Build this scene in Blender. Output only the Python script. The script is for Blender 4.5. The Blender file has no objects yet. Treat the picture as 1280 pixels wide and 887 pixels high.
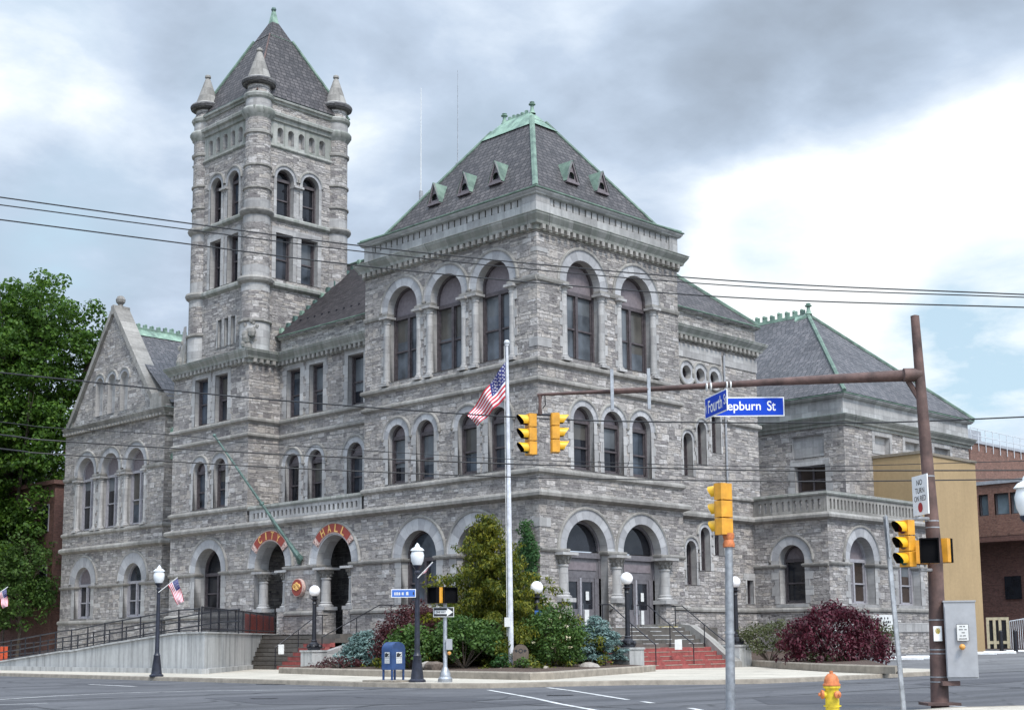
import bpy, bmesh, math, random
from mathutils import Vector, Matrix
from mathutils.geometry import tessellate_polygon
random.seed(7)
R_ = math.radians
S = bpy.context.scene
COL = S.collection
# ------------------------------------------------------------------ camera
FPX, TH, RO, CY, HD = 1720.08, .1373, -.0086, 564.3, .7797
CAM = Vector((-43.49, -41.335, 1.3))
FW = Vector((math.cos(HD)*math.cos(TH), math.sin(HD)*math.cos(TH), math.sin(TH)))
_r = Vector((math.sin(HD), -math.cos(HD), 0)); _u = _r.cross(FW)
RT = _r*math.cos(RO)+_u*math.sin(RO); UP = _u*math.cos(RO)-_r*math.sin(RO)
cd = bpy.data.cameras.new('camera'); co = bpy.data.objects.new('camera', cd); COL.objects.link(co)
co.matrix_world = Matrix(((RT.x, UP.x, -FW.x, CAM.x), (RT.y, UP.y, -FW.y, CAM.y), (RT.z, UP.z, -FW.z, CAM.z), (0, 0, 0, 1)))
cd.sensor_width = 36; cd.lens = FPX*36/1280; cd.shift_y = (CY-443.5)/1280; cd.clip_end = 5000; cd.clip_start = .2
S.camera = co
def ray(px, py): return FW+RT*((px-640)/FPX)-UP*((py-CY)/FPX)
def onX(px, py, v):
    d = ray(px, py); return CAM+d*((v-CAM.x)/d.x)
def onY(px, py, v):
    d = ray(px, py); return CAM+d*((v-CAM.y)/d.y)
def onZ(px, py, v):
    d = ray(px, py); return CAM+d*((v-CAM.z)/d.z)
def atD(px, py, D):
    d = ray(px, py); return CAM+d*(D/math.hypot(d.x, d.y))
# ------------------------------------------------------------------ world
W = bpy.data.worlds.new('World'); S.world = W; W.use_nodes = True
T = W.node_tree; T.nodes.clear()
def nd(t, ty, **k):
    n = t.nodes.new(ty)
    for a, b in k.items():
        if a.startswith('i_'):
            key = a[2:]; key = int(key) if key.isdigit() else key.replace('_', ' ')
            n.inputs[key].default_value = b
        else: setattr(n, a, b)
    return n
def lk(t, a, b): t.links.new(a, b)
def mth(t, op, a, b=None, c=None, clamp=False):
    n = t.nodes.new('ShaderNodeMath'); n.operation = op; n.use_clamp = clamp
    for i, v in enumerate((a, b, c)):
        if v is None: continue
        if isinstance(v, (int, float)): n.inputs[i].default_value = v
        else: t.links.new(v, n.inputs[i])
    return n.outputs[0]
def mixc(t, f, a, b, mode='MIX'):
    n = t.nodes.new('ShaderNodeMix'); n.data_type = 'RGBA'; n.blend_type = mode
    for s, v in ((n.inputs[0], f), (n.inputs[6], a), (n.inputs[7], b)):
        if isinstance(v, (int, float)): s.default_value = v
        elif isinstance(v, (tuple, list)): s.default_value = tuple(v)+((1,) if len(v) == 3 else ())
        else: t.links.new(v, s)
    return n.outputs[2]
def ramp(t, f, stops, interp='LINEAR'):
    n = t.nodes.new('ShaderNodeValToRGB'); n.color_ramp.interpolation = interp
    e = n.color_ramp.elements
    while len(e) < len(stops): e.new(.5)
    for x, (p, c) in zip(e, stops):
        x.position = p; x.color = tuple(c)+(1,) if not isinstance(c, (int, float)) else (c, c, c, 1)
    t.links.new(f, n.inputs[0]); return n.outputs[0]
SUN_EL, SUN_AZ = R_(52), R_(250)      # azimuth of the sun measured in plan from +x
sky = nd(T, 'ShaderNodeTexSky', sky_type='NISHITA', sun_disc=False, sun_elevation=SUN_EL, sun_rotation=R_(90)-SUN_AZ, air_density=1.0, dust_density=.4, ozone_density=1.5)
geo = nd(T, 'ShaderNodeTexCoord'); gen = geo.outputs['Generated']
sx = nd(T, 'ShaderNodeSeparateXYZ'); lk(T, gen, sx.inputs[0])
# clouds: project the direction on a flat layer so that they shrink towards the horizon
zz = mth(T, 'MAXIMUM', sx.outputs[2], 0.03)
zd = mth(T, 'ADD', zz, .22)
cb = nd(T, 'ShaderNodeCombineXYZ'); lk(T, mth(T, 'DIVIDE', sx.outputs[0], zd), cb.inputs[0]); lk(T, mth(T, 'DIVIDE', sx.outputs[1], zd), cb.inputs[1])
n1 = nd(T, 'ShaderNodeTexNoise', i_Scale=2.1, i_Detail=7.0, i_Roughness=.52, i_Distortion=.25); lk(T, cb.outputs[0], n1.inputs['Vector'])
n2 = nd(T, 'ShaderNodeTexNoise', i_Scale=5.5, i_Detail=9.0, i_Roughness=.58, i_Distortion=.15); lk(T, cb.outputs[0], n2.inputs['Vector'])
def blob(px, py, rad, soft=1.0):
    d = ray(px, py).normalized()
    v = nd(T, 'ShaderNodeVectorMath', operation='DOT_PRODUCT'); lk(T, gen, v.inputs[0]); v.inputs[1].default_value = d
    m = nd(T, 'ShaderNodeMapRange', interpolation_type='SMOOTHSTEP', i_1=math.cos(R_(rad)), i_2=math.cos(R_(rad*(1-soft)))); lk(T, v.outputs['Value'], m.inputs[0])
    return m.outputs[0]
#SKYBLOBS
BRIGHT = [(1130, 290, 10.5, 1.05), (1000, 350, 6, .7), (40, 90, 5, .3), (1290, 420, 8, .25), (800, 370, 4, .25), (180, 340, 5, .2), (440, 170, 4, .25), (560, 60, 4, .1)]
DARK = [(1000, 95, 6, .5), (1130, 40, 5.5, .4), (860, 60, 5, .2), (60, 300, 5, .2), (200, 40, 4, .1)]
BLUE = [(1240, 420, 5, .95), (965, 305, 2.6, .6), (60, 40, 3, .5), (110, 290, 4, .6), (1180, 470, 4, .5), (20, 330, 4, .5), (330, 110, 4, .3), (620, 200, 4, .25)]
val = mth(T, 'MULTIPLY', n1.outputs[0], 1.7)
val = mth(T, 'ADD', val, mth(T, 'MULTIPLY', n2.outputs[0], 1.35))
val = mth(T, 'SUBTRACT', val, .83)
for (a, b, r, k) in BRIGHT: val = mth(T, 'ADD', val, mth(T, 'MULTIPLY', blob(a, b, r), k))
for (a, b, r, k) in DARK: val = mth(T, 'SUBTRACT', val, mth(T, 'MULTIPLY', blob(a, b, r), k))
cloud = ramp(T, mth(T, 'MULTIPLY', val, .5), [(0.0, (4.0, 4.75, 5.8)), (.2, (4.9, 5.9, 7.3)), (.38, (6.2, 7.4, 9.1)), (.55, (8.4, 9.5, 10.9)), (.74, (12.2, 12.6, 12.8))])
bl = None
for (a, b, r, k) in BLUE:
    x = mth(T, 'MULTIPLY', blob(a, b, r), k); bl = x if bl is None else mth(T, 'ADD', bl, x)
bl = mth(T, 'MULTIPLY', bl, ramp(T, n2.outputs[0], [(.35, 1.0), (.62, .35)]), clamp=True)
skyc = mixc(T, 1.0, sky.outputs[0], (1.25, 1.45, 1.35), 'MULTIPLY')
skyc = mixc(T, .7, skyc, (7.4, 9.4, 10.9))
allc = mixc(T, bl, cloud, skyc)
# overcast brightens towards the zenith and behind the camera
hi = nd(T, 'ShaderNodeMapRange', i_1=.45, i_2=.85, i_3=1.0, i_4=2.5); lk(T, sx.outputs[2], hi.inputs[0])
vm = nd(T, 'ShaderNodeVectorMath', operation='DOT_PRODUCT'); lk(T, gen, vm.inputs[0]); vm.inputs[1].default_value = Vector((-.35, -.9, .25)).normalized()
bk = nd(T, 'ShaderNodeMapRange', i_1=.1, i_2=.8, i_3=1.0, i_4=2.0); lk(T, vm.outputs['Value'], bk.inputs[0])
gain = mth(T, 'MULTIPLY', hi.outputs[0], bk.outputs[0])
fin = nd(T, 'ShaderNodeVectorMath', operation='SCALE'); lk(T, allc, fin.inputs[0]); lk(T, gain, fin.inputs['Scale'])
bg = nd(T, 'ShaderNodeBackground', i_Strength=.075); lk(T, fin.outputs[0], bg.inputs[0])
ow = nd(T, 'ShaderNodeOutputWorld'); lk(T, bg.outputs[0], ow.inputs[0])
# ------------------------------------------------------------------ sun through cloud
sd = bpy.data.lights.new('sun', 'SUN'); sd.energy = 2.5; sd.angle = R_(14); sd.color = (1, .94, .86)
so = bpy.data.objects.new('sun', sd); COL.objects.link(so)
so.rotation_euler = Vector((-math.cos(SUN_AZ)*math.cos(SUN_EL), -math.sin(SUN_AZ)*math.cos(SUN_EL), -math.sin(SUN_EL))).to_track_quat('-Z', 'Y').to_euler()
S.view_settings.view_transform = 'Standard'; S.view_settings.look = 'None'; S.view_settings.exposure = 0.32; S.view_settings.gamma = 1
S.render.engine = 'CYCLES'; S.render.resolution_x = 1024; S.render.resolution_y = 709

# ------------------------------------------------------------------ materials
MATS = {}
def newmat(name):
    m = bpy.data.materials.new(name); m.use_nodes = True; t = m.node_tree
    b = t.nodes['Principled BSDF']; MATS[name] = m; return m, t, b
def plain(name, col, rough=.6, metal=0., noise=.12, scale=6., bump=0., spec=.5, emit=None, es=0.):
    m, t, b = newmat(name)
    b.inputs['Roughness'].default_value = rough; b.inputs['Metallic'].default_value = metal; b.inputs['Specular IOR Level'].default_value = spec
    tc = nd(t, 'ShaderNodeTexCoord')
    n = nd(t, 'ShaderNodeTexNoise', i_Scale=scale, i_Detail=5.0, i_Roughness=.6); lk(t, tc.outputs['Object'], n.inputs['Vector'])
    lo = tuple(c*(1-noise*1.6) for c in col); hi = tuple(min(1, c*(1+noise*1.6)) for c in col)
    c = ramp(t, n.outputs[0], [(.3, lo), (.7, hi)]); lk(t, c, b.inputs['Base Color'])
    if bump:
        n3 = nd(t, 'ShaderNodeTexNoise', i_Scale=scale*4, i_Detail=4.0); lk(t, tc.outputs['Object'], n3.inputs['Vector'])
        bp = nd(t, 'ShaderNodeBump', i_Strength=bump, i_Distance=.03); lk(t, n3.outputs[0], bp.inputs['Height']); lk(t, bp.outputs[0], b.inputs['Normal'])
    if emit: b.inputs['Emission Color'].default_value = tuple(emit)+(1,); b.inputs['Emission Strength'].default_value = es
    return m
def masonry(name, stops, w, h, mortar=.013, mcol=(.2, .195, .19), bump=.07, big=True, warp=.06, stain=.35, rough=.85, streak=.3, mott=.22, green=0., bumpstr=1.0, randlen=.5):
    m, t, b = newmat(name); b.inputs['Roughness'].default_value = rough; b.inputs['Specular IOR Level'].default_value = .25
    uv = nd(t, 'ShaderNodeUVMap'); s = nd(t, 'ShaderNodeSeparateXYZ'); lk(t, uv.outputs[0], s.inputs[0]); u, v = s.outputs[0], s.outputs[1]
    nv = nd(t, 'ShaderNodeTexNoise', noise_dimensions='1D', i_Scale=1.4, i_Detail=2.0); lk(t, v, nv.inputs['W'])
    v2 = mth(t, 'ADD', v, mth(t, 'MULTIPLY', mth(t, 'SUBTRACT', nv.outputs[0], .5), warp*8))
    row = mth(t, 'FLOOR', mth(t, 'DIVIDE', v2, h))
    wn = nd(t, 'ShaderNodeTexWhiteNoise', noise_dimensions='1D'); lk(t, row, wn.inputs['W'])
    cu = nd(t, 'ShaderNodeCombineXYZ'); lk(t, mth(t, 'MULTIPLY', u, 1.1/w*.55), cu.inputs[0]); lk(t, mth(t, 'MULTIPLY', row, 7.31), cu.inputs[1])
    nu = nd(t, 'ShaderNodeTexNoise', noise_dimensions='2D', i_Scale=1.0, i_Detail=1.0); lk(t, cu.outputs[0], nu.inputs['Vector'])
    u2 = mth(t, 'ADD', mth(t, 'ADD', u, mth(t, 'MULTIPLY', wn.outputs[0], 9.7)), mth(t, 'MULTIPLY', nu.outputs[0], w*randlen*2.2))
    # a slight wobble of the joints
    wob = nd(t, 'ShaderNodeTexNoise', i_Scale=2.2, i_Detail=3.0); lk(t, uv.outputs[0], wob.inputs['Vector'])
    v3 = mth(t, 'ADD', v2, mth(t, 'MULTIPLY', mth(t, 'SUBTRACT', wob.outputs[0], .5), h*.5 if big else 0.0))
    cv = nd(t, 'ShaderNodeCombineXYZ'); lk(t, u2, cv.inputs[0]); lk(t, v3, cv.inputs[1])
    def brick(vec, bw, bh, mo):
        k = nd(t, 'ShaderNodeTexBrick', i_Scale=1.0, offset=0.0, squash=1.0); lk(t, vec, k.inputs['Vector'])
        k.inputs['Color1'].default_value = (0, 0, 0, 1); k.inputs['Color2'].default_value = (1, 1, 1, 1); k.inputs['Mortar'].default_value = (.5, .5, .5, 1)
        k.inputs['Mortar Size'].default_value = mo; k.inputs['Mortar Smooth'].default_value = .25; k.inputs['Bias'].default_value = 0
        k.inputs['Brick Width'].default_value = bw; k.inputs['Row Height'].default_value = bh
        return k
    A = brick(cv.outputs[0], w, h, mortar); rnd, fac = A.outputs[0], A.outputs[1]
    if big:
        row2 = mth(t, 'FLOOR', mth(t, 'DIVIDE', v2, h*2)); w2 = nd(t, 'ShaderNodeTexWhiteNoise', noise_dimensions='1D'); lk(t, mth(t, 'ADD', row2, 31.7), w2.inputs['W'])
        cv2 = nd(t, 'ShaderNodeCombineXYZ'); lk(t, mth(t, 'ADD', u, mth(t, 'MULTIPLY', w2.outputs[0], 5.3)), cv2.inputs[0]); lk(t, v3, cv2.inputs[1])
        B = brick(cv2.outputs[0], w*1.15, h*2, mortar)
        sel = mth(t, 'GREATER_THAN', B.outputs[0], .74)
        shuffle = mth(t, 'FRACT', mth(t, 'MULTIPLY', B.outputs[0], 13.7))
        rnd = mixc(t, sel, rnd, shuffle); fac = mixc(t, sel, fac, B.outputs[1])
    col = ramp(t, rnd, stops)
    tc = nd(t, 'ShaderNodeTexCoord')
    nm = nd(t, 'ShaderNodeTexNoise', i_Scale=5.0, i_Detail=6.0, i_Roughness=.65); lk(t, tc.outputs['Object'], nm.inputs['Vector'])
    col = mixc(t, 1.0, col, ramp(t, nm.outputs[0], [(.25, 1-mott*1.5), (.75, 1+mott)]), 'MULTIPLY')
    ns = nd(t, 'ShaderNodeTexNoise', i_Scale=.22, i_Detail=4.0, i_Roughness=.6); lk(t, tc.outputs['Object'], ns.inputs['Vector'])
    col = mixc(t, 1.0, col, ramp(t, ns.outputs[0], [(.3, 1-stain), (.65, 1.06)]), 'MULTIPLY')
    sv = nd(t, 'ShaderNodeMapping'); sv.inputs['Scale'].default_value = (2.6, .16, 1); lk(t, uv.outputs[0], sv.inputs[0])
    nk = nd(t, 'ShaderNodeTexNoise', i_Scale=1.0, i_Detail=5.0, i_Roughness=.6); lk(t, sv.outputs[0], nk.inputs['Vector'])
    col = mixc(t, 1.0, col, ramp(t, nk.outputs[0], [(.3, 1-streak), (.55, 1.03)]), 'MULTIPLY')
    if green:
        col = mixc(t, mth(t, 'MULTIPLY', ramp(t, nk.outputs[0], [(.35, 1.0), (.6, 0.0)]), green), col, (.26, .29, .245))
    col = mixc(t, fac, col, mcol)
    if big:
        dm = nd(t, 'ShaderNodeMapping'); dm.inputs['Scale'].default_value = (3.2, 11.5, 1); lk(t, uv.outputs[0], dm.inputs[0])
        dn_ = nd(t, 'ShaderNodeTexNoise', i_Scale=1.0, i_Detail=3.0, i_Roughness=.55); lk(t, dm.outputs[0], dn_.inputs['Vector'])
        col = mixc(t, 1.0, col, ramp(t, dn_.outputs[0], [(.33, .5), (.43, .95), (.62, 1.04), (.7, 1.22)]), 'MULTIPLY')  # stretched noise paints thin shadow lines into the stone colour
    lk(t, col, b.inputs['Base Color'])
    nb = nd(t, 'ShaderNodeTexNoise', i_Scale=9.0, i_Detail=6.0, i_Roughness=.6); lk(t, tc.outputs['Object'], nb.inputs['Vector'])
    hgt = mth(t, 'ADD', mth(t, 'MULTIPLY', mth(t, 'SUBTRACT', 1.0, fac), .55), mth(t, 'MULTIPLY', nb.outputs[0], .9 if big else .12))
    hgt = mth(t, 'ADD', hgt, mth(t, 'MULTIPLY', rnd, .35 if big else .05))
    bp = nd(t, 'ShaderNodeBump', i_Strength=bumpstr, i_Distance=bump); lk(t, hgt, bp.inputs['Height']); lk(t, bp.outputs[0], b.inputs['Normal'])
    return m
ROCK = [(0.0, (.21, .193, .19)), (.22, (.31, .288, .277)), (.5, (.365, .341, .325)), (.72, (.43, .388, .35)), (1.0, (.53, .503, .488))]
masonry('rock_stone', ROCK, .5, .145, mcol=(.235, .225, .215), stain=.17, streak=.2, mott=.16, bump=.09)
masonry('dressed_stone', [(0, (.32, .31, .305)), (.5, (.38, .37, .36)), (1, (.47, .46, .45))], .8, .42, mortar=.008, mcol=(.27, .265, .265), bump=.012, big=False, warp=.0, stain=.22, streak=.22, mott=.1)
masonry('voussoir_stone', [(0, (.3, .3, .31)), (.5, (.36, .36, .37)), (1, (.45, .45, .455))], .46, 3.0, mortar=.008, mcol=(.25, .245, .25), bump=.012, big=False, warp=.0, stain=.2, streak=.0, mott=.1, randlen=.0)
masonry('belt_stone', [(0, (.25, .238, .22)), (.5, (.31, .295, .272)), (1, (.37, .355, .33))], 1.3, 3.0, mortar=.01, mcol=(.19, .18, .17), bump=.012, big=False, warp=.0, stain=.3, streak=.3, mott=.16)
masonry('cornice_stone', [(0, (.25, .253, .232)), (.5, (.31, .31, .288)), (1, (.38, .378, .355))], 1.3, 3.0, mortar=.012, mcol=(.13, .13, .125), bump=.012, big=False, warp=.0, stain=.3, streak=.45, mott=.15, green=.4)
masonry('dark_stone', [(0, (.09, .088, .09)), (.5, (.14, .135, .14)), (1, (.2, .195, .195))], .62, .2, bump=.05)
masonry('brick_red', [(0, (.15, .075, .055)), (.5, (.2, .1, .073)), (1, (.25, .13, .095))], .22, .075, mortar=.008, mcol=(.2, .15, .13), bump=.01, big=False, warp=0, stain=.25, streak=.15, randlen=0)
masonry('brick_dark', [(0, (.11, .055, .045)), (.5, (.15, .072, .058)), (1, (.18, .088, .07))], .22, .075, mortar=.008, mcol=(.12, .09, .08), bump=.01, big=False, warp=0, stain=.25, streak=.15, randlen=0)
masonry('slate', [(0, (.06, .055, .058)), (.5, (.088, .08, .082)), (1, (.125, .113, .113))], .34, .27, mortar=.028, mcol=(.028, .026, .027), bump=.03, big=False, warp=0, stain=.25, streak=.18, rough=.6, mott=.12, randlen=.2)
masonry('slate_blue', [(0, (.085, .085, .092)), (.5, (.12, .118, .125)), (1, (.16, .152, .158))], .34, .27, mortar=.024, mcol=(.045, .044, .048), bump=.03, big=False, warp=0, stain=.3, streak=.18, rough=.6, mott=.12, randlen=.2)
masonry('shingle_dark', [(0, (.028, .024, .026)), (.5, (.04, .035, .037)), (1, (.055, .048, .05))], .3, .2, mortar=.01, mcol=(.02, .018, .019), bump=.02, big=False, warp=0, stain=.2, streak=.1, rough=.8, mott=.15, randlen=.2)
masonry('stucco_tan', [(0, (.37, .265, .145)), (1, (.39, .28, .155))], 9, 9, mortar=0, mcol=(.37, .265, .145), bump=.02, big=False, warp=0, stain=.12, streak=.04, mott=.07, randlen=0)
masonry('concrete', [(0, (.42, .42, .41)), (1, (.45, .45, .44))], 3.6, 9, mortar=.012, mcol=(.25, .25, .24), bump=.01, big=False, warp=0, stain=.28, streak=.5, mott=.08, randlen=0)
masonry('stair_stone', [(0, (.1, .09, .08)), (1, (.155, .14, .125))], 1.4, .6, mortar=.006, mcol=(.12, .11, .1), bump=.012, big=False, warp=0, stain=.3, streak=.2, mott=.15, randlen=0)
def copper(name='copper_verdigris', k=1.0):
    m, t, b = newmat(name); b.inputs['Roughness'].default_value = .7
    tc = nd(t, 'ShaderNodeTexCoord'); n = nd(t, 'ShaderNodeTexNoise', i_Scale=1.6, i_Detail=7.0, i_Roughness=.65); lk(t, tc.outputs['Object'], n.inputs['Vector'])
    lk(t, ramp(t, n.outputs[0], [(p_, tuple(q_*k for q_ in c_)) for p_, c_ in [(.25, (.07, .08, .075)), (.4, (.13, .2, .16)), (.56, (.22, .33, .255)), (.75, (.33, .45, .36))]]), b.inputs['Base Color'])
copper(); copper('copper_dull', .62)
def glass(name, base, rough=.06, tintvar=.4):
    m, t, b = newmat(name); b.inputs['Roughness'].default_value = rough; b.inputs['Specular IOR Level'].default_value = .45
    tc = nd(t, 'ShaderNodeTexCoord'); n = nd(t, 'ShaderNodeTexNoise', i_Scale=.9, i_Detail=3.0); lk(t, tc.outputs['Object'], n.inputs['Vector'])
    lk(t, ramp(t, n.outputs[0], [(.3, tuple(c*(1-tintvar) for c in base)), (.7, tuple(c*(1+tintvar) for c in base))]), b.inputs['Base Color'])
    n2 = nd(t, 'ShaderNodeTexNoise', i_Scale=1.7, i_Detail=1.0); lk(t, tc.outputs['Object'], n2.inputs['Vector'])
    bp = nd(t, 'ShaderNodeBump', i_Strength=.15, i_Distance=.05); lk(t, n2.outputs[0], bp.inputs['Height']); lk(t, bp.outputs[0], b.inputs['Normal'])
glass('glass_dark', (.012, .013, .017)); glass('glass_mid', (.03, .034, .042), .09, .7); glass('glass_blue', (.045, .055, .07), .05, .8); glass('glass_blind', (.085, .096, .11), .08, .6); glass('shade_glass', (.11, .12, .13), .1, .3); glass('shade_warm', (.085, .08, .072), .1, .3); glass('glass_brown', (.045, .032, .026), .1); glass('glass_sky', (.16, .2, .22), .05)
plain('frame_brown', (.072, .06, .064), .6, noise=.25); plain('panel_mauve', (.17, .145, .155), .7, noise=.12)
plain('door_grey', (.125, .117, .126), .55, noise=.15); plain('frame_grey', (.3, .29, .31), .5)
plain('black_iron', (.012, .012, .017), .4, noise=.3); plain('navy_iron', (.016, .018, .03), .4, noise=.3)
plain('galvanised', (.36, .37, .385), .42, .7, noise=.18, scale=9); plain('aluminium', (.52, .53, .55), .38, .8, noise=.1)
plain('white_paint', (.78, .78, .77), .45, noise=.04); plain('off_white', (.62, .62, .6), .5, noise=.06)
plain('signal_yellow', (.62, .29, .025), .5, noise=.16, scale=4); plain('visor_black', (.006, .006, .007), .9, spec=.05); plain('visor_yellow', (.74, .4, .012), .45, noise=.08)
plain('lens_red', (.09, .008, .006), .25); plain('lens_amber', (.12, .05, .004), .25); plain('lens_green', (.01, .06, .035), .25)
plain('rust_steel', (.095, .056, .048), .7, noise=.35, scale=3, bump=.2); plain('sign_blue', (.004, .05, .46), .5, noise=.03, spec=.2); plain('sign_sky', (.05, .15, .5), .35, noise=.03)
plain('sign_red', (.27, .045, .03), .5, noise=.08); plain('sign_gold', (.72, .42, .13), .45); plain('scroll_pink', (.5, .36, .32), .55, noise=.25, scale=12)
plain('mail_blue', (.024, .06, .165), .5, noise=.2, scale=4); plain('hydrant_yellow', (.58, .44, .02), .6, noise=.22, scale=11); plain('hydrant_orange', (.48, .15, .05), .6, noise=.25, scale=11); plain('cream_paint', (.5, .44, .3), .6, noise=.12)
plain('cabinet_grey', (.34, .345, .36), .45, noise=.06); plain('amber_knob', (.6, .28, .06), .3); plain('ink', (.02, .02, .022), .6); plain('red_ink', (.35, .02, .02), .6)
plain('globe_white', (.82, .81, .82), .25, noise=.02, emit=(1, .97, .98), es=.12)
plain('lantern_glass', (.72, .74, .75), .2, noise=.03)
plain('tan_trim', (.2, .17, .13), .7); plain('kerb_stone', (.27, .235, .19), .85, noise=.16, scale=3, bump=.3); plain('mulch', (.07, .045, .032), .95, noise=.5, scale=14, bump=.8)
plain('boulder', (.3, .27, .24), .9, noise=.3, scale=3, bump=.6); plain('headstone_brown', (.12, .09, .07), .7, noise=.15, scale=8)
plain('stair_red', (.27, .07, .062), .75, noise=.18, scale=5); plain('yellow_paint', (.6, .47, .12), .6)
plain('barrier_orange', (.7, .085, .015), .6, noise=.15, scale=20); plain('flag_red', (.44, .012, .032), .75, noise=.06); plain('flag_white', (.68, .66, .69), .75, noise=.04); plain('flag_blue', (.02, .025, .14), .75, noise=.06)
plain('pole_white', (.56, .57, .6), .5, noise=.16, scale=4); plain('copper_pole', (.075, .13, .115), .6, noise=.3)
plain('tar', (.022, .022, .024), .7); plain('wire_black', (.012, .012, .014), .6); plain('bark', (.075, .058, .045), .95, noise=.3, scale=5, bump=.8)
plain('marker_white', (.78, .78, .77), .6, noise=.12, scale=2.5); plain('grey_plastic', (.3, .31, .33), .6)
plain('rail_silver', (.5, .52, .54), .5); plain('hill_green', (.05, .075, .04), .95, noise=.3, scale=.08)
def ground_mat(name, a, bcol, s1, s2, rough=.9, bump=.15, joint=None, jc=(.3, .29, .26), crack=0.):
    m, t, b = newmat(name); b.inputs['Roughness'].default_value = rough; b.inputs['Specular IOR Level'].default_value = .3
    g = nd(t, 'ShaderNodeNewGeometry')
    n = nd(t, 'ShaderNodeTexNoise', i_Scale=s1, i_Detail=6.0, i_Roughness=.6); lk(t, g.outputs['Position'], n.inputs['Vector'])
    n2 = nd(t, 'ShaderNodeTexNoise', i_Scale=s2, i_Detail=3.0); lk(t, g.outputs['Position'], n2.inputs['Vector'])
    c = ramp(t, n.outputs[0], [(.3, a), (.7, bcol)])
    c = mixc(t, 1.0, c, ramp(t, n2.outputs[0], [(.3, .86), (.7, 1.12)]), 'MULTIPLY')
    n5 = nd(t, 'ShaderNodeTexNoise', i_Scale=1.1, i_Detail=7.0, i_Roughness=.7); lk(t, g.outputs['Position'], n5.inputs['Vector'])
    c = mixc(t, 1.0, c, ramp(t, n5.outputs[0], [(.3, .72), (.45, 1.0), (.7, 1.06)]), 'MULTIPLY')
    if crack:
        mp = nd(t, 'ShaderNodeMapping'); mp.inputs['Scale'].default_value = (.045, .75, 1); lk(t, g.outputs['Position'], mp.inputs[0])
        tw = nd(t, 'ShaderNodeTexNoise', i_Scale=1.0, i_Detail=4.0); lk(t, mp.outputs[0], tw.inputs['Vector'])
        c = mixc(t, 1.0, c, ramp(t, tw.outputs[0], [(.35, .74), (.5, 1.0), (.68, 1.16)]), 'MULTIPLY')
        wv = nd(t, 'ShaderNodeTexNoise', i_Scale=.8, i_Detail=5.0); lk(t, g.outputs['Position'], wv.inputs['Vector'])
        ad = nd(t, 'ShaderNodeMix', data_type='RGBA', i_0=.32); lk(t, g.outputs['Position'], ad.inputs[6]); lk(t, wv.outputs['Color'], ad.inputs[7])
        vo = nd(t, 'ShaderNodeTexVoronoi', feature='DISTANCE_TO_EDGE', i_Scale=.34); lk(t, ad.outputs[2], vo.inputs['Vector'])
        ck = ramp(t, vo.outputs['Distance'], [(.006, 1.0), (.016, 0.0)]); ms = ramp(t, n.outputs[0], [(.42, 0.0), (.6, 1.0)])
        c = mixc(t, mth(t, 'MULTIPLY', mth(t, 'MULTIPLY', ck, ms), crack), c, (.025, .025, .027))
    if joint:
        k = nd(t, 'ShaderNodeTexBrick', i_Scale=1.0, offset=0.0); lk(t, g.outputs['Position'], k.inputs['Vector'])
        k.inputs['Mortar Size'].default_value = .012; k.inputs['Brick Width'].default_value = joint; k.inputs['Row Height'].default_value = joint
        k.inputs['Color1'].default_value = (.9, .9, .9, 1); k.inputs['Color2'].default_value = (1.06, 1.06, 1.06, 1)
        c = mixc(t, 1.0, c, k.outputs[0], 'MULTIPLY'); c = mixc(t, k.outputs[1], c, jc)
    lk(t, c, b.inputs['Base Color'])
    bp = nd(t, 'ShaderNodeBump', i_Strength=bump, i_Distance=.02); lk(t, n2.outputs[0], bp.inputs['Height']); lk(t, bp.outputs[0], b.inputs['Normal'])
ground_mat('asphalt', (.075, .075, .081), (.108, .108, .114), .35, 9., crack=.8); ground_mat('asphalt_patch', (.06, .06, .066), (.075, .075, .082), .5, 9.)
ground_mat('lot_asphalt', (.12, .12, .125), (.16, .16, .162), .3, 9., crack=.7)
ground_mat('sidewalk_concrete', (.4, .362, .3), (.47, .432, .365), .4, 12., joint=1.6); ground_mat('earth', (.08, .085, .05), (.12, .11, .07), .05, .6)
ground_mat('road_paint', (.3, .3, .295), (.66, .66, .65), 2.2, 20.)
def leafmat(name, cols, trans=.35, rough=.55):
    m, t, b = newmat(name); b.inputs['Roughness'].default_value = rough; b.inputs['Specular IOR Level'].default_value = .3
    g = nd(t, 'ShaderNodeNewGeometry'); k = len(cols)
    n = nd(t, 'ShaderNodeTexNoise', i_Scale=.9, i_Detail=2.0); lk(t, g.outputs['Position'], n.inputs['Vector'])
    f = mth(t, 'ADD', mth(t, 'MULTIPLY', g.outputs['Random Per Island'], .65), mth(t, 'MULTIPLY', mth(t, 'SUBTRACT', n.outputs[0], .3), .8))
    c = ramp(t, f, [(i/(k-1), x) for i, x in enumerate(cols)])
    lk(t, c, b.inputs['Base Color'])
    tr = nd(t, 'ShaderNodeBsdfTranslucent'); lk(t, c, tr.inputs[0])
    mx = nd(t, 'ShaderNodeMixShader', i_0=trans); lk(t, b.outputs[0], mx.inputs[1]); lk(t, tr.outputs[0], mx.inputs[2])
    lk(t, mx.outputs[0], t.nodes['Material Output'].inputs[0])
leafmat('leaf_tree', [(.018, .045, .006), (.04, .095, .011), (.08, .16, .018), (.13, .22, .03)])
leafmat('leaf_gold', [(.026, .05, .01), (.075, .1, .013), (.17, .172, .017), (.3, .265, .022)])
leafmat('leaf_green', [(.02, .05, .012), (.045, .095, .02), (.08, .15, .03), (.12, .19, .045)])
leafmat('leaf_ivy', [(.015, .05, .012), (.03, .085, .02), (.06, .14, .035)])
leafmat('leaf_spruce', [(.05, .095, .085), (.095, .16, .145), (.16, .24, .225), (.22, .31, .3)], .15)
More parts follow.
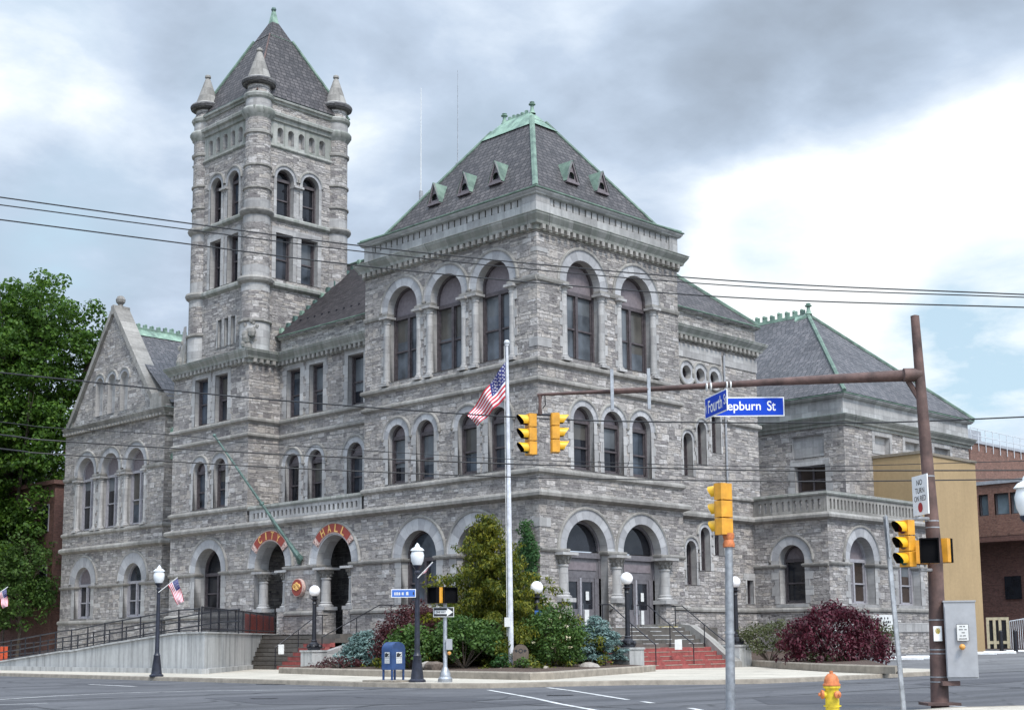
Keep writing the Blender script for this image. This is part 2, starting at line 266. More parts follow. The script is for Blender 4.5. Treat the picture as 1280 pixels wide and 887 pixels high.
leafmat('leaf_maroon', [(.022, .004, .008), (.05, .007, .014), (.078, .01, .021), (.11, .018, .032)], .2)
leafmat('leaf_barberry', [(.035, .012, .014), (.07, .02, .022), (.1, .03, .03)], .3)
leafmat('leaf_olive', [(.05, .06, .025), (.085, .1, .04), (.13, .13, .06)])
leafmat('petal', [(.7, .62, .35), (.75, .68, .5)], .2)

# ------------------------------------------------------------------ mesh helpers
class MB:
    def __init__(s): s.v = []; s.f = []; s.m = []; s.uv = []; s.names = []; s.sm = []
    def mi(s, m):
        if m not in s.names: s.names.append(m)
        return s.names.index(m)
    def poly(s, pts, m, uv=None, smooth=False):
        pts = [Vector(p) for p in pts]; b = len(s.v); s.v += pts
        if uv is None:
            n = Vector((0, 0, 0))
            for i in range(len(pts)): n += (pts[i]-pts[0]).cross(pts[(i+1) % len(pts)]-pts[0])
            ax, ay, az = abs(n.x), abs(n.y), abs(n.z)
            if az > ax*1.2 and az > ay*1.2: uv = [(p.x, p.y) for p in pts]
            elif ax >= ay: uv = [(p.y, p.z) for p in pts]
            else: uv = [(p.x+.37, p.z) for p in pts]
        s.f.append(list(range(b, b+len(pts)))); s.m.append(s.mi(m)); s.uv.append(uv); s.sm.append(smooth)
    def quad(s, a, b, c, d, m, uv=None, smooth=False): s.poly((a, b, c, d), m, uv, smooth)
    def hexa(s, P, m):       # P: 8 points, bottom ring 0-3, top ring 4-7
        for i in ((0, 3, 2, 1), (4, 5, 6, 7), (0, 1, 5, 4), (1, 2, 6, 5), (2, 3, 7, 6), (3, 0, 4, 7)): s.poly([P[k] for k in i], m)
    def box(s, x0, x1, y0, y1, z0, z1, m):
        s.hexa([(x0, y0, z0), (x1, y0, z0), (x1, y1, z0), (x0, y1, z0), (x0, y0, z1), (x1, y0, z1), (x1, y1, z1), (x0, y1, z1)], m)
    def obox(s, c, ax, ay, hx, hy, z0, z1, m):   # oriented box in plan
        c = Vector(c); ax = Vector(ax).normalized(); ay = Vector(ay).normalized(); P = []
        for z in (z0, z1):
            for a, b in ((-1, -1), (1, -1), (1, 1), (-1, 1)):
                q = c+ax*hx*a+ay*hy*b; P.append((q.x, q.y, z))
        s.hexa(P, m)
    def tube(s, pts, r, m, n=8, cap=True):
        pts = [Vector(p) for p in pts]; rs = r if isinstance(r, (list, tuple)) else [r]*len(pts); rings = []
        prev = None; L = 0; Ls = []
        for i, p in enumerate(pts):
            if i: L += (p-pts[i-1]).length
            Ls.append(L)
            d = (pts[min(i+1, len(pts)-1)]-pts[max(i-1, 0)]).normalized()
            a = d.orthogonal().normalized() if prev is None else (prev-d*prev.dot(d)).normalized()
            prev = a; b = d.cross(a)
            rings.append([p+(a*math.cos(2*math.pi*k/n)+b*math.sin(2*math.pi*k/n))*rs[i] for k in range(n)])
        for i in range(len(pts)-1):
            for k in range(n):
                k2 = (k+1) % n; c = 2*math.pi*rs[i]/n
                s.poly((rings[i][k], rings[i][k2], rings[i+1][k2], rings[i+1][k]), m, [(k*c, Ls[i]), ((k+1)*c, Ls[i]), ((k+1)*c, Ls[i+1]), (k*c, Ls[i+1])], True)
        if cap: s.poly(rings[0][::-1], m); s.poly(rings[-1], m)
    def lathe(s, cx, cy, prof, m, n=20, a0=0, a1=2*math.pi, z0=0, smooth=True):   # prof: (r, z[, material])
        for i in range(len(prof)-1):
            r0, za = prof[i][:2]; r1, zb = prof[i+1][:2]; mm = prof[i][2] if len(prof[i]) > 2 else m
            R = max(r0, r1)
            for k in range(n):
                t0 = a0+(a1-a0)*k/n; t1 = a0+(a1-a0)*(k+1)/n
                P = [(cx+r0*math.cos(t0), cy+r0*math.sin(t0), z0+za), (cx+r0*math.cos(t1), cy+r0*math.sin(t1), z0+za), (cx+r1*math.cos(t1), cy+r1*math.sin(t1), z0+zb), (cx+r1*math.cos(t0), cy+r1*math.sin(t0), z0+zb)]
                U = [(t0*R, za), (t1*R, za), (t1*R, zb), (t0*R, zb)]
                if r0 < 1e-6: P = P[1:]; U = U[1:]
                elif r1 < 1e-6: P = P[:3]; U = U[:3]
                s.poly(P, mm, U, smooth)
    def ball(s, c, r, m, n=12, sq=(1, 1, 1)):
        pr = [(0 if i in (0, n//2) else r*math.sin(math.pi*i/(n//2)), -r*math.cos(math.pi*i/(n//2))*sq[2]) for i in range(n//2+1)]
        s.lathe(c[0], c[1], pr, m, n, z0=c[2])
    def build(s, name, parent=None, label=None, weld=False):
        me = bpy.data.meshes.new(name); me.from_pydata([tuple(p) for p in s.v], [], s.f)
        for n in s.names: me.materials.append(MATS[n])
        me.polygons.foreach_set('material_index', s.m); me.polygons.foreach_set('use_smooth', s.sm)
        ul = me.uv_layers.new(name='UVMap'); flat = [c for face in s.uv for q in face for c in q[:2]]; ul.data.foreach_set('uv', flat)
        if weld or any(s.sm):
            bm = bmesh.new(); bm.from_mesh(me); bmesh.ops.remove_doubles(bm, verts=bm.verts, dist=.0004); bm.to_mesh(me); bm.free()
        if any(s.sm): me.set_sharp_from_angle(angle=R_(32))
        o = bpy.data.objects.new(name, me); COL.objects.link(o)
        if parent is not None: o.parent = parent; o.matrix_parent_inverse = Matrix.Translation(-PLOC.get(parent.name, Vector((0, 0, 0))))
        if label: o['label'] = label
        return o
PLOC = {}
def thing(name, loc, label, cat, group=None):
    o = bpy.data.objects.new(name, None); COL.objects.link(o); o.location = loc; o.empty_display_size = .3
    o['label'] = label; o['category'] = cat
    if group: o['group'] = group
    PLOC[o.name] = Vector(loc); return o
def tag(o, label, cat, group=None):
    o['label'] = label; o['category'] = cat
    if group: o['group'] = group
    return o
def struct(o, kind='structure'): o['kind'] = kind; return o
def dup(root, loc, label=None):
    r = root.copy(); COL.objects.link(r); r.location = loc
    if label: r['label'] = label
    for ch in root.children:
        c = ch.copy(); COL.objects.link(c); c.parent = r
        for g in ch.children:
            d = g.copy(); COL.objects.link(d); d.parent = c
    return r
def scribble(s, c, ax, up, w, h, m, seed=0):
    # a line of writing too small to read: short uneven strokes
    r = random.Random(seed); x = -w/2; ax = Vector(ax); up = Vector(up); c = Vector(c)
    while x < w/2-h*.3:
        g = h*r.uniform(.35, .7)
        if r.random() < .84:
            t_ = h*r.uniform(.75, 1); s.poly([c+ax*(x+i_)+up*j_ for i_, j_ in ((0, -h/2), (min(g, w/2-x), -h/2), (min(g, w/2-x)*.85, -h/2+t_), (.0, -h/2+t_*.9))], m)
        x += g+h*.16
def text_mesh(s, string, origin, ux, uz, size, m, width=None, depth=0.0, align='CENTER', bold=0.0):
    # lettering laid out in the plane (ux, uz), centred on origin; width squeezes it to a given length
    cu = bpy.data.curves.new('lettering', 'FONT'); cu.body = string; cu.size = 1; cu.align_x = 'CENTER'; cu.align_y = 'CENTER'; cu.offset = bold
    ob = bpy.data.objects.new('lettering', cu); COL.objects.link(ob); bpy.context.view_layer.update()
    me = ob.evaluated_get(bpy.context.evaluated_depsgraph_get()).to_mesh()
    xs = [v.co.x for v in me.vertices]; ys = [v.co.y for v in me.vertices]
    if xs:
        w = max(xs)-min(xs); h = max(ys)-min(ys); cx = (max(xs)+min(xs))/2; cy = (max(ys)+min(ys))/2
        ky = size/h; kx = width/w if width else ky
        ux = Vector(ux); uz = Vector(uz); o = Vector(origin)
        for p in me.polygons: s.poly([o+ux*(me.vertices[i].co.x-cx)*kx+uz*(me.vertices[i].co.y-cy)*ky for i in p.vertices], m)
    ob.evaluated_get(bpy.context.evaluated_depsgraph_get()).to_mesh_clear()
    bpy.data.objects.remove(ob); bpy.data.curves.remove(cu)

# ================================================================== CITY HALL
HALL = thing('city_hall', (9, 10, 0), 'grey rough stone city hall with a square corner tower and green copper roof trim', 'building')
def FPF(face, v): return (lambda u, w, d: (v+d, u, w)) if face == 'x' else (lambda u, w, d: (u, v+d, w))
NA = 18
def contour(op, inset=0.0):
    """outline of an opening from bottom left, up, over, down to bottom right (u, w)"""
    u0, u1, zb, zt = op['u0']+inset, op['u1']-inset, op['zb']+inset, op['zt']-inset
    if op['kind'] == 'rect': return [(u0, zb), (u0, zt), (u1, zt), (u1, zb)]
    c = (u0+u1)/2; r = (u1-u0)/2
    if op['kind'] == 'round':
        w = (op['zb']+op['zt'])/2
        return [(c+r*math.cos(math.pi*1.5-2*math.pi*i/28), w+r*math.sin(math.pi*1.5-2*math.pi*i/28)) for i in range(28)]
    zs = op['zt']-(op['u1']-op['u0'])/2
    return [(u0, zb)]+[(c-r*math.cos(math.pi*i/NA), zs+r*math.sin(math.pi*i/NA)) for i in range(NA+1)]+[(u1, zb)]
def wall(face, v, outline, ops, m='rock_stone', name='wall', parent=HALL, back=None, extra=None):
    F = FPF(face, v); mb = MB()
    if extra: extra(mb, F)
    for d in ([0.0] if back is None else [0.0, back]):
        loops = [[Vector((u, w, 0)) for u, w in outline]]+[[Vector((u, w, 0)) for u, w in contour(o)] for o in ops]
        flat = [p for l in loops for p in l]
        for tri in tessellate_polygon(loops):
            mb.poly([F(flat[i].x, flat[i].y, d) for i in tri], m)
    return mb.build(name, parent)
def rect(u0, u1, z0, z1): return [(u0, z0), (u1, z0), (u1, z1), (u0, z1)]
def O(c, w, zb, zt, kind='arch', **k):
    d = dict(u0=c-w/2, u1=c+w/2, zb=zb, zt=zt, kind=kind, depth=.55, ring=0, style='sash', m='dressed_stone', glass='glass_dark'); d.update(k); return d
def surround(face, v, o, parent=HALL, name='window_surround'):
    F = FPF(face, v); mb = MB(); m = o['m']; D = o['depth']; pr = .03
    C = contour(o); n = len(C); closed = o['kind'] == 'round'
    L = 0
    for i in range(n if closed else n-1):                              # reveal, in dressed blocks
        (a, b), (c, d) = C[i], C[(i+1) % n]; l = math.hypot(c-a, d-b)
        mb.quad(F(a, b, -pr), F(c, d, -pr), F(c, d, D), F(a, b, D), m, [(L, 0), (L+l, 0), (L+l, D), (L, D)], False); L += l
    c = (o['u0']+o['u1'])/2; r = (o['u1']-o['u0'])/2
    R = o['ring']; zs = o['zt']-r if o['kind'] != 'rect' else o['zt']
    if R:
        if o['kind'] == 'round': zs = (o['zb']+o['zt'])/2; a0, a1, N = 0, 2*math.pi, 28
        else: a0, a1, N = 0, math.pi, NA
        prv = [(-.03, r), (-.03, R-.1), (-.09, R-.07), (-.1, R), (-.07, R+.05), (0.0, R+.06)]
        for i in range(N):
            t0 = a0+(a1-a0)*i/N; t1 = a0+(a1-a0)*(i+1)/N
            for (d0, q0), (d1, q1) in zip(prv, prv[1:]):
                P = [(c-q0*math.cos(t0), zs+q0*math.sin(t0), d0), (c-q0*math.cos(t1), zs+q0*math.sin(t1), d0), (c-q1*math.cos(t1), zs+q1*math.sin(t1), d1), (c-q1*math.cos(t0), zs+q1*math.sin(t0), d1)]
                U = [(t0*(r+R)/2+c, q0), (t1*(r+R)/2+c, q0), (t1*(r+R)/2+c, q1), (t0*(r+R)/2+c, q1)]
                mb.poly([F(*p) for p in P], 'voussoir_stone' if q1 < R-.05 else 'belt_stone', U)
        if o['kind'] == 'arch' and o.get('label_stop', 1) and R > .9:
            for sgn in (-1, 1):                                         # small corbels that end the hood mould
                uu = c+sgn*(R+.01); p = F(uu, zs-.02, -.05)
                mb.ball(p, .085, 'belt_stone', 8)
    elif o['kind'] == 'rect' and not o.get('plain'):                      # lintel
        u0, u1 = o['u0']-.3, o['u1']+.3
        P = [F(u0, o['zt'], 0), F(u1, o['zt'], 0), F(u1, o['zt'], -pr), F(u0, o['zt'], -pr), F(u0, o['zt']+.36, 0), F(u1, o['zt']+.36, 0), F(u1, o['zt']+.36, -pr), F(u0, o['zt']+.36, -pr)]
        mb.hexa(P, m)
    if o['kind'] != 'round' and not o.get('nojamb'):                       # long and short jamb blocks
        z = o['zb']; k = random.randint(0, 1); jw = o.get('jw', (.2, .38))
        lim = o.get('jlim', 9)
        while z < zs-.02:
            h = min(random.choice((.34, .42, .5)), zs-z)
            if zs-z-h < .15: h = zs-z
            w = min(jw[k % 2], lim); k += 1
            for (a, b) in ((o['u0']-w, o['u0']), (o['u1'], o['u1']+w)):
                P = [F(a, z+.004, 0), F(b, z+.004, 0), F(b, z+.004, -pr), F(a, z+.004, -pr), F(a, z+h-.004, 0), F(b, z+h-.004, 0), F(b, z+h-.004, -pr), F(a, z+h-.004, -pr)]
                off = random.uniform(0, 30)
                for idx in ((4, 5, 6, 7), (0, 1, 2, 3), (0, 4, 7, 3), (1, 5, 6, 2), (3, 2, 6, 7)):
                    q = [P[i] for i in idx]; mb.poly(q, m, [((p[1] if face == 'x' else p[0])*.2+off, off+(p[2]-z)*.2) for p in q])
            z += h
    if o.get('sill'):
        u0, u1 = o['u0']-.2, o['u1']+.2; zz = o['zb']
        mb.hexa([F(u0, zz-.2, .0), F(u1, zz-.2, .0), F(u1, zz-.2, -.1), F(u0, zz-.2, -.1), F(u0, zz, D), F(u1, zz, D), F(u1, zz-.03, -.12), F(u0, zz-.03, -.12)], m)
    else:
        mb.quad(F(o['u0'], o['zb'], -pr), F(o['u1'], o['zb'], -pr), F(o['u1'], o['zb']+.02, D), F(o['u0'], o['zb']+.02, D), m)
    return mb.build(name, parent)
def bar(mb, F, u0, u1, w0, w1, d0, d1, m):
    mb.hexa([F(u0, w0, d1), F(u1, w0, d1), F(u1, w0, d0), F(u0, w0, d0), F(u0, w1, d1), F(u1, w1, d1), F(u1, w1, d0), F(u0, w1, d0)], m)
def window(face, v, o, parent=HALL):
    F = FPF(face, v); D = o['depth']; st = o['style']; fm = o.get('frame', 'frame_brown'); fw = o.get('fw', .1)
    if st == 'blind':                                                      # walled up: a stone slab closes the recess
        mb = MB(); mb.poly([F(a, b, D) for a, b in contour(o)], m='dressed_stone'); return mb.build('blind_panel', parent)
    o = dict(o, glass=random.choice(('glass_dark', 'glass_dark', 'glass_mid', 'glass_blue')) if o['glass'] == 'glass_dark' else o['glass'])
    mb = MB(); A = contour(o); B = contour(o, fw); n = len(A)
    for i in range(n if o['kind'] == 'round' else n):
        j = (i+1) % n
        if o['kind'] == 'round' or True:
            mb.quad(F(*A[i], D-.1), F(*A[j], D-.1), F(*B[j], D-.1), F(*B[i], D-.1), fm)
            mb.quad(F(*B[i], D-.1), F(*B[j], D-.1), F(*B[j], D+.05), F(*B[i], D+.05), fm)
    u0, u1, zb, zt = o['u0']+fw, o['u1']-fw, o['zb']+fw, o['zt']-fw
    c = (u0+u1)/2; zs = o['zt']-(o['u1']-o['u0'])/2 if o['kind'] == 'arch' else zt
    low = zs-o.get('head', .0)
    if st in ('panel2', 'panel1', 'head2', 'head1', 'head1b'): bar(mb, F, u0, u1, low-.09, low+.09, D-.09, D+.03, fm)
    if st in ('panel2', 'head2'): bar(mb, F, c-.08, c+.08, zb, low-.09, D-.08, D+.03, fm)
    top = low-.09 if st in ('panel2', 'panel1', 'head2', 'head1') else zt
    if st != 'fixed' and st != 'grille' and o['kind'] != 'round':
        mid = zb+(top-zb)*o.get('mid', .47)
        cells = [(u0, c-.08), (c+.08, u1)] if st in ('panel2', 'head2') else [(u0, u1)]
        for (a, b) in cells:
            bar(mb, F, a, b, mid-.04, mid+.04, D-.03, D+.045, fm)
            bar(mb, F, a, a+.05, zb, top, D-.0, D+.047, fm); bar(mb, F, b-.05, b, zb, top, D-.0, D+.047, fm)
            bar(mb, F, a, b, zb, zb+.08, D-.0, D+.046, fm)
    if st == 'fixed2': bar(mb, F, c-.05, c+.05, zb, zt, D-.06, D+.03, fm)
    w = mb.build('window', parent)
    g = MB(); gm = o['glass']
    C = contour(o, fw*.9)
    if st in ('panel2', 'panel1') and o['kind'] == 'arch':
        hd = [p for p in C if p[1] >= low]
        hd = [(u0-.01, low)]+hd+[(u1+.01, low)]
        q = MB(); q.poly([F(a, b, D+.02) for a, b in hd], o.get('panel', 'panel_mauve')); q.build('head_panel', w)
        g.poly([F(a, b, D+.05) for a, b in rect(u0-.01, u1+.01, zb, low)], gm)
    else: g.poly([F(a, b, D+.05) for a, b in C], gm)
    g.build('pane', w)
    if st in ('panel1', 'panel2', 'head2', 'sash') and o['kind'] != 'round' and o['zt']-o['zb'] > 2.4 and random.random() < .6:
        zz = zb+(low-zb)*random.uniform(.35, .8); s_ = MB()
        for (a, b) in ([(u0+.05, c-.1), (c+.1, u1-.05)] if st in ('panel2', 'head2') else [(u0+.05, u1-.05)]): bar(s_, F, a, b, zz+random.uniform(-.25, .25), low-.1, D+.048, D+.0495, random.choice(('shade_glass', 'shade_glass', 'shade_warm')))
        s_.build('blind', w)
    return w
def fit(face, v, ops, parent=HALL):
    for o in ops:
        surround(face, v, o, parent)
        if o['style'] not in ('door', 'open'): window(face, v, o, parent)
def offset_path(path, off):
    P = [Vector(p) for p in path]; out = []
    nr = []
    for a, b in zip(P, P[1:]):
        d = (b-a).normalized(); nr.append(Vector((d.y, -d.x)))
    for i, p in enumerate(P):
        if i == 0: out.append(p+nr[0]*off)
        elif i == len(P)-1: out.append(p+nr[-1]*off)
        else:
            a, b = nr[i-1], nr[i]; out.append(p+(a+b)*(off/(1+a.dot(b))))
    return out
def sweep(mb, path, prof, m):
    """prof: (offset outwards, z[, material]) swept along a plan path with mitred corners"""
    rings = [offset_path(path, o[0]) for o in prof]
    L = [0]
    for a, b in zip(path, path[1:]): L.append(L[-1]+(Vector(b)-Vector(a)).length)
    for k in range(len(prof)-1):
        mm = prof[k][2] if len(prof[k]) > 2 else m
        for i in range(len(path)-1):
            A, B = rings[k], rings[k+1]; za, zb = prof[k][1], prof[k+1][1]
            mb.quad((A[i].x, A[i].y, za), (A[i+1].x, A[i+1].y, za), (B[i+1].x, B[i+1].y, zb), (B[i].x, B[i].y, zb), mm, [(L[i], za), (L[i+1], za), (L[i+1], zb+.01), (L[i], zb+.01)])
    for i in (0, -1):                                                      # end caps
        mb.poly([(rings[k][i].x, rings[k][i].y, prof[k][1]) for k in range(len(prof))], m)
def belt(path, z, h=.22, pr=.12, m='belt_stone', name='belt_course', parent=HALL):
    mb = MB(); sweep(mb, path, [(0, z-h-.06), (pr*.5, z-h), (pr, z-h*.8), (pr*1.05, z-h*.4), (pr*.85, z-h*.12), (0, z+.03)], m); return mb.build(name, parent)
def dentils(mb, path, o0, o1, z0, z1, w, gap, m):
    P0 = path
    for a, b in zip(P0, P0[1:]):
        a = Vector(a); b = Vector(b); d = (b-a); L = d.length
        if L < .5: continue
        d.normalize(); nrm = Vector((d.y, -d.x)); k = int((L-.1)/(w+gap)); st = L/k
        for i in range(k):
            c = a+d*(st*(i+.5))+nrm*((o0+o1)/2)
            mb.obox((c.x, c.y, 0), (d.x, d.y, 0), (nrm.x, nrm.y, 0), w/2, (o1-o0)/2, z0, z1, m)
def cornice(path, z, h=.75, pr=.55, name='cornice', parent=HALL, dent=True, m='cornice_stone'):
    mb = MB()
    sweep(mb, path, [(0, z-h), (.1, z-h), (.12, z-h*.72), (.12, z-h*.72), (pr*.55, z-h*.66), (pr*.62, z-h*.5), (pr*.85, z-h*.3), (pr, z-h*.16), (pr, z-.04), (pr+.03, z-.035), (pr+.03, z, 'copper_pole'), (0, z+.1)], m)
    if dent: dentils(mb, path, .1, .3, z-h*.98, z-h*.69, .2, .19, 'belt_stone')
    return mb.build(name, parent)
def column(x, y, r, z0, z1, foliate=False, name='column', parent=HALL, m='dressed_stone'):
    mb = MB(); h = z1-z0
    ch = .55 if foliate else .32
    mb.box(x-r*1.6, x+r*1.6, y-r*1.6, y+r*1.6, z0, z0+r*.7, m)
    pr = [(r*1.5, r*.7), (r*1.55, r*1.0), (r*1.15, r*1.25), (r*1.25, r*1.5), (r, r*1.7), (r*.92, h-ch-.08), (r*1.08, h-ch-.06), (r*1.08, h-ch), (r*.95, h-ch+.03)]
    mb.lathe(x, y, pr, m, 14, z0=z0)
    if foliate:
        mb.lathe(x, y, [(r*.95, h-ch+.03), (r*1.1, h-ch*.6), (r*1.55, h-.16), (r*1.75, h-.12)], 'belt_stone', 14, z0=z0)
        for tier, (zz, q) in enumerate(((h-ch*.72, 1.12), (h-ch*.4, 1.38))):
            for k in range(9):
                a = 2*math.pi*(k+.5*tier)/9
                mb.ball((x+math.cos(a)*r*q, y+math.sin(a)*r*q, z0+zz), r*.24, 'belt_stone', 6, (1, 1, 1.6))
    else: mb.lathe(x, y, [(r*.95, h-ch+.03), (r*1.2, h-ch*.55), (r*1.5, h-.12)], m, 14, z0=z0)
    q = r*(1.95 if foliate else 1.8); mb.box(x-q, x+q, y-q, y+q, z1-.12, z1, m)
    return mb.build(name, parent)
# ---- walls with their openings -------------------------------------------------------------
A1 = dict(style='panel2', depth=.5, ring=1.62, jw=(.3, .46), glass='glass_blind', head=.35)
S2 = dict(style='panel1', depth=.34, jw=(.22, .36), head=-.02)
G1 = dict(style='head2', depth=.75, jw=(.42, .5), ring=1.93, frame='frame_brown', head=.12)
# pavilion, left face (x = 0) and right face (y = 0)
pl = [O(9.2, 2.2, 14.1, 18.8, **A1), O(6.0, 2.2, 14.1, 18.8, **A1), O(2.8, 2.2, 14.1, 18.8, **A1),
      O(9.58, 1.28, 9.0, 11.9, **S2, ring=1.05), O(7.5, 1.28, 9.0, 11.9, **S2, ring=1.02), O(4.55, 1.28, 9.0, 11.9, **S2, ring=1.02), O(2.53, 1.28, 9.0, 11.9, **S2, ring=1.02),
      O(7.95, 2.5, 3.12, 6.62, **dict(G1, depth=.5)), O(4.05, 2.5, 3.12, 6.62, **dict(G1, depth=.5))]
wall('x', 0, rect(0, 12.1, 0, 20.3), pl); fit('x', 0, pl)
A2 = dict(A1, ring=1.74)
pr_ = [O(3.1, 2.36, 14.1, 18.8, **A2), O(6.95, 2.36, 14.1, 18.8, **A2),
       O(2.97, 1.4, 9.0, 11.95, **S2, ring=1.04), O(5.05, 1.4, 9.0, 11.95, **S2, ring=1.03), O(7.12, 1.4, 9.0, 11.95, **S2, ring=1.04)]
dr = [O(3.08, 2.8, 1.9, 6.76, style='door', depth=.52, ring=1.93, nojamb=1), O(7.0, 2.8, 1.9, 6.76, style='door', depth=.52, ring=1.93, nojamb=1)]
wall('y', 0, rect(0, 10.2, 0, 20.3), pr_+dr); fit('y', 0, pr_+dr)
wall('y', 12.1, rect(0, 2.1, 0, 20.3), []); wall('x', 10.2, rect(0, 2.1, 0, 20.3), [])
# recessed city hall bays (x = 2.1) above the portico
S2c = dict(S2); RC = dict(style='sash', kind='rect', depth=.36, jw=(.3, .42))
cc = [O(21.0, 1.28, 9.0, 11.85, **S2c, ring=.98), O(18.9, 1.28, 9.0, 11.85, **S2c, ring=.98), O(15.45, 1.3, 9.0, 11.88, **S2c, ring=1.04),
      O(20.98, 1.25, 13.9, 16.65, **RC), O(18.88, 1.25, 13.9, 16.65, **RC), O(15.42, 1.32, 13.9, 16.65, **RC)]
wall('x', 2.1, rect(12.1, 22.27, 7.7, 18.6), cc); fit('x', 2.1, cc)
po = [O(14.47, 2.86, 1.75, 6.8, style='open', depth=.9, ring=2.08, nojamb=1), O(20.02, 2.8, 1.75, 6.8, style='open', depth=.9, ring=2.06, nojamb=1)]
wall('x', 0, rect(12.1, 22.27, 0, 7.9), po); fit('x', 0, po)
# tower base (x = 0) and its right return (y = 22.27)
tt = [O(27.1, 1.28, 9.0, 11.8, **S2, ring=1.0), O(25.0, 1.22, 9.0, 11.8, **S2, ring=.98), O(27.06, 1.34, 13.9, 16.65, **RC), O(25.0, 1.25, 13.9, 16.65, **RC),
      O(26.0, 2.66, 3.2, 6.72, **G1)]
wall('x', 0, rect(22.27, 30.06, 0, 17.75), tt); fit('x', 0, tt)
wall('y', 22.27, rect(0, 2.1, 7.7, 17.75), []); wall('y', 30.06, rect(0, 3.4, 0, 17.75), [])
# stair bay on the right (y = 2.1)
SS = dict(style='sash', depth=.42, jw=(.12, .26), fw=.07)
ee = [O(13.52, .83, 4.13, 6.4, **SS, ring=.66), O(14.75, .8, 4.89, 7.17, **SS, ring=.66), O(15.97, .84, 5.73, 7.92, **SS, ring=.66),
      O(13.47, .76, 9.77, 12.03, **SS, ring=.62), O(14.69, .76, 10.48, 12.72, **SS, ring=.62), O(15.98, .8, 11.19, 13.45, **SS, ring=.64),
      O(13.52, .74, 14.88, 15.62, kind='round', style='fixed', ring=.68, depth=.4, fw=.05), O(14.72, .74, 14.88, 15.62, kind='round', style='fixed', ring=.68, depth=.4, fw=.05), O(15.95, .74, 14.88, 15.62, kind='round', style='fixed', ring=.68, depth=.4, fw=.05),
      O(18.66, .58, 3.22, 4.5, kind='rect', style='fixed', depth=.3, jw=(.1, .14), fw=.05)]
wall('y', 2.1, rect(10.2, 19.9, 0, 18.6), ee); fit('y', 2.1, ee)
mb = MB(); mb.box(10.2, 16.6, 2.06, 2.12, 16.05, 16.75, 'dressed_stone'); mb.build('frieze', HALL); mb = MB(); mb.box(16.9, 19.94, 2.06, 2.12, 16.05, 16.75, 'dressed_stone'); mb.build('frieze', HALL)
wall('x', 19.9, rect(2.1, 12, 7.5, 18.6), [])
# annex with a balustrade
AN = dict(style='panel2', frame='frame_grey', depth=.6, jw=(.3, .5), panel='panel_mauve', glass='glass_brown', sill=1, head=.0)
al = [O(-.27, 1.6, 3.2, 6.3, **dict(AN, style='panel1', frame='frame_brown', glass='glass_dark'), ring=1.33)]
wall('x', 19.17, rect(-2.54, 2.1, 0, 7.9), al); fit('x', 19.17, al)
af = [O(22.45, 2.5, 3.15, 6.75, **AN, ring=1.84), O(27.45, 2.5, 3.15, 6.75, **AN, ring=1.84)]
wall('y', -2.54, rect(19.17, 29.6, 0, 7.9), af); fit('y', -2.54, af)
mb = MB(); mb.poly([(19.17, -2.54, 7.88), (29.6, -2.54, 7.88), (29.6, 9, 7.88), (19.17, 9, 7.88)], 'lot_asphalt'); mb.build('balcony_floor', HALL)
# right hand block with its own hipped roof
RX, RY = 26.5, .66
rl = [O(3.03, 2.1, 9.9, 11.5, kind='rect', style='fixed2', depth=.4, jw=(.35, .5), glass='glass_brown'), O(3.1, 2.2, 12.0, 13.3, kind='rect', style='blind', depth=.14, nojamb=1, plain=1)]
wall('x', RX, rect(RY, 14, 7.0, 15.2), rl); fit('x', RX, rl)
rf = [O(c_, w, 12.3, 13.4, kind='rect', style='blind', depth=.3, jw=(.3, .3)) for c_, w in ((30.8, 1.75), (34.45, 1.75), (38.3, 2.1))]
wall('y', RY, rect(RX, 42, 0, 15.2), rf); fit('y', RY, rf); wall('x', 42, rect(RY, 30, 0, 15.2), [])
# left gabled wing (x = 2.65)
LW = 2.65
lg = [O(45.45, 2.3, 9.08, 14.1, **dict(A1, ring=1.63, frame='frame_grey')), O(42.2, 2.3, 9.08, 14.1, **dict(A1, ring=1.6, frame='frame_grey')), O(38.95, 2.3, 9.08, 14.1, **dict(A1, ring=1.63, frame='frame_grey')),
      O(45.35, 2.2, 3.1, 6.57, **dict(G1, style='panel2', frame='frame_grey', depth=.38, ring=1.9)), O(38.85, 2.2, 3.1, 6.57, **dict(G1, style='head2', frame='frame_grey', depth=.38, ring=1.9)),
      O(43.95, .98, 16.8, 19.45, style='blind', depth=.3, ring=.78, nojamb=1), O(42.3, 1.0, 16.8, 19.5, style='blind', depth=.3, ring=.78, nojamb=1), O(40.65, 1.0, 16.8, 19.45, style='blind', depth=.3, ring=.78, nojamb=1)]
for o in lg[:3]: o['glass'] = 'glass_dark'
wall('x', LW, [(35.4, 0), (48.5, 0), (48.5, 16.2), (47.5, 16.6), (42.2, 23.75), (36.9, 16.6), (35.4, 16.2)], lg); fit('x', LW, lg)
wall('y', 35.4, rect(LW, 12, 0, 16.6), []); wall('y', 48.5, rect(LW, 30, 0, 16.6), [])
lk_ = [O(32.0, 1.5, 9.05, 11.9, **S2, ring=1.2), O(32.1, 2.0, 3.1, 6.5, **dict(G1, ring=1.6))]
wall('x', 3.4, rect(30.06, 35.4, 0, 14.6), lk_); fit('x', 3.4, lk_)
mb = MB(); sweep(mb, [(3.4, 35.4), (3.4, 30.1)], [(0, 13.0), (.3, 13.05), (.32, 13.35), (0, 13.6)], 'copper_verdigris'); sweep(mb, [(3.4, 35.4), (3.4, 30.1)], [(0, 14.6), (.35, 14.65), (.37, 14.95), (0, 15.3)], 'copper_verdigris'); mb.build('gutter', HALL)
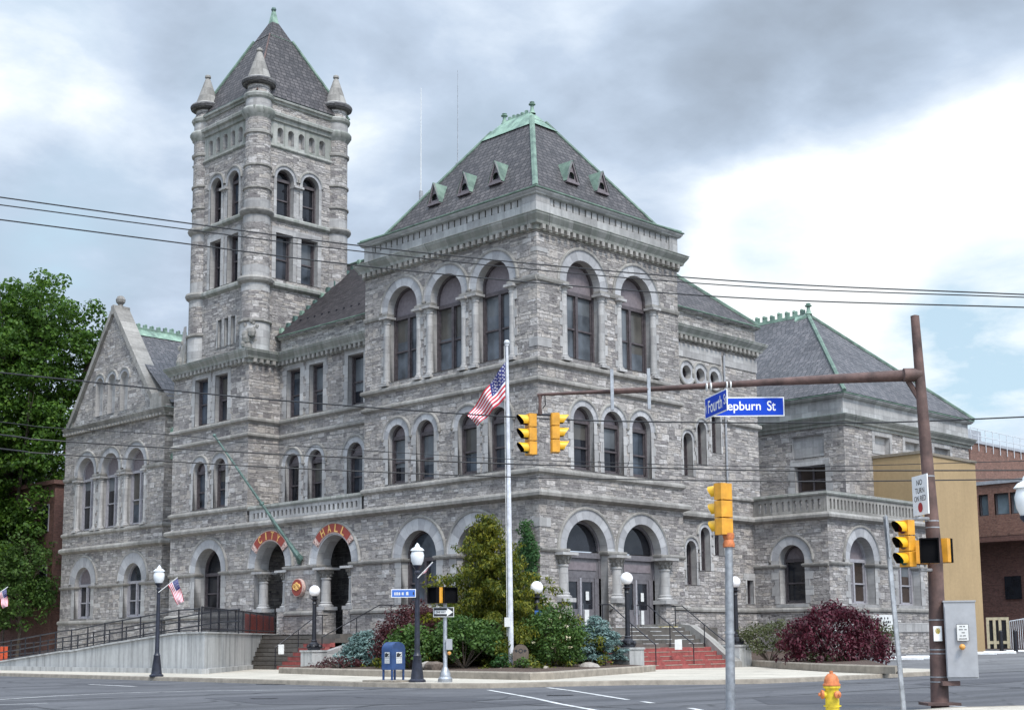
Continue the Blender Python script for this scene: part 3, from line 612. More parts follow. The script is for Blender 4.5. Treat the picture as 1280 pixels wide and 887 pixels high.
# ---- plinths, belts and cornices ------------------------------------------------------------
PAV = [(2.1, 12.1), (0, 12.1), (0, 0), (10.2, 0), (10.2, 2.1)]
LOW = [(3.4, 30.06), (0, 30.06), (0, 0), (10.2, 0), (10.2, 2.1), (19.17, 2.1), (19.17, -2.54), (29.6, -2.54), (29.6, 0)]
UPL = [(3.4, 30.06), (0, 30.06), (0, 22.27), (2.1, 22.27), (2.1, 12.1), (0, 12.1), (0, 0), (10.2, 0), (10.2, 2.1)]
def plinth(path, z1=2.72, pr=.12):
    mb = MB(); sweep(mb, path, [(pr, -.2), (pr, z1), (0, z1+.01)], 'rock_stone'); mb.build('plinth', HALL)
plinth([(3.4, 30.06), (0, 30.06), (0, 21.6)]); plinth([(0, 18.5), (0, 16.0)]); plinth([(0, 12.9), (0, 0), (1.08, 0)]); plinth([(8.97, 0), (10.2, 0), (10.2, 2.1), (19.17, 2.1), (19.17, -2.54), (29.6, -2.54)])
plinth([(LW, 48.5), (LW, 35.4), (4.5, 35.4)])
for p in ([(3.4, 30.06), (0, 30.06), (0, 21.55)], [(0, 18.48), (0, 16.02)], [(0, 12.92), (0, 0), (1.66, 0)], [(4.5, 0), (5.58, 0)], [(8.42, 0), (10.2, 0), (10.2, 2.1), (19.17, 2.1), (19.17, -2.54), (29.6, -2.54)], [(LW, 48.5), (LW, 35.4), (4.5, 35.4)]): belt(p, 2.98, .26, .2)
mb = MB(); sweep(mb, [(19.17, -2.4), (19.17, -2.54), (29.6, -2.54)], [(.13, 1.65), (.17, 1.66), (.17, 2.15), (.13, 2.17)], 'dressed_stone'); mb.build('base_course', HALL)
def spans(face, v, lo, hi, ops, z):   # impost course interrupted by the openings
    cuts = sorted((o['u0'], o['u1']) for o in ops if o['zb'] < z < o['zt']); a = lo; out = []
    for x0, x1 in cuts:
        out.append((a, x0+.0)); a = x1
    out.append((a, hi)); return out
def impost(face, v, lo, hi, ops, z, h=.2, pr=.14, inner=.5):
    for a, b in spans(face, v, lo, hi, ops, z):
        if b-a < .05: continue
        p = [(v, b), (v, a)] if face == 'x' else [(a, v), (b, v)]
        mb = MB(); i0 = a > lo+.01; i1 = b < hi-.01
        pre = ([(v+inner, b)] if i1 else []) if face == 'x' else ([(a, v+inner)] if i0 else [])
        post = ([(v+inner, a)] if i0 else []) if face == 'x' else ([(b, v+inner)] if i1 else [])
        sweep(mb, pre+p+post, [(0, z-h), (pr*.7, z-h*.9), (pr, z-h*.5), (pr, z-h*.15), (0, z)], 'belt_stone'); mb.build('impost_course', HALL)
impost('x', 0, 0, 12.1, pl, 5.36); impost('x', 0, 12.1, 22.27, po, 5.36, inner=.85); impost('x', 0, 22.27, 30.06, tt, 5.36); impost('y', 0, 0, 10.2, dr, 5.4, inner=.9)
impost('x', LW, 35.4, 48.5, lg, 5.32); impost('x', 19.17, -2.54, 2.1, al, 5.3); impost('y', -2.54, 19.17, 29.6, af, 5.35); impost('x', 3.4, 30.06, 35.4, lk_, 5.32)
for oo, f, v, lo, hi in ((pl[:3], 'x', 0, 0, 12.1), (pr_[:2], 'y', 0, 0, 10.2), (lg[:3], 'x', LW, 35.4, 48.5)):
    impost(f, v, lo, hi, oo, 17.62 if v == 0 else 12.85, h=.26, pr=.11, inner=.32)
belt(LOW, 7.92, .34, .3, name='string_course'); belt(UPL, 8.9, .24, .14, name='sill_course'); belt([(3.4, 30.06), (0, 30.06), (0, 22.27), (2.1, 22.27), (2.1, 12.1), (0, 12.1), (0, 0), (10.2, 0), (10.2, 2.1)], 12.98, .22, .14)
belt(UPL, 13.86, .25, .17, name='sill_course')
belt([(16.9, 2.1), (19.9, 2.1), (19.9, 5)], 13.1, .26, .16); belt([(16.9, 2.1), (19.17, 2.1)], 8.95, .2, .12)
belt([(LW, 48.5), (LW, 35.4), (3.4, 35.4), (3.4, 30.06)], 7.96, .34, .28, name='string_course'); belt([(LW, 48.5), (LW, 35.4), (3.4, 35.4), (3.4, 30.06)], 8.98, .24, .14, name='sill_course')
cornice([(2.1, 12.1), (0, 12.1), (0, 0), (10.2, 0), (10.2, 4)], 20.42, .74, .44)
cornice([(3.4, 30.06), (0, 30.06), (0, 22.27), (2.1, 22.27), (2.1, 12.6)], 17.65, .72, .5)
cornice([(10.2, 2.1), (19.9, 2.1), (19.9, 9)], 17.65, .72, .5)
cornice([(LW, 48.5), (LW, 35.4), (5, 35.4)], 16.35, .5, .32, m='belt_stone')
cornice([(RX, 14), (RX, RY), (42, RY), (42, 6)], 14.3, .6, .42, dent=False)
# parapets under the eaves; the tall pavilion one has slots below the coping
def slots(lo, hi):
    n = int((hi-lo-1.1)/.42); st = (hi-lo-1.1)/n
    return [O(lo+.55+st*(i+.5), .085, 20.98, 21.32, kind='rect', depth=.18, style='open', plain=1, nojamb=1) for i in range(n)]
for f, lo, hi in (('x', 0, 12.1), ('y', 0, 10.2)):
    sl = slots(lo, hi)
    def deep(mb, F):
        for o in sl:
            C = contour(o); q = C+[C[0]]
            for i in range(4): mb.quad(F(*q[i], 0), F(*q[i+1], 0), F(*q[i+1], .25), F(*q[i], .25), 'belt_stone')
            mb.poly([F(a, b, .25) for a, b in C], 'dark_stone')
    wall(f, 0.02, rect(lo, hi, 20.3, 21.35), sl, m='dressed_stone', name='parapet', extra=deep)
for q_ in ((-.06, .85, -.06, .85), (-.06, .6, 11.5, 12.13), (9.6, 10.23, -.06, .6)):
    mb = MB(); mb.box(*q_, 20.45, 21.34, 'dressed_stone'); mb.build('parapet_pier', HALL)
def eave(path, z, h=.24, pr=.25, name='eave', pm='dressed_stone'):
    mb = MB(); sweep(mb, path, [(0, z-h), (pr*.6, z-h*.85), (pr*.9, z-h*.4), (pr, z-.08), (pr, z, 'copper_dull'), (pr+.06, z+.01, 'copper_dull'), (pr+.06, z+.07, 'copper_dull'), (pr-.12, z+.1)], pm); mb.build(name, HALL)
eave([(3, 12.1), (0, 12.1), (0, 0), (10.2, 0), (10.2, 12.1)], 21.56)
eave([(2.1, 22.3), (2.1, 12.2)], 18.62, .16, .2, pm='rock_stone'); eave([(10.3, 2.1), (19.9, 2.1), (19.9, 12)], 18.62, .16, .2, pm='rock_stone')
eave([(RX, 14), (RX, RY), (42, RY), (42, 6)], 15.5, .2, .3)
mb = MB(); sweep(mb, [(RX, 14), (RX, RY), (42, RY), (42, 6)], [(.02, 14.2), (.02, 15.4)], 'dressed_stone'); mb.build('parapet', HALL)
# ---- roofs -----------------------------------------------------------------------------------
def slope(mb, pts, m):
    """roof plane with u along the eave (first edge) and v up the slope"""
    P = [Vector(p) for p in pts]; e = (P[1]-P[0]).normalized(); n = (P[1]-P[0]).cross(P[2]-P[0]).normalized(); g = n.cross(e)
    mb.poly(P, m, [((p-P[0]).dot(e), (p-P[0]).dot(g)) for p in P])
def strip(mb, a, b, r, m='copper_dull'): mb.tube([a, b], r, m, 6)
def hip(x0, x1, y0, y1, z, ya, yb, xa, za, m, name='roof'):
    mb = MB(); A, B = (xa, ya, za), (xa, yb, za)
    slope(mb, [(x0, y1, z), (x0, y0, z), A, B], m); slope(mb, [(x0, y0, z), (x1, y0, z), A], m); slope(mb, [(x1, y0, z), (x1, y1, z), B, A], m); slope(mb, [(x1, y1, z), (x0, y1, z), B], m)
    return mb.build(name, HALL)
PX, PYa, PYb, PZ = 5.1, 5.1, 7.0, 28.2
ring = lambda x0, x1, y0, y1, z: [Vector((x0, y0, z)), Vector((x1, y0, z)), Vector((x1, y1, z)), Vector((x0, y1, z))]
RE, RB = ring(-.2, 10.4, -.2, 12.3, 21.64), ring(.7, 9.5, .7, 11.4, 22.02); AP = [Vector((PX, y, PZ)) for y in (PYa, PYa, PYb, PYb)]
lev = lambda z: [p.lerp(q_, (z-22.02)/(PZ-22.02)) for p, q_ in zip(RB, AP)]
RT_ = lev(27.5)
mb = MB()
for i in range(4):
    k = (i+1) % 4; slope(mb, [RE[i], RE[k], RB[k], RB[i]], 'slate'); slope(mb, [RB[i], RB[k], RT_[k], RT_[i]], 'slate')
mb.build('roof', HALL)
mb = MB()
for i in range(4): strip(mb, RE[i], RB[i], .1); strip(mb, RB[i], RT_[i], .15 if i == 0 else .1)
mb.build('hip_flashing', HALL)
mb = MB(); cen = Vector((PX, 6.05, 0)); q0 = [p+Vector(((p.x-cen.x)*.06, (p.y-cen.y)*.05, .03)) for p in lev(26.95)]; q1 = [Vector(((p.x-cen.x)*.55+cen.x, (p.y-cen.y)*.72+cen.y, 27.55)) for p in q0]; q2 = [Vector((PX+(.1 if i in (1, 2) else -.1), cen.y+(1.0 if i > 1 else -1.0), 28.02)) for i in range(4)]
for i in range(4): k = (i+1) % 4; mb.quad(q0[i], q0[k], q1[k], q1[i], 'copper_verdigris'); mb.quad(q1[i], q1[k], q2[k], q2[i], 'copper_verdigris')
mb.poly(q2, 'copper_verdigris'); mb.build('ridge_cap', HALL)
def finial(x, y, z, h, name='finial', m='copper_verdigris', r=.16):
    mb = MB(); mb.lathe(x, y, [(r*1.6, 0), (r*1.2, h*.12), (r*.75, h*.4), (r*.7, h*.62), (r*1.5, h*.7), (r*1.5, h*.76), (r*.8, h*.8), (r*1.1, h*.9), (0, h)], m, 10, z0=z); mb.build(name, HALL)
finial(PX, 5.05, 27.95, .68, r=.12); finial(PX, 7.05, 27.95, .62, r=.12)
def crest(p0, p1, z, step=.42, h=.3, name='ridge_cresting'):
    mb = MB(); a = Vector(p0); b = Vector(p1); d = b-a; n = max(2, int(d.length/step)); u = d.normalized(); w = Vector((-u.y, u.x))
    for i in range(n):
        c = a+d*((i+.5)/n); k = random.uniform(.85, 1.1)
        mb.obox((c.x, c.y, 0), (u.x, u.y, 0), (w.x, w.y, 0), step*.3, .05, z, z+h*k, 'copper_verdigris')
        mb.ball((c.x+u.x*step*.12, c.y+u.y*step*.12, z+h*k), step*.2, 'copper_verdigris', 6)
    mb.obox(((a.x+b.x)/2, (a.y+b.y)/2, 0), (u.x, u.y, 0), (w.x, w.y, 0), d.length/2, .09, z-.15, z+.05, 'copper_verdigris')
    return mb.build(name, HALL)
crest((PX, 5.3, 0), (PX, 6.8, 0), 28.02, .3, .2)
def dormer(face, u, zb):
    w, h = .8, 1.0
    kk = ((PX if face == 'x' else PYa)-.7)/(PZ-22.02); d0 = lambda z: .7+(z-22.02)*kk
    F = FPF(face, 0); f = d0(zb)-.12; bk = d0(zb+h)+.1
    mb = MB(); A, B, Cc = (u-w/2, zb), (u+w/2, zb), (u, zb+h)
    mb.quad(F(A[0]-.08, A[1]-.05, f-.12), F(Cc[0], Cc[1]+.06, f-.12), F(Cc[0], Cc[1]+.06, bk), F(A[0]-.08, A[1]-.05, d0(zb)+.2), 'copper_dull')
    mb.quad(F(B[0]+.08, B[1]-.05, f-.12), F(Cc[0], Cc[1]+.06, f-.12), F(Cc[0], Cc[1]+.06, bk), F(B[0]+.08, B[1]-.05, d0(zb)+.2), 'copper_dull')
    bar(mb, F, A[0]-.05, B[0]+.05, zb-.12, zb, f-.12, f+.5, 'panel_mauve')
    o = dict(u0=u-.19, u1=u+.19, zb=zb+.14, zt=zb+.48, kind='arch')
    loops = [[Vector((a, b, 0)) for a, b in (A, B, Cc)], [Vector((a, b, 0)) for a, b in contour(o)]]; fl = [p for l in loops for p in l]
    for tri in tessellate_polygon(loops): mb.poly([F(fl[i].x, fl[i].y, f) for i in tri], 'panel_mauve')
    for (p, q) in ((A, Cc), (B, Cc)): mb.tube([F(p[0], p[1], f-.05), F(q[0], q[1], f-.05)], .05, 'panel_mauve', 6)
    d = mb.build('dormer', HALL)
    g = MB(); g.poly([F(a, b, f+.12) for a, b in contour(o)], 'black_iron'); g.build('opening', d)
for u in (8.4, 6.2, 4.0): dormer('x', u, 23.2)
for u in (4.0, 6.2): dormer('y', u, 23.2)
# main roof: a hipped roof cut off by a flat deck, slate on the right, dark shingles on the left
SL = .915; mz = 18.74; dk = 24.35; q = (dk-mz)/SL; x0, x1, y0, y1 = 1.98, 20.02, 1.98, 26.5
mb = MB(); slope(mb, [(x0, y0, mz), (x1, y0, mz), (x1-q, y0+q, dk), (x0+q, y0+q, dk)], 'slate'); slope(mb, [(x1, y0, mz), (x1, y1, mz), (x1-q, y1, dk), (x1-q, y0+q, dk)], 'slate'); mb.poly([(x0+q, y0+q, dk), (x1-q, y0+q, dk), (x1-q, y1, dk), (x0+q, y1, dk)], 'lot_asphalt'); mb.build('roof', HALL)
mb = MB(); slope(mb, [(x0, y1, mz), (x0, y0, mz), (x0+q, y0+q, dk), (x0+q, y1, dk)], 'shingle_dark'); mb.build('roof', HALL, 'dark shingled roof slope beside the tower')
mb = MB(); strip(mb, (x1, y0, mz+.03), (x1-q, y0+q, dk+.03), .13); strip(mb, (x0, y0, mz+.03), (x0+q, y0+q, dk+.03), .13); strip(mb, (x0+q, y0+q, dk), (x1-q, y0+q, dk), .1); strip(mb, (x0+q, y0+q, dk), (x0+q, y1, dk), .1); mb.build('hip_flashing', HALL)
for i in range(13):                                                        # stepped flashing and snow guards on the dark slope
    mb = MB(); t = i/13; x = x0+.25+q*t; z = mz+.1+(dk-mz)*t; mb.box(x, x+.2, 22.4, 22.63, z, z+.34+random.uniform(0, .12), 'copper_pole' if i % 3 else 'copper_verdigris'); mb.build('step_flashing', HALL)
for i in range(14):
    mb = MB(); mb.box(x0+.97, x0+1.07, 13+i*.66, 13.06+i*.66, mz+.86, mz+1.02, 'black_iron'); mb.build('snow_guard', HALL)
RA = (34.25, 7.65, 22.7); r0_, r1_, s0_, rz_ = RX-.35, 42.35, RY-.36, 15.6
hip(r0_, r1_, s0_, 44, rz_, RA[1], 34, RA[0], RA[2], 'slate_blue')
mb = MB(); strip(mb, (r0_, s0_, rz_+.04), (RA[0], RA[1], RA[2]+.05), .13); strip(mb, (r1_, s0_, rz_+.04), (RA[0], RA[1], RA[2]+.05), .13)
mb.tube([(RA[0], RA[1]+.7, RA[2]-.45), (RA[0], RA[1], RA[2]-.1), (RA[0], RA[1]-.1, RA[2]+.1)], [.5, .3, .12], 'copper_verdigris', 6); mb.build('hip_flashing', HALL)
crest((RA[0], RA[1]+.1, 0), (RA[0], 24, 0), RA[2]+.08, .6, .38); finial(RA[0], RA[1]-.05, RA[2]+.05, .8)
# left wing roof, gable coping and ridge
GY, GZ = 42.2, 23.3
mb = MB(); slope(mb, [(12, 35.2, 16.7), (LW+.3, 35.2, 16.7), (LW+.3, GY, 22.75), (12, GY, 22.75)], 'slate_blue'); slope(mb, [(LW+.3, 49.2, 16.7), (12, 49.2, 16.7), (12, GY, 22.75), (LW+.3, GY, 22.75)], 'slate_blue'); mb.build('roof', HALL)
mb = MB(); mb.quad((LW+.6, GY-.55, 22.35), (11, GY-.55, 22.35), (11, GY, 22.95), (LW+.6, GY, 22.95), 'copper_verdigris'); mb.quad((LW+.6, GY+.55, 22.35), (11, GY+.55, 22.35), (11, GY, 22.95), (LW+.6, GY, 22.95), 'copper_verdigris'); mb.build('ridge_cap', HALL)
crest((LW+1, GY, 0), (11, GY, 0), 22.95, .5, .28)
mb = MB()
for sgn in (-1, 1):
    a = Vector((0, GY+sgn*5.75, 16.3)); b = Vector((0, GY, 23.75)); P = []
    for xx in (LW-.18, LW+1.0):
        n = Vector((0, sgn*.8, .6))*.32
        P.append([(xx, a.y, a.z), (xx, b.y, b.z), (xx, b.y, b.z+.53), (xx, a.y+n.y, a.z+n.z)])
    f, k = P
    mb.poly(f, 'belt_stone', [(0, 0), (9.3, 0), (9.3, .4), (0, .4)]); mb.poly(k, 'belt_stone', [(0, 0), (9.3, 0), (9.3, .4), (0, .4)])
    for i in range(4):
        j = (i+1) % 4; mb.quad(f[i], f[j], k[j], k[i], 'belt_stone', [(0, 0), (9.3, 0), (9.3, 1.1), (0, 1.1)] if i in (0, 2) else [(0, 0), (.4, 0), (.4, 1.1), (0, 1.1)])
    if sgn < 0: mb.box(LW-.25, LW+1.4, *(sorted((GY+sgn*5.3, GY+sgn*6.7))), 16.35, 17.1, 'belt_stone'); mb.box(LW-.2, LW+1.3, *(sorted((GY+sgn*5.4, GY+sgn*6.3))), 17.1, 17.4, 'belt_stone')
    else: mb.box(LW-.05, LW+1.2, GY+5.3, GY+6.2, 16.35, 16.75, 'belt_stone')
mb.build('gable_coping', HALL)
mb = MB(); mb.box(LW-.2, LW+1.02, GY-.2, GY+.2, 23.6, 24.2, 'belt_stone'); mb.lathe(LW+.4, GY, [(.2, 0), (.16, .15), (.3, .3), (.33, .5), (.22, .72), (0, .8)], 'belt_stone', 12, z0=24.2); mb.build('apex_stone', HALL)
# ---- arcade shafts ---------------------------------------------------------------------------
for y in (10.42, 7.98, 7.22, 4.78, 4.02, 1.6): column(.06, y, .17, 13.9, 17.42)
for x in (1.8, 4.4, 5.65, 8.25): column(x, .06, .17, 13.9, 17.42)
for y in (46.72, 44.2, 43.45, 40.95, 40.2, 37.7): column(LW+.1, y, .17, 9.0, 12.62)
for y in (21.1, 18.95, 15.6, 13.35): column(.38, y, .26, 3.0, 5.18, True, name='portico_column')
for x in (1.42, 5.04, 8.62): column(x, -.02, .26, 3.02, 5.2, True, name='portico_column')
for y0, y1 in ((20.9, 21.46), (18.58, 19.2), (15.3, 15.92), (13.0, 13.6)):
    mb = MB(); mb.box(-.1, .8, y0, y1, 0, 2.98, 'rock_stone'); mb.build('column_pedestal', HALL)
for x0, x1 in ((1.1, 1.72), (4.62, 5.46), (8.34, 8.95)):
    mb = MB(); mb.box(x0, x1, -.3, .1, 0, 2.98, 'rock_stone'); mb.build('column_pedestal', HALL)
# ---- doorways --------------------------------------------------------------------------------
for o in dr:
    D = o['depth']; F = FPF('y', 0); c = (o['u0']+o['u1'])/2; zs = 5.3
    mb = MB(); A = contour(o); B = contour(o, .14)
    for i in range(len(A)-1): mb.quad(F(*A[i], D-.1), F(*A[i+1], D-.1), F(*B[i+1], D-.1), F(*B[i], D-.1), 'door_grey'); mb.quad(F(*B[i], D-.1), F(*B[i+1], D-.1), F(*B[i+1], D), F(*B[i], D), 'door_grey')
    bar(mb, F, o['u0'], o['u1'], 5.05, 5.3, D-.16, D+.02, 'door_grey'); bar(mb, F, o['u0'], o['u1'], 4.15, 5.05, D-.06, D+.02, 'door_grey')
    bar(mb, F, o['u0']+.3, o['u1']-.3, 4.5, 4.85, D-.09, D-.06, 'panel_mauve'); bar(mb, F, c-.05, c+.05, 1.9, 4.15, D-.12, D+.02, 'frame_grey')
    bar(mb, F, o['u0'], o['u0']+.42, 1.9, 4.15, D-.1, D+.02, 'door_grey'); bar(mb, F, o['u1']-.42, o['u1'], 1.9, 4.15, D-.1, D+.02, 'door_grey')
    fr = mb.build('door_frame', HALL)
    g = MB(); g.poly([F(a, b, D+.01) for a, b in contour(o, .13) if b > 5.25]+[], 'glass_dark'); g.build('fanlight', fr)
    for s in (-1, 1):
        a, b = (o['u0']+.42, c-.05) if s < 0 else (c+.05, o['u1']-.42)
        mb = MB(); bar(mb, F, a, b, 1.9, 2.75, D-.05, D+.02, 'door_grey'); bar(mb, F, a, b, 3.98, 4.15, D-.05, D+.02, 'door_grey'); bar(mb, F, a, a+.11, 2.75, 3.98, D-.05, D+.02, 'door_grey'); bar(mb, F, b-.11, b, 2.75, 3.98, D-.05, D+.02, 'door_grey')
        dd = mb.build('door', HALL); g = MB(); bar(g, F, a+.1, b-.1, 2.74, 3.99, D-.01, D+.0, 'glass_dark'); g.build('pane', dd)
        h = MB(); h.tube([F(c+s*.14, 2.5, D-.1), F(c+s*.14, 3.0, D-.1)], .018, 'galvanised', 6); h.build('handle', dd)
    for q_ in ((c+.4, c+.62, 3.15, 3.55, D-.052, D-.05), (c+.3, c+.6, 2.0, 2.72, D-.062, D-.051)):
        mb = MB(); bar(mb, F, *q_, 'off_white'); mb.build('door_notice', HALL)
# ---- portico room behind the CITY and HALL arches ---------------------------------------------
mb = MB()
mb.quad((3.2, 12.4, 1.6), (3.2, 22, 1.6), (3.2, 22, 7.6), (3.2, 12.4, 7.6), 'rock_stone'); mb.quad((.9, 12.4, 1.6), (3.2, 12.4, 1.6), (3.2, 12.4, 7.6), (.9, 12.4, 7.6), 'rock_stone'); mb.quad((.9, 22, 1.6), (3.2, 22, 1.6), (3.2, 22, 7.6), (.9, 22, 7.6), 'rock_stone')
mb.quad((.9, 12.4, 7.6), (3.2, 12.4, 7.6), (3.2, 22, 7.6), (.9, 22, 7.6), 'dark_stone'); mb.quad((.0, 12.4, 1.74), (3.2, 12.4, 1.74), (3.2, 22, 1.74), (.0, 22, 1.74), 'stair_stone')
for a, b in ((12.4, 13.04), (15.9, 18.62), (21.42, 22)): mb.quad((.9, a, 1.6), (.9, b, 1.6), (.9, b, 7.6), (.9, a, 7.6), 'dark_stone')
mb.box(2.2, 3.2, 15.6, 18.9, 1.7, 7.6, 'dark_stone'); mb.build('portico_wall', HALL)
belt([(3.2, 22), (3.2, 18.9)], 5.3, .25, .12); belt([(3.2, 15.6), (3.2, 12.4)], 5.3, .25, .12)
for y in (13.6, 20.2):
    mb = MB(); mb.box(3.08, 3.19, y-.75, y+.75, 1.75, 4.6, 'frame_brown'); p = mb.build('portico_door', HALL)
    g = MB(); g.box(3.04, 3.079, y-.6, y-.06, 2.4, 4.4, 'glass_dark'); g.box(3.04, 3.079, y+.06, y+.6, 2.4, 4.4, 'glass_dark'); g.build('pane', p)
for y in (18.2, 13.0):      # narrow side lights seen between the columns
    mb = MB(); mb.box(.86, .9, y-.09, y+.09, 2.9, 4.4, 'glass_dark'); mb.build('side_light', HALL)
mb = MB(); mb.poly([(0.0, 12.1, 7.86), (2.1, 12.1, 7.86), (2.1, 22.27, 7.86), (0, 22.27, 7.86)], 'lot_asphalt'); mb.build('balcony_floor', HALL)
# ---- balustrades -----------------------------------------------------------------------------
def balustrade(face, v, lo, hi, z0, z1, m='dressed_stone'):
    n = int((hi-lo-.5)/.36); st = (hi-lo-.5)/n
    ops = [O(lo+.25+st*(i+.5), st*.5, z0+.2, z1-.2, depth=.16) for i in range(n)]
    def holes(mb, F):
        for o in ops:
            C = contour(o); C.append(C[0])
            for a, b in zip(C, C[1:]): mb.quad(F(*a, 0), F(*b, 0), F(*b, .18), F(*a, .18), m)
    wall(face, v, rect(lo, hi, z0, z1), ops, m, 'balustrade', back=.18, extra=holes)
balustrade('x', .02, 12.3, 22.05, 7.9, 8.62); balustrade('x', 19.19, -2.5, 2.1, 7.9, 8.85, 'belt_stone'); balustrade('y', -2.52, 19.17, 29.4, 7.9, 8.85, 'belt_stone')
mb = MB(); sweep(mb, [(.1, 22.2), (.1, 12.1)], [(-.18, 8.6), (.14, 8.6), (.18, 8.68), (.16, 8.8), (-.18, 8.82)], 'cornice_stone'); mb.build('balustrade_rail', HALL)
mb = MB(); sweep(mb, [(19.28, 2.1), (19.28, -2.43), (29.4, -2.43)], [(-.2, 8.84), (.16, 8.84), (.2, 8.92), (.17, 9.04), (-.2, 9.06)], 'cornice_stone'); mb.build('balustrade_rail', HALL)
# corner blocks of dressed stone on the pavilion, and odd pale blocks
for z in [.1+.62*i for i in range(32)]:
    if not any(abs(z-b) < .45 for b in (2.9, 7.7, 8.8, 12.9, 13.7)) and z < 19.2 and random.random() < .32:
        a, b = random.choice(((.5, .9), (.9, .5), (.7, .35))); h = random.choice((.2, .4)); mb = MB(); mb.box(-.025, a, -.025, b, z, z+h, 'dressed_stone'); mb.build('quoin', HALL)
for f, lo, hi, n_ in (('x', .3, 12.0, 46), ('y', .3, 10.1, 38), ('xt', 22.4, 30, 34), ('xc', 12.3, 22.2, 22)):   # odd pale blocks let into the rubble
    v_ = 2.1 if f == 'xc' else 0; ops_ = {'x': pl, 'y': pr_+dr, 'xt': tt, 'xc': cc}[f]; F = FPF(f[0], v_)
    for i in range(n_):
        u_ = random.uniform(lo, hi-.7); z_ = random.uniform(3.2 if f != 'xc' else 9.2, 19 if f in 'xy' else 16.6); w_ = random.uniform(.3, .75); h_ = random.choice((.16, .2, .34))
        if any(o['u0']-max(.75, o['ring']*.95-(o['u1']-o['u0'])/2+.35) < u_+w_ and u_ < o['u1']+max(.75, o['ring']*.95-(o['u1']-o['u0'])/2+.35) and o['zb']-.5 < z_+h_ and z_ < o['zt']+.9 for o in ops_): continue
        if any(z0_-.45 < z_ < z0_+.3 or z0_-.45 < z_+h_ < z0_+.3 for z0_ in (5.36, 7.92, 8.9, 12.98, 13.86, 17.5, 20.2)): continue
        mb = MB(); bar(mb, F, u_, u_+w_, z_, z_+h_, -.022, .03, random.choice(('dressed_stone', 'belt_stone'))); mb.build('pale_block', HALL)
# rainwater pipe on the stair bay
mb = MB(); mb.tube([(16.78, 2.02, 16.6), (16.78, 2.02, 2.9)], .06, 'grey_plastic', 8); mb.build('downpipe', HALL)

# ---- the tower above its base ------------------------------------------------------------------
TW = []
tops = dict(style='head1', depth=.4, ring=.86, jw=(.2, .2), head=0.0)
tl = [O(26.55, 1.12, 22.08, 24.95, kind='rect', style='sash', depth=.42, jw=(.28, .28)), O(24.75, 1.12, 22.08, 24.95, kind='rect', style='sash', depth=.42, jw=(.28, .28)),
      O(26.6, 1.14, 25.98, 28.8, **tops), O(24.8, 1.14, 25.98, 28.8, **tops)]+[O(24.55+.68*i, .4, 18.4, 20.05, kind='rect', style='blind', depth=.28, jw=(.13, .13), plain=1) for i in range(3)]+[O(24.15+.78*i, .42, 30.36, 31.3, depth=.3, style='blind', nojamb=1) for i in range(5)]
wall('x', .4, rect(23.05, 28.6, 17.7, 33.0), tl); fit('x', .4, tl)
tr = [O(2.55, 1.2, 22.2, 24.95, kind='rect', style='sash', depth=.42, jw=(.28, .28)), O(4.35, 1.2, 22.2, 24.95, kind='rect', style='sash', depth=.42, jw=(.28, .28)),
      O(2.55, 1.2, 26.0, 28.85, **tops), O(4.4, 1.2, 26.0, 28.85, **tops)]+[O(2.15+.76*i, .42, 30.36, 31.3, depth=.3, style='blind', nojamb=1) for i in range(5)]
wall('y', 22.7, rect(.8, 6.5, 17.7, 33.0), tr); fit('y', 22.7, tr)
wall('x', 6.8, rect(23.05, 28.6, 17.7, 33.0), []); wall('y', 29.15, rect(.8, 6.5, 17.7, 33.0), [])
mb = MB(); mb.box(.0, 6.9, 22.3, 30.0, 17.66, 17.72, 'belt_stone'); mb.build('tower_ledge', HALL)
for y in (25.7,): column(.55, y, .19, 25.95, 27.95, name='tower_column')
column(3.46, 22.85, .19, 25.98, 28.0, name='tower_column')
sq = [(6.8, 29.15), (.4, 29.15), (.4, 22.7), (6.8, 22.7), (6.8, 29.15)]
mb = MB(); F = FPF('x', .37); 
for f, v, lo, hi in (('x', .37, 23.6, 28.2), ('y', 22.67, 1.3, 5.9)):
    nic = [o for o in (tl if f == 'x' else tr) if abs(o['zb']-30.36) < .01]; wall(f, v, rect(lo, hi, 30.12, 31.6), nic, m='cornice_stone', name='frieze')
for z, h, p in ((22.0, .34, .22), (26.0, .3, .2), (30.2, .16, .1)): belt(sq[1:4], z, h, p, m='cornice_stone', name='tower_band')
def twc(z, h, p):
    mb = MB(); sweep(mb, sq[1:4], [(0, z-h), (p*.4, z-h*.9), (p*.5, z-h*.55), (p*.95, z-h*.4), (p, z-h*.12), (p*.85, z), (0, z+.05)], 'cornice_stone'); mb.build('tower_cornice', HALL)
twc(32.12, .55, .32); twc(33.0, .32, .22)
mb = MB(); mb.box(.3, 7.0, 22.55, 29.1, 32.95, 33.1, 'copper_pole'); mb.build('gutter', HALL)
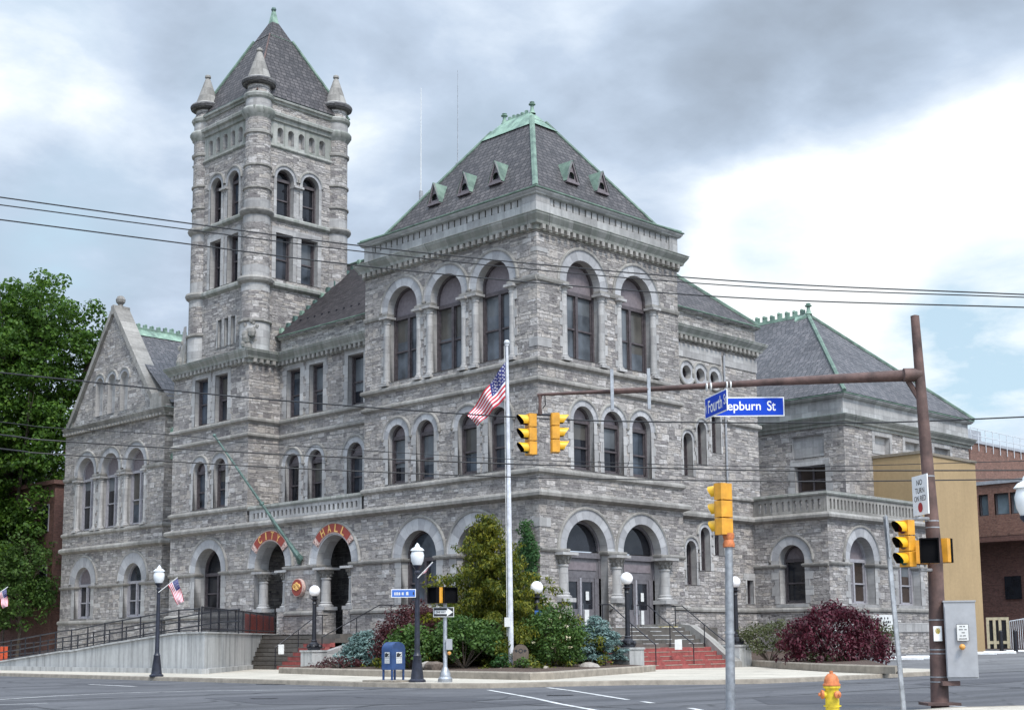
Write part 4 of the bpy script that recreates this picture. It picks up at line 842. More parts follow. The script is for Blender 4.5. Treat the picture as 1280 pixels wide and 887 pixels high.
def turret(x, y, full):
    mb = MB(); D, Rk, Cn = 'belt_stone', 'rock_stone', 'cornice_stone'
    pr = [(.86, 17.7, 'dressed_stone'), (.86, 19.35, D), (.97, 19.4, D), (.97, 19.5, D), (.82, 19.56, Rk), (.82, 21.2, 'dressed_stone'), (.82, 21.62, D), (1.0, 21.75, D), (1.06, 21.9, D), (1.02, 22.02, D), (.78, 22.08, 'dressed_stone'), (.78, 22.7, Rk), (.78, 25.2, 'dressed_stone'), (.78, 25.65, D), (.95, 25.78, D), (1.0, 25.9, D), (.97, 26.02, D), (.76, 26.07, 'dressed_stone'), (.76, 26.6, Rk),
          (.76, 27.2, D), (.84, 27.24, D), (.84, 27.33, D), (.75, 27.37, Rk), (.75, 28.55, D), (.83, 28.6, D), (.83, 28.7, D), (.74, 28.74, Rk), (.74, 30.5, D), (.84, 30.55, D), (.86, 30.68, D), (.74, 30.75, Rk), (.74, 31.5, Cn), (.86, 31.68, Cn), (.97, 31.85, Cn), (.98, 32.0, Cn), (.9, 32.12, Cn), (.75, 32.18, 'dressed_stone'), (.75, 32.65, Cn), (.86, 32.75, Cn), (.9, 32.9, Cn), (.84, 33.0, Cn), (.7, 33.06, Rk), (.64, 33.5, D), (.7, 33.52, D)]
    mb.lathe(x, y, pr, Rk, 22); mb.build('turret', HALL)
    c = MB(); c.lathe(x, y, [(r_, z_-.42+(z_-33.97)*.03, *m_) for r_, z_, *m_ in [(.7, 33.97, 'dark_stone'), (.98, 34.05, 'dark_stone'), (1.02, 34.2, 'dark_stone'), (.95, 34.3, 'belt_stone'), (.7, 34.45), (.54, 34.9), (.37, 35.4), (.18, 35.95), (.12, 36.05), (.19, 36.12), (.17, 36.24), (.07, 36.3), (0, 36.34)]], 'belt_stone', 20)
    c.build('turret_cap', HALL)
for i, (x, y) in enumerate(((.85, 23.05), (.85, 28.5), (6.5, 23.05), (6.5, 28.5))): turret(x, y, i)
ax, ay, az = 3.72, 25.78, 39.75; b0, b1, c0, c1 = .35, 7.1, 22.5, 29.05
def apx(t, k=.0): return [Vector((ax+(x-ax)*t, ay+(y-ay)*t, 33.05+(az-33.05)*(1-t)+k)) for x, y in ((b0, c0), (b1, c0), (b1, c1), (b0, c1))]
mb = MB(); A = apx(1)
for i in range(4): slope(mb, [A[i], A[(i+1) % 4], Vector((ax, ay, az))], 'slate')
mb.build('tower_roof', HALL)
mb = MB(); st = [apx(.26, .06), [Vector((ax+(p.x-ax)*.6, ay+(p.y-ay)*.6, 38.35)) for p in apx(.26)], [Vector((ax+(p.x-ax)*.26, ay+(p.y-ay)*.26, 39.3)) for p in apx(.26)], [Vector((ax+(p.x-ax)*.1, ay+(p.y-ay)*.1, 40.1)) for p in apx(.26)]]
for a, b in zip(st, st[1:]):
    for i in range(4): mb.quad(a[i], a[(i+1) % 4], b[(i+1) % 4], b[i], 'copper_verdigris')
mb.ball((ax, ay, 40.22), .17, 'copper_pole', 8); mb.build('tower_roof_cap', HALL)
mb = MB()
for i in (1, 3): strip(mb, A[i]+Vector((0, 0, .03)), apx(.25, .05)[i], .1)
strip(mb, A[0]+Vector((0, 0, .03)), apx(.25, .05)[0], .05, 'rust_steel'); mb.build('hip_flashing', HALL)
# carved beasts at the foot of the tower
def carving(x, y, z, seed, k=1.0):
    rnd = random.Random(seed); mb = MB()
    for i in range(16):
        t = i/16; mb.ball((x+rnd.uniform(-.28, .28)*k, y+rnd.uniform(-.28, .28)*k, z+.1+t*1.5*k), rnd.uniform(.14, .3)*k*(1.15-t*.7), 'belt_stone', 8, (1, 1, 1.2))
    mb.build('carving', HALL)
carving(.25, 22.55, 17.75, 3, 1.1); carving(.45, 29.75, 17.75, 5, 1.0)
mb = MB(); mb.poly([(.2, 29.5, 20.2), (.2, 30.0, 17.8), (.2, 29.2, 17.8), (.2, 29.2, 20.2)], 'dressed_stone'); mb.hexa([(.05, 29.2, 17.75), (.9, 29.2, 17.75), (.9, 30.1, 17.75), (.05, 30.1, 17.75), (.25, 29.1, 19.6), (.8, 29.1, 19.6), (.8, 29.35, 19.6), (.25, 29.35, 19.6)], 'belt_stone'); mb.build('corbel', HALL)
print('hall parts', len(HALL.children))

# ================================================================== GROUND, ROADS, PAVEMENTS
def sheet(name, pts, m, lift=0.0):
    mb = MB(); P = [Vector((p[0], p[1], (p[2] if len(p) > 2 else 0)+lift)) for p in pts]
    for tri in tessellate_polygon([[Vector((p.x, p.y, 0)) for p in P]]): mb.poly([P[i] for i in tri], m)
    return mb.build(name)
mb = MB(); mb.quad((-2500, -2500, -.06), (2500, -2500, -.06), (2500, 2500, -.06), (-2500, 2500, -.06), 'earth'); struct(mb.build('ground'))
struct(sheet('road', [(-75, -16), (-75, -60), (90, -60), (90, -16.5), (-15, -12), (-14, 140), (-75, 140)], 'asphalt'))
K = [(-15.2, 140), (-15.4, 20), (-16.1, 3), (-16.6, -8.3), (-16.5, -11.3), (-15.6, -12.8), (-13.6, -13.5), (-11.3, -14.6), (-9.9, -16.3), (-8.5, -17.2), (-5, -17.4), (1.5, -17.1), (5.2, -16.9)]
struct(sheet('sidewalk', K+[(9, -9), (20, 0), (20, 60), (0, 140)], 'sidewalk_concrete', .14))
mb = MB(); sweep(mb, K, [(-.16, .143), (-.01, .143), (.012, .12), (.03, -.02)], 'kerb_stone'); struct(mb.build('kerb'))
struct(sheet('parking_lot', [(4.9, -17.0, .01), (90, -17.0, .01), (90, -2.0, .5), (40, -1.5, .5), (13, -2.0, .5), (8.5, -8.5, .3)], 'lot_asphalt'))
struct(sheet('driveway', [(36, -3, .49), (90, -3, .49), (90, 60, .6), (36, 60, .6)], 'lot_asphalt', .004))
p1, p2 = onZ(1195, 884, .12), onZ(1282, 881.8, .12)
NK = [(p2.x+(p2.x-p1.x)*12, p2.y+(p2.y-p1.y)*12), (p2.x, p2.y), (p1.x, p1.y)]+[tuple(onZ(a, b, .12)[:2]) for a, b in ((1120, 889.5), (1040, 893), (940, 899), (760, 930), (640, 985))]
struct(sheet('sidewalk', NK+[(-60, -43), (-60, -90), (30, -90)], 'sidewalk_concrete', .12))
mb = MB(); sweep(mb, [Vector(p) for p in NK][::-1], [(-.16, .124), (0, .124), (.015, .1), (.03, -.02)], 'kerb_stone'); struct(mb.build('kerb'))
def paint(pts, w, name='road_marking'):
    mb = MB(); P = [onZ(a, b, .006) for a, b in pts]
    for a, b in zip(P, P[1:]):
        d = (b-a).normalized(); n = Vector((-d.y, d.x, 0))*w/2; mb.quad(a-n, b-n, b+n, a+n, 'road_paint')
    return struct(mb.build(name))
paint([(-30, 875.2), (0, 873.5), (70, 869), (155, 865.2), (240, 863), (350, 861.6), (455, 861)], .12); paint([(112, 854.7), (170, 857.3)], .14)
paint([(610, 861.6), (640, 866.8), (665, 871.2), (700, 879), (745, 887), (800, 899)], .13); paint([(684, 858.6), (715, 862.5), (785, 873.8)], .14); paint([(803, 876), (816, 878)], .14); paint([(862, 884), (886, 889), (910, 895)], .14)
paint([(1186, 881.3), (1216, 883.6)], .14); paint([(0, 880), (60, 878)], .1)
struct(sheet('asphalt_patch', [tuple(onZ(a, b, 0)) for a, b in ((255, 872), (330, 869), (470, 868), (620, 873), (560, 880), (330, 880))], 'asphalt_patch', .004))
struct(sheet('asphalt_patch', [tuple(onZ(a, b, 0)) for a, b in ((940, 872), (1100, 866), (1170, 866), (1150, 876), (960, 880))], 'asphalt_patch', .004))
for px, py, lab in ((700, 868, 'round iron manhole cover in the road right of the crossing line'), (330, 872, 'round iron manhole cover in the road left of the mailbox')):
    p = onZ(px, py, .008); mb = MB(); mb.poly([(p.x+.34*math.cos(k*.35), p.y+.34*math.sin(k*.35), .009) for k in range(18)], 'black_iron'); mb.poly([(p.x+.28*math.cos(k*.35), p.y+.28*math.sin(k*.35), .013) for k in range(18)], 'asphalt_patch'); tag(mb.build('manhole_cover'), lab, 'manhole cover')
rnd = random.Random(12)
for (xa, ya, xb, yb) in ((-60, -22.6, 60, -23.2), (-30, -40, -29, 20), (-22, -13, -23, -30), (-6, -17.4, -9, -28), (8, -17, 7, -28), (-50, -19, -20, -18.5), (-36, 0, -17, 2), (-34, -9, -17, -10.5), (14, -20.5, 50, -20), (-20, 6, -19, 40)):
    n_ = 40; P = [Vector((xa+(xb-xa)*k/n_+rnd.gauss(0, .12), ya+(yb-ya)*k/n_+rnd.gauss(0, .12), .005)) for k in range(n_+1)]; mb = MB()
    for p_, q_ in zip(P, P[1:]):
        d_ = (q_-p_).normalized(); w_ = Vector((-d_.y, d_.x, 0))*rnd.uniform(.02, .05); mb.quad(p_-w_, q_-w_, q_+w_, p_+w_, 'tar')
    struct(mb.build('road_seam'))
for (x, y, sx_, sy) in ((-24, -20, 3.2, 1.1), (-19.6, 1, .9, 3.2), (-3, -21.5, 4, 1.0), (-31, -12, 2.2, 1.3), (9, -24, 5, 1.2)):
    struct(sheet('asphalt_patch', [(x+sx_*math.cos(k*.7854+.39)*rnd.uniform(.9, 1.15), y+sy*math.sin(k*.7854+.39)*rnd.uniform(.9, 1.15)) for k in range(8)], 'asphalt_patch', .0035))
mb = MB(); mb.box(-16.95, -16.5, -4.2, -3.2, -.02, .012, 'black_iron'); tag(mb.build('storm_drain'), 'black iron storm drain grate at the kerb left of the mailbox', 'drain')
# planting beds
def bed(name, pts, h, outer, label, z=.14):
    t = thing(name, (pts[0][0], pts[0][1], z), label, 'planter')
    mb = MB(); sweep(mb, outer, [(-.22, z+h), (0, z+h), (.03, z+h-.04), (.03, z-.03)], 'kerb_stone'); sweep(mb, outer, [(-.22, z-.03), (-.22, z+h)], 'kerb_stone'); mb.build('kerb_edge', t)
    m2 = MB(); P = [Vector((p[0], p[1], p[2] if len(p) > 2 else z+h-.05)) for p in pts]
    for tri in tessellate_polygon([[Vector((p.x, p.y, 0)) for p in P]]): m2.poly([P[i] for i in tri], 'mulch')
    m2.build('soil', t); return t
b1 = [(-10.4, 4.6), (-11.8, -2.5), (-12.3, -7.6), (-12.7, -11.6), (-11.8, -11.7), (-8.1, -10.2), (-3.3, -8.3), (-1.3, -7.3)]
bed('planting_bed', b1+[(-.5, -3, .5), (-.1, -.1, .75), (-.1, 9, .75), (-4.8, 8.6, .4)], .24, b1, 'kerbed planting bed of dark mulch around the white flagpole at the street corner')
q = [onZ(a, b, .22) for a, b in ((932, 829.5), (980, 833), (1030, 836), (1080, 838), (1120, 839))]
b2 = [(p.x, p.y) for p in q]
bed('planting_bed', b2+[(19, -2.7, .7), (19.1, 1.9, .7), (10.3, 2, .6)], .24, b2, 'kerbed planting bed under the dark red maple', .18)
# ================================================================== RAMP, PLATFORM AND STEPS
t = thing('access_ramp', (-12.2, 7.25, .14), 'long pale concrete access ramp rising to the left side arches', 'ramp')
mb = MB(); prof = [(7.69, 1.76), (9.42, 1.75), (15, 1.33), (18.1, 1.05), (19.4, 1.0), (25.6, .52), (33, .16)]
for (ya, za), (yb, zb) in zip(prof, prof[1:]):
    mb.hexa([(-12.2, ya, -.1), (-11.9, ya, -.1), (-11.9, yb, -.1), (-12.2, yb, -.1), (-12.2, ya, za), (-11.9, ya, za), (-11.9, yb, zb), (-12.2, yb, zb)], 'concrete')
    mb.hexa([(-12.27, ya, za), (-11.85, ya, za), (-11.85, yb, zb), (-12.27, yb, zb), (-12.27, ya, za+.07), (-11.85, ya, za+.07), (-11.85, yb, zb+.07), (-12.27, yb, zb+.07)], 'concrete')
mb.build('ramp_wall', t)
da, db = Vector((-12.2, 7.25, 0)), Vector((-.16, 18.95, 0)); dd = (db-da); dl = dd.length; du = dd.normalized(); dn = Vector((du.y, -du.x, 0))
mb = MB()
for o0, o1, za, zb in ((0, -.3, -.1, 1.76), (.06, -.34, 1.762, 1.83)):
    def edge(o): q = da+dn*o; s_ = (-12.2-(.07 if za > 1 else .002)-q.x)/du.x; return q+du*s_, db+dn*o
    (e0, e1), (f0, f1) = edge(o0), edge(o1); mb.hexa([(p.x, p.y, za) for p in (e0, e1, f1, f0)]+[(p.x, p.y, zb) for p in (e0, e1, f1, f0)], 'concrete')
mb.build('platform_wall', t)
mb = MB(); mb.box(-12.4, -12.202, 7.1, 33, .0, .34, 'concrete'); c3 = (da+db)/2+dn*.1; mb.obox(c3, du, dn, dl/2, .1, 0, .34, 'concrete'); mb.build('footing', t)
mb = MB(); mb.poly([(-11.9, 7.8, 1.7), (-.13, 19.1, 1.7), (-.13, 22.3, 1.7), (-8.5, 22.3, 1.7), (-10, 9.9, 1.7), (-11.9, 9.4, 1.7)], 'concrete')
for (ya, za), (yb, zb) in zip(prof[1:], prof[2:]): mb.quad((-11.9, ya, za-.06), (-10.0, ya, za-.06), (-10.0, yb, zb-.06), (-11.9, yb, zb-.06), 'concrete')
mb.build('ramp_deck', t)
def zr(y):
    for (ya, za), (yb, zb) in zip(prof, prof[1:]):
        if ya <= y <= yb: return za+(zb-za)*(y-ya)/(yb-ya)
    return .16
t = thing('ramp_railing', (-12, 8, 1.7), 'black iron railing with two rails along the concrete ramp', 'railing')
for x in (-12.05, -10.1):
    mb = MB()
    for hh in (.5, 1.0): mb.tube([(x, y, zr(y)+hh) for y in (7.9, 9.42, 15, 18.1, 19.4, 25.6, 31)], .03, 'black_iron', 6)
    mb.tube([(x, y, zr(y)+.14) for y in (7.9, 9.42, 15, 18.1, 19.4, 25.6, 31)], .02, 'black_iron', 5); mb.build('rail', t)
    for y in [7.95+1.53*i for i in range(16)]: mb = MB(); mb.tube([(x, y, zr(y)), (x, y, zr(y)+1.04)], .032, 'black_iron', 6); mb.build('post', t)
t = thing('platform_railing', tuple(da+Vector((0, 0, 1.8))), 'black iron picket railing on the angled platform wall before the arches', 'railing')
mb = MB(); o_ = -dn*.15
for hh in (.12, 1.0): mb.tube([da+o_+Vector((0, 0, 1.83+hh)), da+o_+du*(dl*.98)+Vector((0, 0, 1.83+hh))], .028, 'black_iron', 6)
mb.build('rail', t); mb = MB()
n = int(dl/.14)
for i in range(n+1):
    p = da+o_+du*(dl*.98*i/n); mb.tube([p+Vector((0, 0, 1.83)), p+Vector((0, 0, 2.83))], .03 if i % 12 == 0 else .012, 'black_iron', 5)
mb.build('pickets', t)
mb = MB(); p0 = da+o_-dn*.12+du*9.5
for i in range(32):
    a = p0+du*(.22*i); b = p0+du*(.22*(i+1)); w0 = -dn*.1*math.sin(i*1.1); w1 = -dn*.1*math.sin((i+1)*1.1); mb.quad(a+w0+Vector((0, 0, 1.85)), b+w1+Vector((0, 0, 1.85)), b+w1+Vector((0, 0, 2.72+.05*math.sin(i+1))), a+w0+Vector((0, 0, 2.72+.05*math.sin(i))), 'barrier_orange')
tag(mb.build('barrier_mesh'), 'bright orange safety mesh tied behind the picket railing', 'barrier')
mb = MB(); p = onX(3, 812, -11.2)
for i in range(6): mb.quad((-11.2, p.y+.25*i-.6, .35), (-11.2+.05*(i % 2), p.y+.25*(i+1)-.6, .35), (-11.2+.05*(i % 2), p.y+.25*(i+1)-.6, 1.3), (-11.2, p.y+.25*i-.6, 1.3), 'barrier_orange')
tag(mb.build('barrier_mesh'), 'bright orange safety mesh at the foot of the ramp', 'barrier')
# left steps
t = thing('entrance_steps', (-5.5, 11.5, .14), 'stone steps partly painted red leading up to the arches marked CITY and HALL', 'steps')
mb = MB(); nst = 8; run, rise = .3, .2
for i in range(nst):
    x = -5.5+run*i; z = .14+rise*(i+1)
    yl = 13.75+run*i*.98; mb.box(x, 0.1, 11.6, yl, z-rise, z, 'stair_stone'); mb.box(x+.0, x+.03, 11.6, yl, z-.03, z+.004, 'kerb_stone')
mb.build('treads', t); mb = MB(); mb.poly([(-3.42, 11.6, 1.742), (-3.42, 15.6, 1.742), (-.14, 18.8, 1.742), (-.14, 11.6, 1.742)], 'stair_stone'); mb.build('landing', t); mb = MB()
for i in range(6):
    x = -5.5+run*i; z = .14+rise*(i+1); mb.box(x-.004, x+run, 9.6, 11.595, z-rise, z+.002, 'stair_red'); mb.box(x-.012, x+.03, 9.6, 11.595, z-.03, z+.006, 'stair_stone')
for i in range(6, nst):
    x = -5.5+run*i; z = .14+rise*(i+1); mb.box(x-.002, 0.1, 9.6, 11.595, z-rise, z, 'stair_stone')
mb.build('painted_treads', t, 'lower treads painted red')
mb = MB(); mb.box(-5.5, 0.1, 9.2, 9.58, 0, .5, 'dressed_stone')
mb.hexa([(-5.2, 9.2, .4), (0, 9.2, .4), (0, 9.58, .4), (-5.2, 9.58, .4), (-5.2, 9.2, .75), (0, 9.2, 2.1), (0, 9.58, 2.1), (-5.2, 9.58, .75)], 'dressed_stone'); mb.build('cheek_wall', t)
def handrail(name, pts, label, legs, group=None):
    t = thing(name, tuple(pts[0]), label, 'handrail', group); mb = MB(); mb.tube(pts, .026, 'black_iron', 6, True); mb.build('rail', t)
    for p, zb in legs:
        mb = MB(); mb.tube([(p[0], p[1], zb), p], .024, 'black_iron', 6); mb.build('post', t)
    return t
handrail('handrail', [(-5.6, 11.6, 1.15), (-3.2, 11.6, 2.65), (-2.6, 11.6, 2.65)], 'black pipe handrail down the middle of the left steps, beside the red paint', [((-5.6, 11.6, 1.15), .2), ((-4.3, 11.6, 1.95), .95), ((-2.9, 11.6, 2.65), 1.7)])
handrail('handrail', [(-4.6, 9.4, 1.6), (-1.2, 9.4, 3.1), (-.4, 9.4, 3.1)], 'black pipe handrail on the low cheek wall of the left steps', [((-4.6, 9.4, 1.6), .8), ((-2.6, 9.4, 2.48), 1.3), ((-.5, 9.4, 3.1), 1.9)])
# right steps
t = thing('entrance_steps', (3.2, -5.4, .14), 'wide stone steps with red painted lower treads before the two arched doors', 'steps')
mb = MB(); nst = 10; rise = .176; run = .29
for i in range(nst):
    y = -5.5+run*i; z = .14+rise*(i+1)
    if i < 5:
        mb.box(0, 6.35, y, -2.6, z-rise, z, 'stair_red')
        for k in range(4): mb.box(.05+1.55*k+.2*(i % 3), min(6.3, 1.2+1.55*k+.25*(i % 2)), y-.012, y+.03, z-.025, z+.004, 'kerb_stone')
    else:
        mb.box(0, 6.35, y, -2.6, z-rise, z, 'stair_stone')
        for k in range(4): mb.box(.05+1.55*k+.2*(i % 3), min(6.3, 1.2+1.55*k+.25*(i % 2)), y-.012, y+.034, z-.03, z+.004, 'concrete')
mb.build('treads', t, 'treads with the lower five painted red')
mb = MB(); mb.box(-.6, 9.2, -2.62, -.13, -.1, 1.9, 'stair_stone'); mb.box(5.2, 6.2, -2.63, -2.3, 1.902, 1.93, 'yellow_paint'); mb.build('landing', t)
mb = MB(); pr = [(-2.6, 2.05), (-3.2, 1.98), (-4.2, 1.35), (-5.0, .72), (-5.6, .4)]
for (ya, za), (yb, zb) in zip(pr, pr[1:]): mb.hexa([(6.35, ya, 0), (6.85, ya, 0), (6.85, yb, 0), (6.35, yb, 0), (6.35, ya, za), (6.85, ya, za), (6.85, yb, zb), (6.35, yb, zb)], 'belt_stone')
mb.box(6.35, 6.85, -2.6, -.1, 0, 2.05, 'belt_stone'); mb.build('cheek_wall', t)
for x, lab in ((1.2, 'black pipe handrail of the right steps nearest the blue spruce'), (3.75, 'black pipe handrail in the middle of the right steps with the white notice'), (6.2, 'black pipe handrail of the right steps beside the cheek wall')):
    handrail('handrail', [(x, -2.3, 2.85), (x, -2.9, 2.85), (x, -4.1, 2.0), (x, -5.35, 1.15)], lab, [((x, -2.5, 2.85), 1.85), ((x, -4.1, 2.0), 1.0), ((x, -5.35, 1.15), .2)])
def card(name, c, w, h, m, label, cat, ax=None, lines=(), thick=.02, tilt=None, parent=None):
    """a small flat notice board facing the camera side"""
    ax = Vector(ax or (RT.x, RT.y, 0)).normalized(); n = Vector((ax.y, -ax.x, 0)); up = Vector((0, 0, 1))
    if n.dot(CAM-Vector(c)) < 0: n = -n
    c = Vector(c); mb = MB(); P = []
    for d in (-thick/2, thick/2):
        for a, b in ((-1, -1), (1, -1), (1, 1), (-1, 1)): P.append(c+ax*w/2*a+up*h/2*b+n*d)
    for i in ((0, 1, 2, 3), (4, 5, 6, 7), (0, 1, 5, 4), (1, 2, 6, 5), (2, 3, 7, 6), (3, 0, 4, 7)): mb.poly([P[k] for k in i], m)
    for (s, dz, hh, ww, mm) in lines:
        if s: text_mesh(mb, s, c+n*(thick/2+.004)+up*dz, ax, up, hh, mm, ww)
        else: scribble(mb, c+n*(thick/2+.004)+up*dz, ax, up, ww, hh, mm, int(dz*100))
    o = mb.build(name); return tag(o, label, cat), c, ax, n, up
card('notice', tuple(onY(848, 805, -5.42)), .3, .42, 'off_white', 'small white notice tied to the middle handrail of the right steps', 'notice')
card('notice', tuple(onX(351.5, 811, -5.65)), .26, .44, 'off_white', 'small white notice at the foot of the left steps handrail', 'notice')
# ================================================================== NEIGHBOURING BUILDINGS
t = thing('stucco_building', (29.6, -2.42, .4), 'tan stucco building with a grey coping behind the stone annex', 'building')
mb = MB(); X0, Y0, ZT = 29.62, -2.42, 11.95
mb.box(X0, 36.5, Y0, 14, -.3, ZT, 'stucco_tan'); mb.build('wall', t)
mb = MB(); mb.box(X0-.08, 36.58, Y0-.08, 14.1, ZT, ZT+.16, 'tan_trim'); mb.build('coping', t)
mb = MB(); mb.box(35.2, 35.3, Y0-.1, Y0-.003, .9, 2.4, 'grey_plastic'); mb.build('drain_pipe', t)
bp = atD(1222, 795, 104); BX = bp.x
t = thing('brick_building', (BX, bp.y, .5), 'red brick building with a roof railing and ribbon windows at the right edge', 'building')
def bx_(y_px, x_px): return onX(x_px, y_px, BX)
zt = onX(1250, 604, BX).z; zl = onX(1250, 669, BX).z; zw0 = onX(1250, 643, BX).z; zw1 = onX(1250, 616, BX).z
yL = bp.y+14; yR = onX(1300, 700, BX).y-18
wy = [(onX(1224, 640, BX).y, onX(1236, 640, BX).y), (onX(1243.5, 640, BX).y, onX(1262, 640, BX).y), (onX(1263.5, 640, BX).y, onX(1300, 640, BX).y)]
ops = [O((a+b)/2, abs(a-b)-.02, zw0, zw1, kind='rect', style='fixed', depth=.3, fw=.08, frame='frame_brown', glass='glass_sky') for a, b in wy]
wall('x', BX, rect(yR, yL, zl, zt), ops, 'brick_red', 'wall', t)
for o in ops: window('x', BX, o, t)
mb = MB(); mb.box(BX+.02, BX+16, yR, yL, zl-.4, zl-.003, 'brick_dark'); mb.box(BX+1.8, BX+16, yR, yL, -.3, zl-.4, 'brick_dark'); mb.build('undercroft', t)  # darker brick puts the shadow of the recess into the colour
d0, d1 = onX(1256, 720, BX+1.8), onX(1278, 748, BX+1.8)
mb = MB(); mb.box(BX+1.7, BX+1.797, d1.y, d0.y, d1.z, d0.z, 'glass_dark'); mb.build('window', t)
mb = MB(); mb.box(BX-.1, BX+14, yR, yL, zt, zt+.25, 'grey_plastic'); mb.build('coping', t)
uy = yL-6
ua = onX(1214, 545, BX+6)
mb = MB(); YU = bp.y+1.5; z2 = 1.3+(795-549)*112/1720
P = onY(1212, 552, YU); X2 = P.x
mb.box(X2, X2+60, YU, YU+20, .0, P.z, 'brick_red'); mb.build('upper_storey', t)
mb = MB(); mb.box(X2-.1, X2+60, YU-.1, YU+20, P.z, P.z+.2, 'grey_plastic'); mb.build('coping', t)
mb = MB()
for i in range(24):
    x = X2+1.2*i; mb.tube([(x, YU-.12, P.z-.6), (x, YU-.12, P.z+1.1)], .035, 'rail_silver', 5)
for hh in (.55, 1.1): mb.tube([(X2, YU-.12, P.z+hh), (X2+29, YU-.12, P.z+hh)], .03, 'rail_silver', 5)
mb.build('roof_railing', t)
mb = MB(); mb.box(X2+1.2, X2+4, YU+1, YU+4, P.z, P.z+1.3, 'grey_plastic'); mb.lathe(X2+5, YU+2, [(.5, 0), (.5, .9), (.2, 1.1), (.2, 1.3), (0, 1.32)], 'rail_silver', 10, z0=P.z+.2); mb.build('roof_vent', t)
t = thing('brick_house', (6, 52, 0), 'dark red brick building half hidden behind the big green tree', 'building')
mb = MB(); mb.box(4, 24, 52.5, 75, 0, 13.0, 'brick_dark'); mb.build('wall', t)
for (y, z) in ((53.8, 9.6), (53.8, 5.2), (56.5, 9.6), (56.5, 5.2), (60, 9.6), (60, 5.2)):
    mb = MB(); mb.box(3.95, 4.02, y-.55, y+.55, z, z+2, 'frame_grey'); w = mb.build('window', t); g = MB(); g.box(3.92, 3.948, y-.46, y+.46, z+.1, z+1.9, 'glass_dark'); g.build('pane', w)
mb = MB(); mb.box(3.8, 24.2, 52.3, 75, 13.0, 13.3, 'brick_dark'); mb.build('cornice', t)
# wheel stops, bollards and a pale gate in the car park
ws = None
for i, (px, py) in enumerate(((1128, 824), (1158, 823), (1225, 817.5), (1250, 816.5), (1277, 815), (1303, 813.6))):
    p = onZ(px, py, .40); d = Vector((.25, -.97, 0)).normalized(); n = Vector((d.y, -d.x, 0))
    mb = MB(); q = []
    for z, w in ((0, .1), (.09, .1), (.15, .06)):
        q.append([p+d*s*.88+n*e*w+Vector((0, 0, z)) for s, e in ((-1, -1), (1, -1), (1, 1), (-1, 1))])
    for a, b in zip(q, q[1:]):
        for k in range(4): mb.quad(a[k], a[(k+1) % 4], b[(k+1) % 4], b[k], 'marker_white')
    mb.poly(q[-1], 'marker_white'); o = mb.build('wheel_stop')
    tag(o, ['white wheel stop nearest the maple, left of the rusty mast', 'white wheel stop half behind the rusty mast', 'white wheel stop below the corner of the tan wall', 'white wheel stop in front of the cream gate', 'white wheel stop near the black bollards', 'white wheel stop at the right edge of the car park'][i], 'wheel stop', 'white wheel stops in the car park')
t = thing('gate', tuple(atD(1249, 806, 99)), 'cream painted gate with dark gaps beside the tan building', 'gate')
a, b = atD(1236, 806, 99), atD(1261, 806, 99); ux = (b-a); L = Vector((ux.x, ux.y, 0)).length; ux = Vector((ux.x, ux.y, 0)).normalized(); un = Vector((ux.y, -ux.x, 0)); c = (a+b)/2
mb = MB(); zb, zt_ = .6, atD(1249, 771, 99).z
for f in (0, .33, .62, 1): mb.obox(a+ux*L*f, ux, un, .09, .1, zb, zt_, 'cream_paint')
mb.build('post', t); mb = MB(); mb.obox(c, ux, un, L/2, .08, zt_-.18, zt_, 'cream_paint'); mb.obox(c, ux, un, L/2, .08, zb+.3, zb+.5, 'cream_paint'); mb.build('frame', t); mb = MB(); mb.obox(c-un*.2, ux, un, L/2, .05, zb, zt_-.2, 'black_iron'); mb.build('infill', t)
for px, lab in ((1252, 'black bollard standing in front of the cream gate'), (1270, 'black bollard to the right of the cream gate')):
    p = atD(px, 812, 88); mb = MB(); mb.lathe(p.x, p.y, [(.12, 0), (.12, 1.2), (.06, 1.27), (0, 1.28)], 'black_iron', 10, z0=.48); tag(mb.build('bollard'), lab, 'bollard', 'black bollards in the car park')
t = thing('handrail_fence', tuple(atD(1270, 790, 96)), 'grey sloping railing behind the black bollards', 'railing')
mb = MB(); a, b = atD(1262, 776, 97), atD(1310, 768, 97)
for k in range(20):
    p = a.lerp(b, k/19); mb.tube([(p.x, p.y, .6), p], .025, 'rail_silver', 5)
mb.tube([a, b], .04, 'rail_silver', 6); mb.build('rails', t)
# distant wooded ridge
mb = MB(); rnd = random.Random(4)
for k in range(60):
    a0, a1 = math.pi*2*k/60, math.pi*2*(k+1)/60; R0 = 1500
    h = lambda a: 18+10*math.sin(a*3)+7*math.sin(a*7+1)
    mb.quad((R0*math.cos(a0), R0*math.sin(a0), -2), (R0*math.cos(a1), R0*math.sin(a1), -2), (1.2*R0*math.cos(a1), 1.2*R0*math.sin(a1), h(a1)), (1.2*R0*math.cos(a0), 1.2*R0*math.sin(a0), h(a0)), 'hill_green')
struct(mb.build('hills'))

